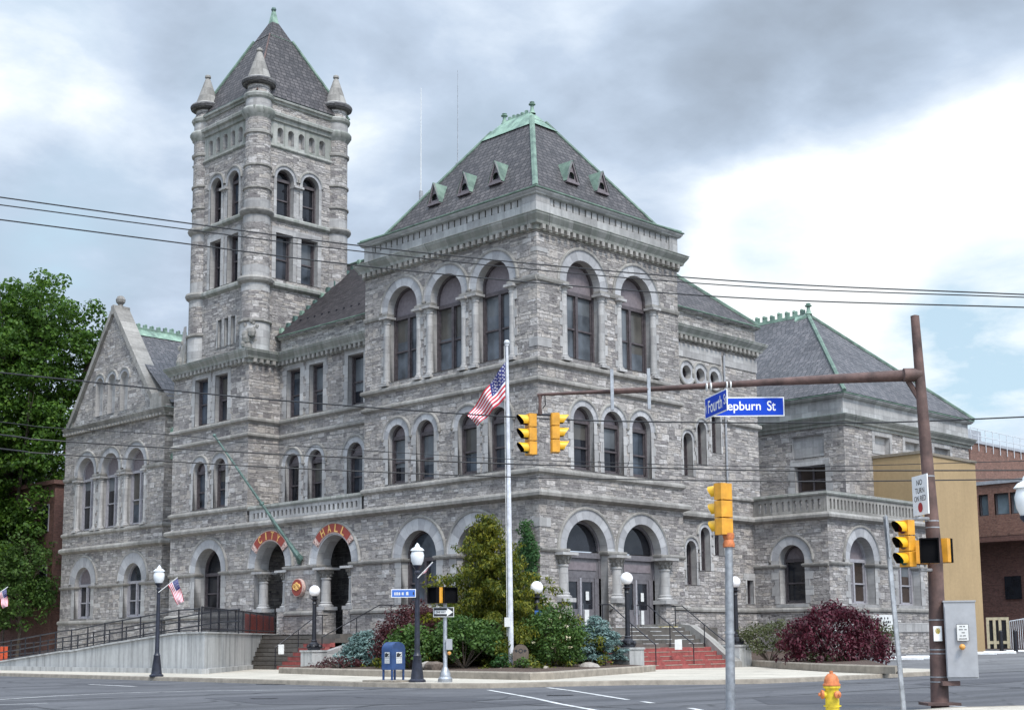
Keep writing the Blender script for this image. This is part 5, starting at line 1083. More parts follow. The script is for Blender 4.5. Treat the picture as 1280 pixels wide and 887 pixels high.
# ================================================================== STREET FURNITURE
RTh = Vector((RT.x, RT.y, 0)).normalized(); FWh = Vector((FW.x, FW.y, 0)).normalized(); ZU = Vector((0, 0, 1))
def signal_head(loc, face, label, k=1.0, up=ZU, group='yellow traffic signal heads'):
    """three section head, loc = centre of the housing, face = direction the lenses look"""
    f = Vector(face).normalized(); f = Vector((f.x, f.y, 0)).normalized(); s = Vector((-f.y, f.x, 0)); loc = Vector(loc)
    t = thing('traffic_signal', tuple(loc), label, 'traffic light', group); h = .35*k; w = .17*k; d = .11*k
    mb = MB()
    for i in range(3):
        z0 = -1.5*h+i*h
        rng = ((-d, w*.72), (-d*.75, w*.95), (d*.6, w), (d, w*.96))
        for (a, wa), (b, wb) in zip(rng, rng[1:]):
            A = [loc+f*a+s*wa*e+ZU*(z0+(.012 if g < 0 else h-.012)) for e, g in ((-1, -1), (1, -1), (1, 1), (-1, 1))]; B = [loc+f*b+s*wb*e+ZU*(z0+(.006 if g < 0 else h-.006)) for e, g in ((-1, -1), (1, -1), (1, 1), (-1, 1))]
            for q in range(4): mb.quad(A[q], A[(q+1) % 4], B[(q+1) % 4], B[q], 'signal_yellow')
            if a == -d: mb.poly(A, 'signal_yellow')
        mb.poly(B, 'signal_yellow')
    mb.build('housing', t)
    for i, lm in enumerate(('lens_green', 'lens_amber', 'lens_red')):
        c = loc+ZU*(-h+i*h)+f*d
        r = .142*k; n = 14; L = .27*k
        v = MB()
        for sh, mm in ((1.0, 'visor_yellow'), (.955, 'visor_black')):
            for q in range(n):
                P = []
                for g in (q, q+1):
                    a = R_(-38+256*g/n); e = s*math.cos(a)+ZU*math.sin(a); l = L*(.62+.38*math.sin(a)) if math.sin(a) > -.3 else L*.5
                    P.append((c+e*r*sh, c+e*r*sh+f*l))
                v.quad(P[0][0], P[1][0], P[1][1], P[0][1], mm, smooth=True)
        v.build('visor', t)
        g = MB(); g.poly([c+f*.012+(s*math.cos(2*math.pi*q/16)+ZU*math.sin(2*math.pi*q/16))*r*.94 for q in range(16)], lm); g.build('lens', t)
    return t
# rusty mast with its long arm
MD = 26.6
t = thing('signal_mast', tuple(atD(1175, 886, MD)), 'rusty brown steel signal mast with a long arm over the street', 'mast')
mb = MB(); b0 = atD(1175.5, 896, MD); b1 = atD(1169, 700, MD); b2 = atD(1143.5, 395, MD); mb.tube([b0, b1, b2], [.165, .135, .08], 'rust_steel', 14); mb.tube([b2, b2+ZU*.02], [.083, .03], 'rust_steel', 14); mb.build('pole', t)
bt = b0-ZU*.05; mb = MB(); mb.obox((b0.x, b0.y, 0), RTh, FWh, .3, .3, .1, .15, 'rust_steel'); mb.build('base_plate', t)
mb = MB(); a0 = atD(1144, 468.5, MD); a1 = atD(960, 477.5, 27.2); a2 = atD(800, 487, 27.8); a3 = atD(672, 493.2, 28.3); mb.tube([a0, a1, a2, a3], [.115, .072, .048, .03], 'rust_steel', 12); mb.tube([a0-RTh*.22, a0+RTh*.1], .13, 'rust_steel', 12)
mb.tube([atD(1135, 476, MD), atD(1150, 500, MD)], .05, 'rust_steel', 6); mb.build('arm', t)
for px in (765, 811):
    mb = MB(); c = atD(px, 487 if px < 800 else 486, 27.7); mb.obox((c.x, c.y, 0), RTh, FWh, .032, .05, c.z-.42, c.z+.42, 'galvanised'); mb.build('hanger_plate', t)
mb = MB(); j = 27.75; a = atD(765, 489, 27.85); b = atD(811, 487, 27.7); mb.tube([a, b], .06, 'rust_steel', 8); mb.build('splice', t)
mb = MB(); h = atD(675, 494, 28.3); hb = atD(675, 518, 28.3); mb.tube([h, h.lerp(hb, .5), hb], [.045, .03, .05], 'rust_steel', 8); mb.tube([h+RTh*.1, h+RTh*.11-ZU*.2, h+RTh*.05-ZU*.28], .012, 'wire_black', 5)
mb.tube([atD(662, 517.5, 28.3), atD(691, 518.5, 28.3)], .025, 'black_iron', 6); mb.build('hanger', t)
mb = MB()
for px, py in ((883.5, 486), (888.5, 485.6), (908.5, 484), (913, 483.6)):
    c = atD(px, py-2, 27.3); mb.tube([c-RTh*.012, c+RTh*.012], .085, 'off_white', 12)
mb.build('strap', t)
for py in (597, 652, 660, 775, 812, 817, 846, 852):
    mb = MB(); hi_ = py < 700; c = b1.lerp(b2, 1-(py-395)/305) if hi_ else b0.lerp(b1, 1-(py-700)/196); r = (.08+(.135-.08)*(py-395)/305) if hi_ else (.135+.03*(py-700)/196)
    mb.lathe(c.x, c.y, [(r*1.0, -.012), (r*1.025, -.01), (r*1.025, .01), (r, .012)], 'galvanised', 14, z0=c.z); mb.build('strap', t)
signal_head(atD(664, 543, 28.3), -RTh*.93-FWh*.36, 'yellow signal head with black lipped visors, hung on the left of the mast arm tip', .83)
signal_head(atD(693.5, 541, 28.35), RTh*.985+FWh*.1, 'yellow signal head with visors to the right, right one on the arm tip', .8)
sh = signal_head(atD(1134.5, 679, 26.1), -RTh*.9-FWh*.42, 'yellow signal head bracketed low on the rusty mast, left of it', .82)
mb = MB(); mb.tube([atD(1138, 652, 26.1), atD(1145, 648, 26.3), atD(1168, 648, 26.6)], .035, 'galvanised', 6); mb.build('bracket', t); mb = MB(); mb.tube([atD(1150, 712, 26.2), atD(1170, 712, 26.6)], .03, 'galvanised', 6); mb.build('bracket', t)
# pedestrian signals
def ped_signal(loc, face, label, k=1.0, kw=1.0):
    f = Vector(face); f = Vector((f.x, f.y, 0)).normalized(); s = Vector((-f.y, f.x, 0)); loc = Vector(loc)
    t = thing('pedestrian_signal', tuple(loc), label, 'pedestrian signal', 'pedestrian signal boxes'); w, h, d = .22*k*kw, .22*k, .1*k
    mb = MB(); mb.obox((loc.x-f.x*d*.5, loc.y-f.y*d*.5, 0), s, f, w, d*.9, loc.z-h, loc.z+h, 'signal_yellow'); mb.build('housing', t)
    c = loc+f*d*.9; mb = MB()
    for a, b in ((-1, 0), (1, 0)): q = c+s*a*(w*.97); mb.obox((q.x, q.y, 0), s, f, .012*k, d*.55, c.z-h, c.z+h, 'visor_black')
    for b in (-1, 1): mb.obox((c.x, c.y, 0), s, f, w, d*.55, c.z+b*h*.97-.012, c.z+b*h*.97+.012, 'visor_black')
    mb.build('visor', t); mb = MB(); q = loc+f*d*.62; mb.obox((q.x, q.y, 0), s, f, w*.95, .012, loc.z-h*.95, loc.z+h*.95, 'visor_black'); mb.build('screen', t); return t
ped_signal(atD(1161.5, 688, 26.0), -FWh*.97-RTh*.25, 'yellow pedestrian signal with a black hooded screen facing the street on the rusty mast', 1.0, .74)
ped_signal(atD(1147.5, 690, 26.6), -RTh*.3+FWh*.95, 'yellow pedestrian signal turned away, between the signal head and the hooded one', .98)
ped_signal(atD(1173, 688, 26.85), RTh*.6+FWh*.8, 'yellow pedestrian signal turned away, behind the right side of the hooded one', 1.0)
# pedestal signal in the foreground
t = thing('signal_post', tuple(atD(913, 893, 25)), 'silver metal post carrying a signal head in front of the right steps', 'signal post')
mb = MB(); a = atD(913.5, 902, 25); b = atD(911, 680, 25); mb.tube([a, b], [.088, .068], 'galvanised', 14); mb.tube([a.lerp(b, .5)-ZU*.02, a.lerp(b, .5)+ZU*.02], .092, 'galvanised', 14); mb.build('post', t); mb = MB(); mb.lathe(b.x, b.y, [(.105, -.05), (.11, .0), (.085, .08), (.105, .13), (.1, .2)], 'hydrant_orange', 12, z0=b.z); mb.build('collar', t)
signal_head(atD(905, 636, 25), -RTh*.62+FWh*.78, 'yellow signal head seen from behind on top of the silver post', .9)
# leaning sign post
t = thing('sign_post', tuple(atD(1131, 900, 21)), 'thin leaning galvanised post with a narrow metal sign seen edge on', 'sign post')
mb = MB(); a = atD(1132, 905, 21); b = atD(1107, 645, 21); ax = (b-a).normalized(); L = (b-a).length
for e, w, d in ((0, .03, .006), (-.028, .004, .022), (.028, .004, .022)):
    P = []
    for q in (a, b):
        for x, y in ((-w, -d), (w, -d), (w, d), (-w, d)): P.append(q+RTh*(e+x)+FWh*(y+(.016 if e else 0)))
    mb.hexa(P, 'galvanised')
mb.build('post', t); mb = MB(); c0 = atD(1113, 697, 20.95); c1 = atD(1108, 644, 20.95); sv = (RTh*.3+FWh*.95).normalized(); mb.hexa([c0-sv*.23-RTh*.006, c0-sv*.23+RTh*.006, c0+sv*.23+RTh*.006, c0+sv*.23-RTh*.006, c1-sv*.23-RTh*.006, c1-sv*.23+RTh*.006, c1+sv*.23+RTh*.006, c1+sv*.23-RTh*.006], 'galvanised'); mb.build('sign_plate', t)
# control cabinet on the mast
t = thing('control_cabinet', tuple(atD(1200, 846, 26.3)), 'grey metal control cabinet with a small notice, strapped to the rusty mast', 'cabinet')
c = atD(1201.5, 800, 26.3); fz = (-FWh*.97-RTh*.25).normalized(); sz = Vector((-fz.y, fz.x, 0)); zb, zt_ = atD(1200, 847, 26.3).z, atD(1200, 752, 26.3).z
mb = MB(); mb.obox((c.x-fz.x*.22, c.y-fz.y*.22, 0), sz, fz, .27, .22, zb, zt_, 'cabinet_grey'); mb.obox((c.x-fz.x*.22, c.y-fz.y*.22, 0), sz, fz, .285, .235, zt_+.002, zt_+.03, 'cabinet_grey'); mb.build('body', t)
mb = MB(); mb.obox((c.x+fz.x*.006, c.y+fz.y*.006, 0), sz, fz, .255, .012, zb+.02, zt_-.08, 'cabinet_grey'); mb.build('door', t)
mb = MB(); e = c+fz*.03; nx = RTh; pc = atD(1203.4, 790, 26.24); mb.obox((pc.x, pc.y, 0), sz, fz, .105, .003, pc.z-.15, pc.z+.15, 'ink'); mb.obox((pc.x+fz.x*.003, pc.y+fz.y*.003, 0), sz, fz, .098, .003, pc.z-.143, pc.z+.143, 'off_white')
for k in range(5): scribble(mb, pc+fz*.008+ZU*(.11-.055*k), -sz if (-sz).dot(RTh) > 0 else sz, ZU, (.1, .15, .07, .1, .14)[k], .022, 'ink', k)
mb.build('notice', t)
kb = atD(1202.8, 808, 26.2); mb = MB(); mb.ball(kb, .055, 'amber_knob', 12); mb.build('knob', t)
mb = MB(); p = atD(1188, 852, 26.4); mb.obox((p.x, p.y, 0), RTh, FWh, .16, .06, p.z-.06, p.z+.02, 'rust_steel'); mb.build('bracket', t)
card('poster', tuple(b0.lerp(b1, .53)-FWh*.2-RTh*.06), .15, .27, 'white_paint', 'white sheet with a yellow spot pasted on the rusty mast', 'poster')
pz = b0.lerp(b1, .53)-FWh*.21-RTh*.06+ZU*.05; mb = MB(); mb.poly([pz+RTh*.045*math.cos(k*.4)+ZU*.06*math.sin(k*.4) for k in range(16)], 'hydrant_yellow'); o = mb.build('yellow_spot', bpy.data.objects['poster'])
# NO TURN ON RED
c = atD(1150.6, 618.5, 26.2); ax = (RTh*.17-FWh*.98).normalized()
o, c, ax, n, up = card('turn_sign', tuple(c), .6, .73, 'white_paint', 'white sign reading NO TURN ON RED with a red dot on the rusty mast', 'sign', tuple(ax), [('NO', .235, .1, .22, 'ink'), ('TURN', .085, .1, .36, 'ink'), ('ON RED', -.06, .1, .46, 'ink')])
mb = MB(); mb.poly([c+n*.015+ax*.09*math.cos(k*2*math.pi/18)+up*(-.225+.09*math.sin(k*2*math.pi/18)) for k in range(18)], 'red_ink'); mb.build('red_dot', o)
# street name boards on the arm
def board(name, c, ax, w, h, m, label, lines, rim='white_paint', cat='street sign'):
    ax = Vector(ax).normalized(); n = Vector((ax.y, -ax.x, 0)); c = Vector(c)
    if n.dot(CAM-c) < 0: n = -n
    t = thing(name, tuple(c), label, cat); mb = MB()
    def slab(hw, hh, d0, d1, mm):
        P = []
        for d in (d0, d1):
            for a, b in ((-1, -1), (1, -1), (1, 1), (-1, 1)): P.append(c+ax*hw*a+ZU*hh*b+n*d)
        for i in ((0, 1, 2, 3), (4, 5, 6, 7), (0, 1, 5, 4), (1, 2, 6, 5), (2, 3, 7, 6), (3, 0, 4, 7)): mb.poly([P[k] for k in i], mm)
    slab(w/2, h/2, -.012, .006, rim); slab(w/2-.022, h/2-.022, .0065, .01, m); mb.build('plate', t)
    tb = MB()
    for (s_, du_, dz, hh, ww, mm) in lines:
        if s_: text_mesh(tb, s_, c+n*.014+ax*du_+ZU*dz, ax, ZU, hh, mm, ww, bold=.012)
        else: scribble(tb, c+n*.014+ax*du_+ZU*dz, ax, ZU, ww, hh, mm, int(du_*100))
    if lines: tb.build('lettering', t)
    return t
hc = atD(932.5, 508.2, 27.25); hL = (atD(981, 507, 27.25)-atD(884, 509, 27.25)).length
hb_ = board('street_sign', hc, RTh, hL, .385, 'sign_blue', 'blue street name board reading Hepburn St under the mast arm', [('Hepburn', -.12, -.01, .235, .82, 'white_paint'), ('St', .5, .015, .2, .17, 'white_paint')])
fa, fb = atD(909, 502, 26.05), atD(881.5, 508, 27.1); fb.z = fa.z = (fa.z+fb.z)/2+.0
ff = (fa+fb)/2; ax = (fa-fb); L = ax.length
board('street_sign', ff, ax, L, .42, 'sign_blue', 'blue street name board reading W Fourth St, set at an angle before the other board', [('W', -.52, -.03, .17, .13, 'white_paint'), ('Fourth', -.02, .0, .25, .72, 'white_paint'), ('St', .5, .02, .2, .15, 'white_paint')])
# ---- hydrant
hp = atD(1040.5, 880, 21.6); hx, hy = hp.x, hp.y; t = thing('fire_hydrant', (hx, hy, .12), 'yellow fire hydrant with orange bonnet and caps on the near pavement', 'hydrant')
mb = MB(); mb.lathe(hx, hy, [(r_*.8, z_*.97) for r_, z_ in [(.2, 0), (.2, .04), (.135, .05), (.132, .12), (.128, .5), (.132, .52), (.16, .53), (.16, .56)]], 'hydrant_yellow', 20, z0=.06); mb.lathe(hx, hy, [(r_*.8, z_*.97) for r_, z_ in [(.165, 0), (.165, .02)]], 'hydrant_yellow', 20, z0=.3); mb.build('barrel', t)
mb = MB(); mb.lathe(hx, hy, [(r_*.8, z_*.97) for r_, z_ in [(.165, .565), (.165, .59), (.145, .6), (.135, .66), (.11, .71), (.07, .745), (.035, .755), (.035, .79), (0, .795)]], 'hydrant_orange', 20, z0=.06); mb.build('bonnet', t)
for dv, r in ((-RTh, .055), (-FWh*.9+RTh*.35, .045)):
    dv = dv.normalized(); c = Vector((hx, hy, .06+.42)); mb = MB(); mb.tube([c+dv*.08, c+dv*.13], r, 'hydrant_yellow', 12); n_ = mb.build('nozzle', t); mb = MB(); mb.tube([c+dv*.128, c+dv*.16, c+dv*.18, c+dv*.205], [r*1.25, r*1.25, r*.5, r*.4], 'hydrant_orange', 12); mb.build('cap', n_)
# ---- mailbox
mx = onZ(487, 851, .15); t = thing('mailbox', (mx.x, mx.y, .14), 'blue arched street mailbox with two pale stickers on the kerbside pavement', 'mailbox')
ux, uy = Vector((0, 1, 0)), Vector((1, 0, 0)); z0 = .14+.36; zs = .14+.98; hw, hd = .24, .265
o_ = Vector((mx.x+.15, mx.y, 0)); mb = MB(); sec = [(-hd, z0), (-hd, zs)]+[(-hd*math.cos(math.pi*i/12), zs+hd*.82*math.sin(math.pi*i/12)) for i in range(1, 12)]+[(hd, zs), (hd, z0)]
sec = [(a, b) for a, b in sec]
F0 = [Vector((o_.x+a, o_.y-hw, b)) for a, b in sec]; F1 = [Vector((o_.x+a, o_.y+hw, b)) for a, b in sec]
mb.poly(F0, 'mail_blue'); mb.poly(F1, 'mail_blue')
for i in range(len(sec)): j = (i+1) % len(sec); mb.quad(F0[i], F0[j], F1[j], F1[i], 'mail_blue', smooth=True)
mb.build('body', t)
for a in (-1, 1):
    for b in (-1, 1): l = MB(); l.box(o_.x+a*(hd-.04)-.025, o_.x+a*(hd-.04)+.025, o_.y+b*(hw-.04)-.025, o_.y+b*(hw-.04)+.025, .14, z0+.01, 'mail_blue'); l.build('leg', t)
for (c, ax, nn) in ((Vector((o_.x+.02, o_.y-hw, .14+.72)), Vector((1, 0, 0)), Vector((0, -1, 0))), (Vector((o_.x-hd, o_.y-.02, .14+.72)), Vector((0, -1, 0)), Vector((-1, 0, 0)))):
    s_ = MB()
    def pq(pts, d, m): s_.poly([c+ax*a+ZU*b+nn*d for a, b in pts], m)
    pq([(-.115, -.17), (.115, -.17), (.115, .17), (-.115, .17)], .004, 'off_white'); pq([(-.1, .02), (.0, .02), (.1, .13), (.02, .12), (-.02, .15), (-.1, .13)], .006, 'ink'); pq([(.02, .03), (.08, .02), (.11, .07)], .0062, 'ink'); pq([(-.1, -.02), (.1, -.01), (.1, .0), (-.1, -.01)], .006, 'ink')
    for k in range(2): scribble(s_, c+nn*.007+ZU*(-.07-.05*k), ax, ZU, .17, .022, 'grey_plastic', k)
    s_.build('sticker', t)
mb = MB(); mb.box(o_.x-.6, o_.x+.55, o_.y-.75, o_.y+.75, .14, .19, 'kerb_stone'); tag(mb.build('pad'), 'thin brown slab under the blue mailbox', 'slab')
# ---- lamp posts
def lamp_post(p, h, label, m='navy_iron', k=1.0):
    x, y, z = p; t = thing('street_lamp', (x, y, z), label, 'street lamp', 'acorn street lamps')
    mb = MB(); mb.lathe(x, y, [(.26, 0), (.26, .06), (.2, .1), (.19, .18), (.12, .75), (.13, .78), (.1, .82), (.085, .9), (.065, h-.85), (.09, h-.83), (.09, h-.78), (.06, h-.74), (.07, h-.7), (.14, h-.62), (.15, h-.58), (.0, h-.57)], m, 14, z0=z); mb.build('post', t)
    mb = MB(); mb.lathe(x, y, [(.13, h-.58), (.19, h-.45), (.21, h-.28), (.17, h-.15), (.22, h-.14), (.16, h-.07), (.08, h-.03), (.07, h+.02), (.04, h+.06), (0, h+.1)], 'lantern_glass', 14, z0=z); mb.build('lantern', t); return t
lp1 = onZ(195.5, 845, .14); h1 = atD(197, 709, math.hypot(lp1.x-CAM.x, lp1.y-CAM.y)).z-.14
lamp_post((lp1.x, lp1.y, .14), h1, 'black street lamp with a pale lantern in front of the concrete ramp')
lp2 = onZ(521.5, 852, .14); h2 = atD(520, 682, math.hypot(lp2.x-CAM.x, lp2.y-CAM.y)).z-.14
lamp_post((lp2.x, lp2.y, .14), h2, 'black street lamp with a pale lantern beside the blue mailbox')
lp3 = atD(1296, 800, 23); lamp_post((lp3.x, lp3.y, .12), atD(1296, 590, 23).z-.22, 'dark street lamp with a large white lantern cut off by the right edge')
# blue board on the second lamp
d2 = math.hypot(lp2.x-CAM.x, lp2.y-CAM.y)
board('street_sign', atD(504.5, 741, d2-.1), RTh, .74, .25, 'sign_sky', 'small pale blue board on the lamp beside the mailbox', [('', -.18, 0, .11, .2, 'off_white'), ('', .0, 0, .1, .11, 'off_white'), ('', .15, 0, .11, .15, 'off_white'), ('', .3, .01, .12, .04, 'ink')], cat='sign')
# post with ONE WAY
pp = onZ(556.5, 852, .14); dp = math.hypot(pp.x-CAM.x, pp.y-CAM.y); zt_ = atD(560, 765, dp).z
t = thing('sign_post', (pp.x, pp.y, .14), 'grey signal post with a wide foot to the right of the mailbox', 'sign post')
mb = MB(); mb.lathe(pp.x, pp.y, [(.22, 0), (.22, .1), (.17, .16), (.16, .26), (.08, .42), (.065, .46), (.06, zt_-.14+.3)], 'galvanised', 12, z0=.14); mb.build('post', t)
mb = MB(); q = atD(561.5, 803, dp-.12); mb.obox((q.x, q.y, 0), RTh, FWh, .09, .05, q.z-.2, q.z+.12, 'cabinet_grey'); mb.ball((q.x, q.y, q.z-.3), .06, 'amber_knob', 8); mb.build('push_button', t)
w1 = board('one_way_sign', atD(554.5, 764.5, dp-.1), RTh, .62, .29, 'ink', 'black and white ONE WAY arrow sign pointing right', [], 'off_white', 'sign')
mb = MB(); c = atD(554.5, 764.5, dp-.1); n = -FWh
mb.poly([c+n*.02+RTh*a+ZU*b for a, b in ((-.27, -.055), (.1, -.055), (.1, .055), (-.27, .055))], 'white_paint'); mb.poly([c+n*.0202+RTh*a+ZU*b for a, b in ((.1, -.125), (.28, 0), (.1, .125))], 'white_paint'); mb.build('arrow', w1)
mb = MB(); text_mesh(mb, 'ONE WAY', c+n*.024-RTh*.08, RTh, ZU, .062, 'ink', .3, bold=.02); mb.build('lettering', w1)
ped_signal(atD(545, 743.5, dp-.15), -RTh*.8-FWh*.6, 'black hooded pedestrian signal facing left above the ONE WAY sign', 1.05)
ped_signal(atD(560.5, 743.5, dp-.1), RTh*.5-FWh*.87, 'black hooded pedestrian signal facing right above the ONE WAY sign', 1.05)
# ---- globe lamps
def globe_lamp(x, y, zb, zg, label, ped=None, plate=False):
    t = thing('globe_lamp', (x, y, zb), label, 'lamp', 'white globe lamps'); h = zg-zb
    mb = MB(); mb.lathe(x, y, [(.3, 0), (.3, .08), (.2, .13), (.24, .2), (.22, .28), (.13, .36), (.14, .42), (.105, .46), (.1, .55), (.09, h-.62), (.12, h-.58), (.1, h-.52), (.085, h-.48), (.1, h-.42), (.19, h-.38), (.1, h-.33), (.12, h-.24), (0, h-.2)], 'black_iron', 16, z0=zb)
    for k in range(4): a = math.pi/4+k*math.pi/2; mb.ball((x+.24*math.cos(a), y+.24*math.sin(a), zb+.16), .11, 'black_iron', 8, (1, 1, 1.1))
    mb.build('post', t); mb = MB(); mb.ball((x, y, zg), .25, 'globe_white', 20); mb.build('globe', t)
    if ped:
        w, z0 = ped; mb = MB(); mb.box(x-w, x+w, y-w, y+w, 0, zb-.08, 'concrete'); mb.box(x-w-.04, x+w+.04, y-w-.04, y+w+.04, zb-.08, zb, 'concrete'); tag(mb.build('pedestal'), 'square pale concrete block under the lamp '+label.split('globe ')[1].split(',')[0], 'pedestal')
    return t
g1 = onX(392.5, 812, -5.5); globe_lamp(g1.x, g1.y, 1.02, onX(394, 738, -5.5).z, 'black lamp with a white globe beside the left steps, in front of the HALL arch', (.42, 0))
g2 = onY(785, 808, -5.6); globe_lamp(g2.x, g2.y, 1.05, onY(781.5, 722.5, -5.6).z, 'black lamp with a white globe in front of the arched doors', (.45, 0))
g3 = onY(921, 805, -5.0); globe_lamp(g3.x, g3.y, 1.1, onY(918.5, 727, -5.0).z, 'black lamp with a white globe half behind the silver signal post', (.45, 0))
g4 = atD(671.5, 780, 53.2); globe_lamp(g4.x, g4.y, .5, atD(670, 734, 53.2).z, 'black lamp with a white globe between the golden conifer and the rose bush')
mb = MB(); p = atD(673, 766, 52.9); mb.obox((p.x, p.y, 0), RTh, FWh, .14, .01, p.z-.11, p.z+.11, 'sign_sky'); tag(mb.build('plaque'), 'small blue plaque on the globe lamp behind the rose bush', 'plaque')
# ---- big flag and pole
FD = 50.9; fb = atD(639, 829, FD)
t = thing('flagpole', tuple(fb), 'tall white flagpole with a silver ball in the corner planting bed', 'flagpole')
mb = MB(); ft = atD(633.6, 432, FD); mb.tube([fb-ZU*.3, fb.lerp(ft, .3), ft], [.105, .095, .055], 'pole_white', 14); mb.build('pole', t); mb = MB(); mb.tube([ft, ft+ZU*.06], .08, 'pole_white', 10); mb.ball(ft+ZU*.12, .115, 'rail_silver', 12); mb.build('ball', t)
mb = MB(); mb.tube([fb+ZU*1.0-RTh*.14, ft-RTh*.1], .012, 'off_white', 5); mb.build('halyard', t); mb = MB(); q = atD(634, 777, FD-.15); mb.obox((q.x, q.y, 0), RTh, FWh, .1, .06, q.z-.17, q.z+.17, 'off_white'); mb.build('cleat_box', t)
def flag(h0, h1, f0, f1, label, folds=3.0, amp=.12, N=39, sag=.0, name='flag', cells=True):
    """h0,h1 hoist top and bottom; f0,f1 fly end top and bottom"""
    t = thing(name, tuple(h0), label, 'flag', 'flags of the United States'); M = 26
    depth = -FWh; P = {}
    for i in range(N+1):
        u = i/N
        for j in range(M+1):
            w = j/M; p = h0.lerp(h1, w).lerp(f0.lerp(f1, w), u)
            ph = math.sin(u*folds*2*math.pi+w*2.2)*amp*min(1, u*2.5)+math.sin(w*9+u*4)*amp*.35*u
            p = p+depth*ph-ZU*(sag*math.sin(math.pi*u)*(1-.3*w)); P[i, j] = p
    mb = MB()
    for i in range(N):
        for j in range(M):
            st = min(12, int(j/M*13)); m = 'flag_red' if st % 2 == 0 else 'flag_white'
            if i/N < .4 and st < 7: m = 'flag_blue'
            mb.quad(P[i, j], P[i+1, j], P[i+1, j+1], P[i, j+1], m, smooth=True)
    mb.build('cloth', t)
    sb = MB()
    if cells:
        for r in range(9):
            for cc_ in range(6 if r % 2 == 0 else 5):
                u = (.033+cc_*.066+(.033 if r % 2 else 0)); w = (r+1)*(7/13)/10
                i = min(N-1, int(u*N)); j = min(M-1, int(w*M)); c = P[i, j]; e1 = (P[i+1, j]-P[i, j]).normalized(); e2 = (P[i, j+1]-P[i, j]).normalized(); n = e1.cross(e2).normalized(); rr = (h0-h1).length*.026
                for sg in (1, -1): sb.poly([c+n*.008*sg+(e1*math.cos(k*math.pi/5)+e2*math.sin(k*math.pi/5))*rr*(1 if k % 2 else .45) for k in range(10)], 'flag_white')
        sb.build('stars', t)
    return t
FD2 = FD-.05
flag(atD(631.8, 452, FD2), atD(631.6, 497, FD2), atD(584, 519.5, FD2), atD(597, 532, FD2), 'large American flag drooping from the white flagpole', 2.2, .2)
# little flags on the lamps
def lamp_flag(l, px0, px1, corners, label, dd):
    D = dd; t = thing('flag_staff', tuple(atD(*px0, D)), 'thin white flag staff on the '+label, 'flag staff'); mb = MB(); mb.tube([atD(*px0, D), atD(*px1, D)], .016, 'off_white', 6); mb.build('staff', t)
    flag(*[atD(a, b, D) for a, b in corners], 'small American flag on the '+label, 1.2, .05, N=26)
d1 = math.hypot(lp1.x-CAM.x, lp1.y-CAM.y)
lamp_flag(lp1, (198, 740), (222, 721), ((222, 722.5), (210, 730.5), (230, 751), (222, 755.5)), 'black lamp in front of the ramp', d1-.1)
lamp_flag(lp2, (522, 722), (541, 702), ((541, 703.5), (537, 707), (531, 716), (527, 718)), 'lamp beside the mailbox, rolled up', d2-.1)
lamp_flag(None, (-18, 752), (10, 733), ((8, 735), (-2, 742), (10.5, 757), (3, 760)), 'lamp beyond the left edge', d1)
# ---- wall flagpole over the arches, antennas
t = thing('wall_flagpole', tuple(onX(373.5, 702, -.1)), 'green slanting flagpole without a flag bracketed between the CITY and HALL arches', 'flagpole')
mb = MB(); a = onX(372, 694, -.35); b = onX(268, 544, -3.4); mb.tube([a, b], [.085, .05], 'copper_pole', 8); mb.ball(b, .1, 'copper_pole', 8); mb.build('pole', t); mb = MB(); c = onX(374, 703, -.02); mb.tube([c, onX(374.5, 697, -.2), a, a.lerp(b, .12)], [.12, .2, .16, .1], 'copper_pole', 8); mb.build('bracket', t); mb = MB(); m_ = a.lerp(b, .42); mb.tube([m_, m_.lerp(b, .03)], .13, 'copper_pole', 8); k = onX(349, 668, 0); mb.tube([m_, k], .02, 'copper_pole', 5); mb.build('stay', t)
for i, (x, ya, yb, D) in enumerate(((526.3, 247, 110, 78), (572.2, 212, 88, 78))):
    t = thing('antenna', tuple(atD(x, ya, D)), ['thin pale radio mast rising behind the left slope of the green trimmed roof', 'thin dark radio mast rising behind the roof, right one of two'][i], 'antenna', 'radio masts on the roof')
    a = atD(x-.2, ya+22, D); b = atD(x, yb, D); mb = MB(); mb.tube([a, b], [.04, .018], 'off_white' if i == 0 else 'galvanised', 6); mb.build('mast', t); mb = MB(); q = atD(x, ya-8, D); mb.tube([a, q], .12, 'grey_plastic', 8); mb.build('mount', t)
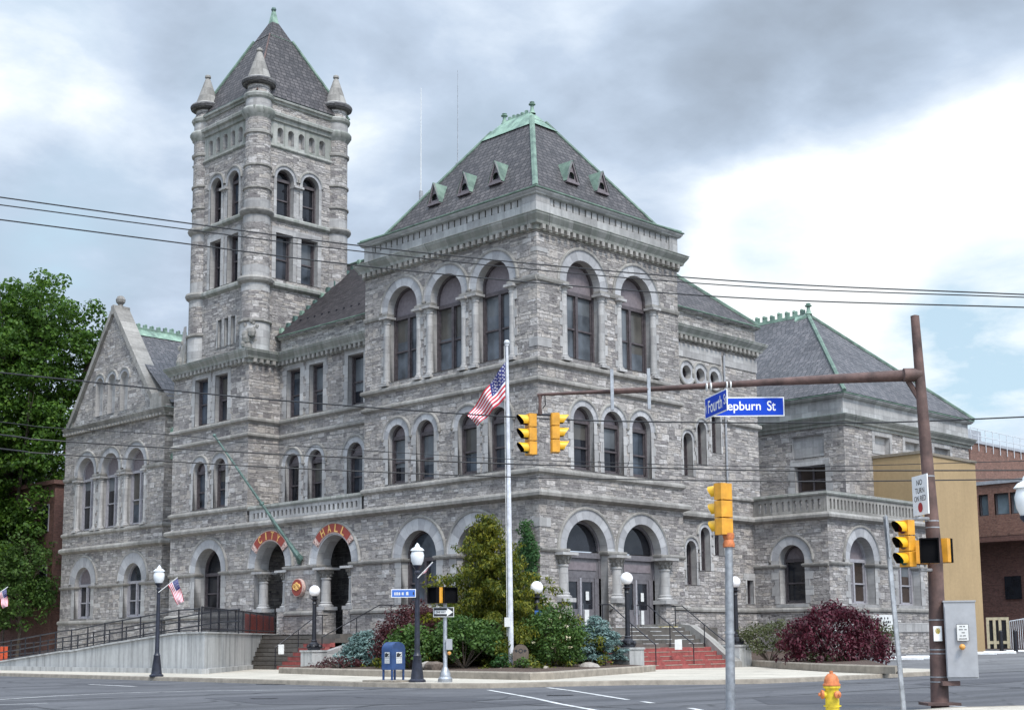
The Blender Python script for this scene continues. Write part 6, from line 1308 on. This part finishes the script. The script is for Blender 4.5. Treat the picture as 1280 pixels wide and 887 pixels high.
# ---- CITY and HALL arc signs, round sign
def arc_sign(cy, word, r0, r1, label):
    cz = 6.8-1.42; t = thing('arch_sign', (-.12, cy, cz+r0), label, 'sign'); N = 20; A0, A1 = R_(33), R_(147); mb = MB()
    def pt(a, r, d): return Vector((-d, cy+r*math.cos(a), cz+r*math.sin(a)))
    for (q0, q1, d, m) in ((r0, r1, .085, 'scroll_pink'), (r0+.05, r1-.05, .1, 'sign_red')):
        b0_, b1_ = (A0, A1) if d < .09 else (A0+.18, A1-.18)
        for i in range(N):
            a, b = b0_+(b1_-b0_)*i/N, b0_+(b1_-b0_)*(i+1)/N
            mb.quad(pt(a, q0, d), pt(b, q0, d), pt(b, q1, d), pt(a, q1, d), m); mb.quad(pt(a, q1, d), pt(b, q1, d), pt(b, q1, .03), pt(a, q1, .03), m); mb.quad(pt(a, q0, d), pt(b, q0, d), pt(b, q0, .03), pt(a, q0, .03), m)
    mb.build('plate', t); sc = MB()
    for e in (A0+.07, A1-.07):
        for (dr_, rr) in ((.14, .11), (.36, .13), (.25, .06)):
            c = pt(e, r0+dr_, .1); sc.tube([c+Vector((-.01, math.cos(g)*rr*(1-g/16), math.sin(g)*rr*(1-g/16))) for g in [k*.5 for k in range(22)]], .026, 'scroll_pink', 6)
    sc.build('scroll', t); lt = MB(); n = len(word); rm = (r0+r1)/2; sp = R_(19)
    for k, ch in enumerate(word):
        a = math.pi/2-sp*((n-1)/2-k); rad = Vector((0, math.cos(a), math.sin(a))); tan = Vector((0, math.sin(a)*-1, math.cos(a)))
        text_mesh(lt, ch, pt(a, rm, .112), Vector((0, -math.sin(a), math.cos(a))), rad, .42, 'sign_gold', {'I': .11}.get(ch, .3), bold=.02)
    lt.build('lettering', t)
arc_sign(20.0, 'CITY', 1.44, 2.0, 'red arched sign with gold letters reading CITY'); arc_sign(14.47, 'HALL', 1.5, 2.04, 'red arched sign with gold letters reading HALL')
rc = onX(373.3, 734, -.12); t = thing('round_sign', tuple(rc), 'round red medallion sign with a gold monogram hung between the arches', 'sign')
mb = MB(); 
for r, d, m in ((.47, 0, 'scroll_pink'), (.43, .03, 'sign_red')):
    mb.poly([rc+Vector((-d-.1, r*math.cos(k*math.pi/12), r*math.sin(k*math.pi/12))) for k in range(24)], m); 
    for k in range(24): a, b = k*math.pi/12, (k+1)*math.pi/12; mb.quad(rc+Vector((-d-.1, r*math.cos(a), r*math.sin(a))), rc+Vector((-d-.1, r*math.cos(b), r*math.sin(b))), rc+Vector((.1, r*math.cos(b), r*math.sin(b))), rc+Vector((.1, r*math.cos(a), r*math.sin(a))), m)
mb.build('disc', t); mb = MB()
for yo, zo, rr, sp in ((.15, .02, .17, 1), (-.15, .02, .17, -1), (0, -.06, .12, 1), (0, .16, .1, -1)):     # interlaced gold scrolls
    mb.tube([rc+Vector((-.15, yo+sp*math.cos(g)*rr*(1-g/15), zo+math.sin(g)*rr*(1-g/15))) for g in [k*.45 for k in range(20)]], .032, 'sign_gold', 6)
mb.build('monogram', t)
card('notice_board', tuple(onX(1104, 778, 14.5)), .95, .75, 'off_white', 'small white parking notice in front of the annex wall behind the maple', 'notice', (0.7, -.7, 0), [('', .22, .1, .5, 'ink'), ('', .05, .12, .7, 'ink'), ('', -.13, .06, .7, 'ink'), ('', -.25, .06, .5, 'ink')])
mb = MB(); p = onX(1104, 790, 14.55); mb.tube([(p.x, p.y, .4), (p.x, p.y, p.z+.3)], .03, 'galvanised', 6); tag(mb.build('notice_post'), 'short metal post of the white parking notice behind the maple', 'post')
# memorial stone, boulders, stone marker
p = atD(651, 836, 50.6); t = thing('memorial_stone', tuple(p), 'brown round topped memorial stone with a small emblem at the foot of the flagpole', 'memorial')
mb = MB(); c = Vector((p.x, p.y, 0)); w, hz = .29, .95; pts = [(-w, 0), (-w, .62)]+[(-w*math.cos(math.pi*i/10), .62+.3*math.sin(math.pi*i/10)) for i in range(1, 10)]+[(w, .62), (w, 0)]
A = [c+RTh*a+ZU*(b+.3)-FWh*.09 for a, b in pts]; B = [q+FWh*.18 for q in A]; mb.poly(A, 'headstone_brown'); mb.poly(B, 'headstone_brown')
for i in range(len(A)): j = (i+1) % len(A); mb.quad(A[i], A[j], B[j], B[i], 'headstone_brown')
mb.build('slab', t); mb = MB(); e = c-FWh*.095+ZU*.98
mb.poly([e+RTh*.085*math.cos(k*.524)+ZU*.085*math.sin(k*.524) for k in range(12)], 'ink'); mb.poly([e-FWh*.003+RTh*.05*math.cos(k*.524)+ZU*.05*math.sin(k*.524) for k in range(12)], 'headstone_brown')
for s_ in (-1, 1): mb.poly([e+RTh*s_*a+ZU*b for a, b in ((.1, .0), (.15, .06), (.23, .02), (.15, -.06))], 'ink')
mb.build('emblem', t)
def rock(p, r, label, m='boulder', sq=.7, seed=1, grp='boulders in the planting beds'):
    rnd = random.Random(seed); bm = bmesh.new(); bmesh.ops.create_icosphere(bm, subdivisions=3, radius=1); ph = [rnd.uniform(0, 6) for _ in range(6)]
    mb = MB()
    for v in bm.verts:
        x, y, z = v.co; k = 1+.16*math.sin(3*x+ph[0])+.14*math.sin(4*y+ph[1])+.12*math.sin(5*z+ph[2])+.05*math.sin(11*x+9*y+ph[3]); v.co = Vector((x*k*r, y*k*r*.8, z*k*r*sq))
    for f in bm.faces: mb.poly([v.co+Vector(p) for v in f.verts], m)
    bm.free(); return tag(mb.build('boulder'), label, 'rock', grp)
rock(atD(533, 836, 49.5)+ZU*.05, .36, 'pale boulder at the kerb behind the lamp and mailbox', seed=2); rock(atD(545, 838, 49.2)+ZU*.05, .38, 'reddish boulder right of the pale one by the mailbox lamp', 'headstone_brown', .8, 5)
rock(atD(738, 836, 52.5)+ZU*-.05, .58, 'low flat boulder between the rose bush and the lamp block', sq=.42, seed=7); rock(atD(627, 843, 49.8), .28, 'small brown stone left of the memorial', 'headstone_brown', .8, 9)
rock(atD(664, 842, 50.5), .33, 'mossy stone just right of the memorial', 'headstone_brown', .8, 11)
mb = MB(); a = atD(676, 843, 50.2); b = atD(684, 834, 50.4); mb.tube([a, b], .12, 'kerb_stone', 4); tag(mb.build('stone_marker'), 'tilted pale stone stub at the foot of the rose bush', 'stone')
# ---- power lines
def wire(pts, D0, D1, r, label, ext=6):
    P = [atD(x, y, D0+(D1-D0)*x/1280) for x, y in pts]; q = [P[0]+(P[0]-P[1]).normalized()*ext]+P+[P[-1]+(P[-1]-P[-2]).normalized()*ext]
    out = []
    for i in range(len(q)-1):                                      # Catmull-Rom so that the sag is smooth
        a, b, c, d = q[max(i-1, 0)], q[i], q[i+1], q[min(i+2, len(q)-1)]
        for k in range(6):
            s = k/6; out.append(.5*((2*b)+(c-a)*s+(2*a-5*b+4*c-d)*s*s+(3*b-a-3*c+d)*s**3))
    out.append(q[-1]); mb = MB(); mb.tube(out, r, 'wire_black', 6); return tag(mb.build('power_line'), label, 'wire', 'overhead power lines')
wire([(0, 246.5), (220, 277), (440, 306), (700, 333), (960, 353.8), (1280, 368)], 33, 34, .016, 'highest black wire crossing the tower and pavilion roof line')
wire([(0, 256), (220, 285), (440, 313), (700, 340), (960, 359.5), (1280, 371.5)], 33, 34, .014, 'black wire just under the highest one')
wire([(0, 274.5), (220, 303), (440, 331), (700, 356), (960, 374), (1280, 384)], 33, 34, .016, 'black wire third from the top, over the arcade arches')
wire([(0, 465.5), (60, 471.8), (340, 499.5), (656, 521.8), (840, 527.3), (1060, 528.2), (1160, 526), (1280, 520.8)], 31, 32, .016, 'black wire passing behind the signal heads and blue boards')
wire([(0, 527), (60, 533.9), (220, 543.7), (320, 553.7), (600, 571.5), (760, 578), (960, 583), (1060, 582), (1280, 575.8)], 30, 31, .008, 'thin wire across the second floor arched windows')
wire([(0, 543), (60, 550), (340, 567), (600, 578.2), (800, 584), (960, 587.8), (1060, 588), (1280, 587.5)], 30, 31, .016, 'black wire across the lower half of the second floor windows')
wire([(0, 560.5), (60, 566.8), (340, 583.6), (600, 594.5), (800, 599), (960, 601.2), (1060, 601.2), (1280, 598.5)], 30, 31, .015, 'lowest black wire along the sill of the second floor windows')

# ================================================================== PLANTS
import numpy as np
RNG = np.random.default_rng(5)
def leaves(name, C, N, size, mat, parent, elong=1.6, jit=.5, droop=0.0):
    """one small bent leaf (two triangles) at every point of C, facing N +- jitter"""
    n = len(C); N = N+RNG.normal(0, jit, (n, 3)); N /= np.linalg.norm(N, axis=1)[:, None]+1e-9
    T = RNG.normal(0, 1, (n, 3)); T[:, 2] -= droop; T -= N*(T*N).sum(1)[:, None]; T /= np.linalg.norm(T, axis=1)[:, None]+1e-9; B = np.cross(N, T)
    s = (size*RNG.uniform(.6, 1.35, n))[:, None]
    V = np.stack([C-T*s*elong*.5, C+B*s*.5+N*s*.12, C+T*s*elong*.5, C-B*s*.5+N*s*.12], 1).reshape(-1, 3)
    i = np.arange(n)*4; Fc = np.stack([i, i+1, i+2, i+3], 1).reshape(-1)
    me = bpy.data.meshes.new(name); me.vertices.add(len(V)); me.vertices.foreach_set('co', V.reshape(-1)); me.loops.add(len(Fc)); me.loops.foreach_set('vertex_index', Fc)
    me.polygons.add(n); me.polygons.foreach_set('loop_start', np.arange(n)*4); me.polygons.foreach_set('loop_total', np.full(n, 4)); me.materials.append(MATS[mat]); me.update(calc_edges=True)
    o = bpy.data.objects.new(name, me); COL.objects.link(o)
    if parent is not None: o.parent = parent; o.matrix_parent_inverse = Matrix.Translation(-PLOC[parent.name])
    return o
def clumps(centres, radii, per, flat=.8):
    """points in many overlapping little balls"""
    C, N = [], []
    for c, r in zip(centres, radii):
        k = max(3, int(per*r*r)); d = RNG.normal(0, 1, (k, 3)); d /= np.linalg.norm(d, axis=1)[:, None]; rad = r*RNG.uniform(.45, 1.0, k)**.6
        C.append(np.array(c)+d*rad[:, None]*np.array([1, 1, flat])); N.append(d+np.array([0, 0, .5]))
    return np.concatenate(C), np.concatenate(N)
def shell(c, rx, ry, rz, n, bottom=-.4, rough=.16, skew=None):
    """clump centres over a lumpy ellipsoid"""
    d = RNG.normal(0, 1, (n*3, 3)); d /= np.linalg.norm(d, axis=1)[:, None]; d = d[d[:, 2] > bottom][:n]
    k = 1+RNG.normal(0, rough, len(d)); k *= RNG.uniform(.62, 1.0, len(d))**.5
    return np.array(c)+d*k[:, None]*np.array([rx, ry, rz])
def stem_set(name, base, tips, r, parent, m='bark'):
    mb = MB()
    for t in tips: b = Vector(base); t = Vector(t); mid = b.lerp(t, .5)+Vector((random.uniform(-.1, .1), random.uniform(-.1, .1), .05)); mb.tube([b, mid, t], [r, r*.6, r*.3], m, 5)
    return mb.build(name, parent)
def bush(name, base, rx, rz, mat, label, cat='shrub', n=90, cr=.28, per=420, size=.07, elong=1.5, ry=None, bottom=-.35, rough=.14, zc=None, group=None, droop=0, jit=.5):
    t = thing(name, tuple(base), label, cat, group); ry = ry or rx; zc = rz*.45 if zc is None else zc; c = (base[0], base[1], base[2]+zc)
    cc_ = shell(c, rx-cr*.6, ry-cr*.6, rz-zc-cr*.3, n, bottom, rough); cc_ = cc_[cc_[:, 2] > base[2]+.02]
    C, N = clumps(cc_, RNG.uniform(cr*.6, cr*1.25, len(cc_)), per); ok = C[:, 2] > base[2]; leaves('foliage', C[ok], N[ok], size, mat, t, elong, jit, droop)
    stem_set('stems', base, [tuple(q) for q in cc_[RNG.integers(0, len(cc_), 14)]], .03, t)
    return t
def gp(px, py, D, z=None):
    p = atD(px, py, D)
    if z is not None: p.z = z
    return p
# dark red maple and the green shrub to its left
p = atD(1046, 838, 58.5); bush('red_maple', (p.x, p.y, .15), 2.72, 2.62, 'leaf_maroon', 'wide dome of dark red Japanese maple in front of the annex', 'tree', 300, .34, 330, .075, 2.2, 2.2, -.25, .07, .75, droop=1.5)
p = atD(962, 828, 63); bush('green_shrub', (p.x, p.y, .3), 1.5, 1.95, 'leaf_olive', 'loose olive green shrub left of the dark red maple', n=110, cr=.3, per=330, size=.075, rough=.2)
p = atD(1094, 812, 66); bush('green_shrub', (p.x, p.y, .35), 1.1, 1.9, 'leaf_olive', 'olive green shrub showing behind the right side of the maple', n=60, cr=.3, per=330, size=.075, rough=.2)
for i, (px, py, lab) in enumerate(((1020, 834, 'small bright green weed under the left front of the maple'), (1034, 835, 'small bright green weed under the middle of the maple'), (1055, 836, 'small bright green weed under the right front of the maple'))):
    p = atD(px, py, 57.8); bush('weed', (p.x, p.y, .28), .4, .6-.12*i, 'leaf_green', lab, 'plant', 14, .13, 800, .06, group='weeds under the maple')
# rose bush
p = atD(693, 836, 52.3); rb = bush('rose_bush', (p.x, p.y, .35), 1.22, 2.25, 'leaf_green', 'big green rose bush with a few pale blooms right of the flagpole', n=210, cr=.3, per=430, size=.072, rough=.13, zc=1.0, bottom=-.7)
C = shell((p.x, p.y, 1.4), 1.15, 1.15, 1.15, 40, -.4, .05); d = (C-np.array(CAM)); C = C[np.argsort((d**2).sum(1))][:9]
fc = np.repeat(C, 7, 0)+RNG.normal(0, .045, (63, 3)); leaves('blooms', fc, RNG.normal(0, 1, (63, 3)), .07, 'petal', rb, 1.1)
# blue spruces: layered low sprays
def spruce(base, rx, ry, h, label, n=260):
    t = thing('blue_spruce', tuple(base), label, 'shrub', 'low blue spruces beside the steps'); cs = []; rs = []
    for k in range(n):
        a = RNG.uniform(0, 2*math.pi); q = RNG.uniform(0, 1)**.55; lay = round(RNG.uniform(.1, 1)*5)/5; R_k = (1-lay*.55)
        cs.append((base[0]+rx*q*R_k*math.cos(a), base[1]+ry*q*R_k*math.sin(a), base[2]+h*lay*(1-.35*q)+RNG.normal(0, .05))); rs.append(RNG.uniform(.13, .3))
    C, N = clumps(cs, rs, 900, .42); leaves('foliage', C, N+np.array([0, 0, .6]), .05, 'leaf_spruce', t, 3.2, .5); stem_set('stems', base, cs[:14], .04, t)
p = atD(746, 826, 55.5); spruce((p.x, p.y, .4), 1.6, 1.7, 1.95, 'pale blue spruce beside the right steps and the rose bush')
p = atD(456, 826, 55.5); spruce((p.x, p.y, .35), 1.25, 1.3, 1.5, 'pale blue spruce beside the left steps')
# barberry, hedges
p = atD(524, 824, 53.6); bush('barberry', (p.x, p.y, .35), 1.85, 2.35, 'leaf_barberry', 'dark red barberry behind the mailbox and street lamp', n=260, cr=.32, per=520, size=.065, rough=.12, zc=1.0)
p = atD(515, 833, 51); bush('green_shrub', (p.x, p.y, .32), 1.0, 1.65, 'leaf_green', 'bright green shrub just behind the street lamp and mailbox', n=110, cr=.27, per=430, size=.085, rough=.13)
p = atD(580, 836, 51); bush('hedge', (p.x, p.y, .32), 1.55, 1.9, 'leaf_green', 'rounded green hedge behind the ONE WAY sign post', n=200, cr=.29, per=420, size=.085, rough=.1)
p = atD(620, 832, 53); bush('hedge', (p.x, p.y, .32), 1.2, 1.7, 'leaf_olive', 'olive tinted hedge at the left of the flagpole', n=130, cr=.29, per=400, size=.08, rough=.1)
p = atD(626, 842, 50.2); bush('low_plant', (p.x, p.y, .32), .42, .55, 'leaf_ivy', 'small dark green plant left of the memorial stone', 'plant', 22, .17, 700, .07, group='small plants by the memorial')
p = atD(655, 843, 50.2); bush('low_plant', (p.x, p.y, .32), .38, .4, 'leaf_green', 'small bright plant in front of the memorial stone', 'plant', 18, .15, 700, .06, group='small plants by the memorial')
p = atD(424, 832, 54); bush('low_plant', (p.x, p.y, .3), 1.2, .5, 'leaf_barberry', 'low dark red ground plant in the mulch left of the mailbox', 'plant', 50, .17, 500, .06, ry=.7)
p = atD(757, 836, 53.6); bush('low_plant', (p.x, p.y, .3), .3, .5, 'leaf_gold', 'small yellow tuft beside the lamp block', 'plant', 14, .14, 700, .05)
# golden conifer: drooping sprays along tiers
p = atD(622, 826, 54.3); t = thing('golden_conifer', (p.x, p.y, .4), 'tall golden green cypress with drooping sprays behind the flagpole', 'conifer'); H = atD(610, 636, 53.5).z-.4
cs, rs = [], []; lean = -RTh*.4
for k in range(180):                                               # separate plume-like branches that arch outwards and droop
    f = (k+.5)/180; z = .4+f**1.05*H*.92; R0 = (1-f)**1.0*5.2+.28; R0 *= RNG.uniform(.55, 1.12); a = k*2.4+RNG.normal(0, .4); m = int(4+R0*5)
    for q_ in range(m):
        s = (q_+RNG.uniform(0, 1))/m; r_ = R0*s; cs.append((p.x+lean.x*f+r_*math.cos(a)+RNG.normal(0, .1), p.y+lean.y*f+r_*math.sin(a)+RNG.normal(0, .1), z+.4*s-.42*s*s*R0*.4+RNG.normal(0, .06))); rs.append(RNG.uniform(.14, .3)*(1.1-.35*f))
C, N = clumps(cs, rs, 480, .65); leaves('foliage', C, N, .06, 'leaf_gold', t, 2.6, .5, 2.0); mb = MB(); mb.tube([(p.x, p.y, .2), (p.x+lean.x*.4, p.y+lean.y*.4, H*.5), (p.x+lean.x, p.y+lean.y, H*.97)], [.14, .09, .02], 'bark', 8); mb.build('trunk', t)
# ivy climbing the corner
t = thing('climbing_ivy', (-.3, .6, .6), 'dark green ivy climbing the stone corner right of the golden conifer', 'ivy'); cs, rs = [], []
zt = onX(657, 650, -.25).z
for k in range(210):
    f = RNG.uniform(0, 1); z = .7+f*(zt-.8); cy = onX(660, 700, -.2).y; w = (.95-.8*f**2)*(1+.25*math.sin(z*4)); y = cy+RNG.uniform(-1, 1)*w-.25*(1-f)
    cs.append((-.22-RNG.uniform(0, .2), y, z)); rs.append(RNG.uniform(.14, .26))
C, N = clumps(cs, rs, 620, 1); leaves('foliage', C, N+np.array([-1, -.3, 0]), .085, 'leaf_ivy', t, 1.2, .45, 1.0); stem_set('stems', (-.2, cy, .6), [tuple(c) for c in cs[:10]], .02, t)
# big trees
def tree(base, H, crown, label, mat='leaf_tree', n=900, cr=(.55, 1.15), per=46, size=.26, limbs=16, tr=.45, name='leafy_tree', seed=1, group=None):
    """crown: list of (dx, dy, z, radius) lobes in camera-right / depth offsets"""
    rnd = random.Random(seed); t = thing(name, tuple(base), label, 'tree', group); b = Vector(base); lob = [(b+RTh*dx+FWh*dy+ZU*z, r) for dx, dy, z, r in crown]
    w = np.array([r**2 for _, r in lob]); w /= w.sum(); cs, rs = [], []
    for i in RNG.choice(len(lob), n, p=w):
        c, r = lob[i]; d = RNG.normal(0, 1, 3); d /= np.linalg.norm(d); q = c+Vector(d)*r*RNG.uniform(.35, 1.05)
        cs.append(tuple(q)); rs.append(RNG.uniform(*cr))
    C, N = clumps(cs, rs, per, .62); leaves('foliage', C, N, size, mat, t, 1.35, .55, .6)
    mb = MB(); top = b+ZU*H*.42; mb.tube([b-ZU*.3, b+ZU*.5, b.lerp(top, .5)+RTh*.15, top], [tr*1.4, tr, tr*.8, tr*.6], 'bark', 10); mb.build('trunk', t); mb = MB()
    for k in range(limbs):
        c, r = lob[k % len(lob)]; e = c+Vector((rnd.uniform(-1, 1), rnd.uniform(-1, 1), rnd.uniform(-.5, 1)))*r*.7; s = (b.lerp(top, rnd.uniform(.55, 1))); m1 = s.lerp(e, .5)+ZU*.4
        mb.tube([s, m1, e], [tr*.38, tr*.22, tr*.06], 'bark', 6)
        for g in range(3): e2 = e+Vector((rnd.uniform(-1, 1), rnd.uniform(-1, 1), rnd.uniform(-.3, 1)))*r*.5; mb.tube([m1.lerp(e, .5), e2], [tr*.12, tr*.03], 'bark', 5)
    mb.build('limbs', t); return t
TB = atD(10, 800, 112); k = 112/1720
def lob(px, py, r, dy=0): return ((px-10)*k, dy, 1.3+(805-py)*k, r)
tree((TB.x, TB.y, 0), 30, [lob(15, 435, 3.8), lob(55, 420, 3.4, -2), lob(92, 440, 2.2, 1), lob(-35, 440, 4.8), lob(30, 480, 4.5, -3), lob(80, 490, 2.8, 2), lob(0, 540, 4.8), lob(50, 560, 3.2, -3), lob(-40, 560, 5.5), lob(15, 620, 3.6, 2), lob(45, 650, 2.6, -1), lob(-20, 660, 5), lob(20, 700, 3.4, -2), lob(52, 715, 2.0, 1), lob(60, 610, 2.6, -4), lob(66, 660, 1.9, -4), lob(28, 745, 2.6, -2), lob(60, 750, 1.6, -3), lob(-5, 740, 3.2, -2), lob(70, 550, 2.2, -3)],
     'huge green shade tree left of the gabled wing', n=1550, cr=(.45, 1.05), per=95, size=.215, limbs=30, tr=.5, seed=3)
tree((-8, 53, 0), 24, [(0, 0, 12, 5.5), (1.5, -2, 16, 4.6), (-3, 2, 15, 5), (0, 0, 20, 4), (2, 3, 9, 4)], 'unseen leafy tree added left of the view to shade the gabled wing', n=700, cr=(.7, 1.3), per=45, size=.34, limbs=14, tr=.35, seed=8)  # out-of-view tree added to block sky light from the gabled wing
T2 = atD(22, 800, 105); tree((T2.x, T2.y, 0), 12, [((30-22)*.061, 0, 1.3+(805-700)*.061, 2.2), (-1.5, 1, 6.2, 2.2), (.6, -1, 4.4, 1.9), (-2.4, 0, 3.4, 1.8), (1.6, 0, 5.4, 1.5)], 'small bright green tree before the dark brick building', 'leaf_green', 380, (.3, .6), 110, .16, 12, .14, 'small_tree', 5)
# woodland far behind on both sides, seen between the buildings
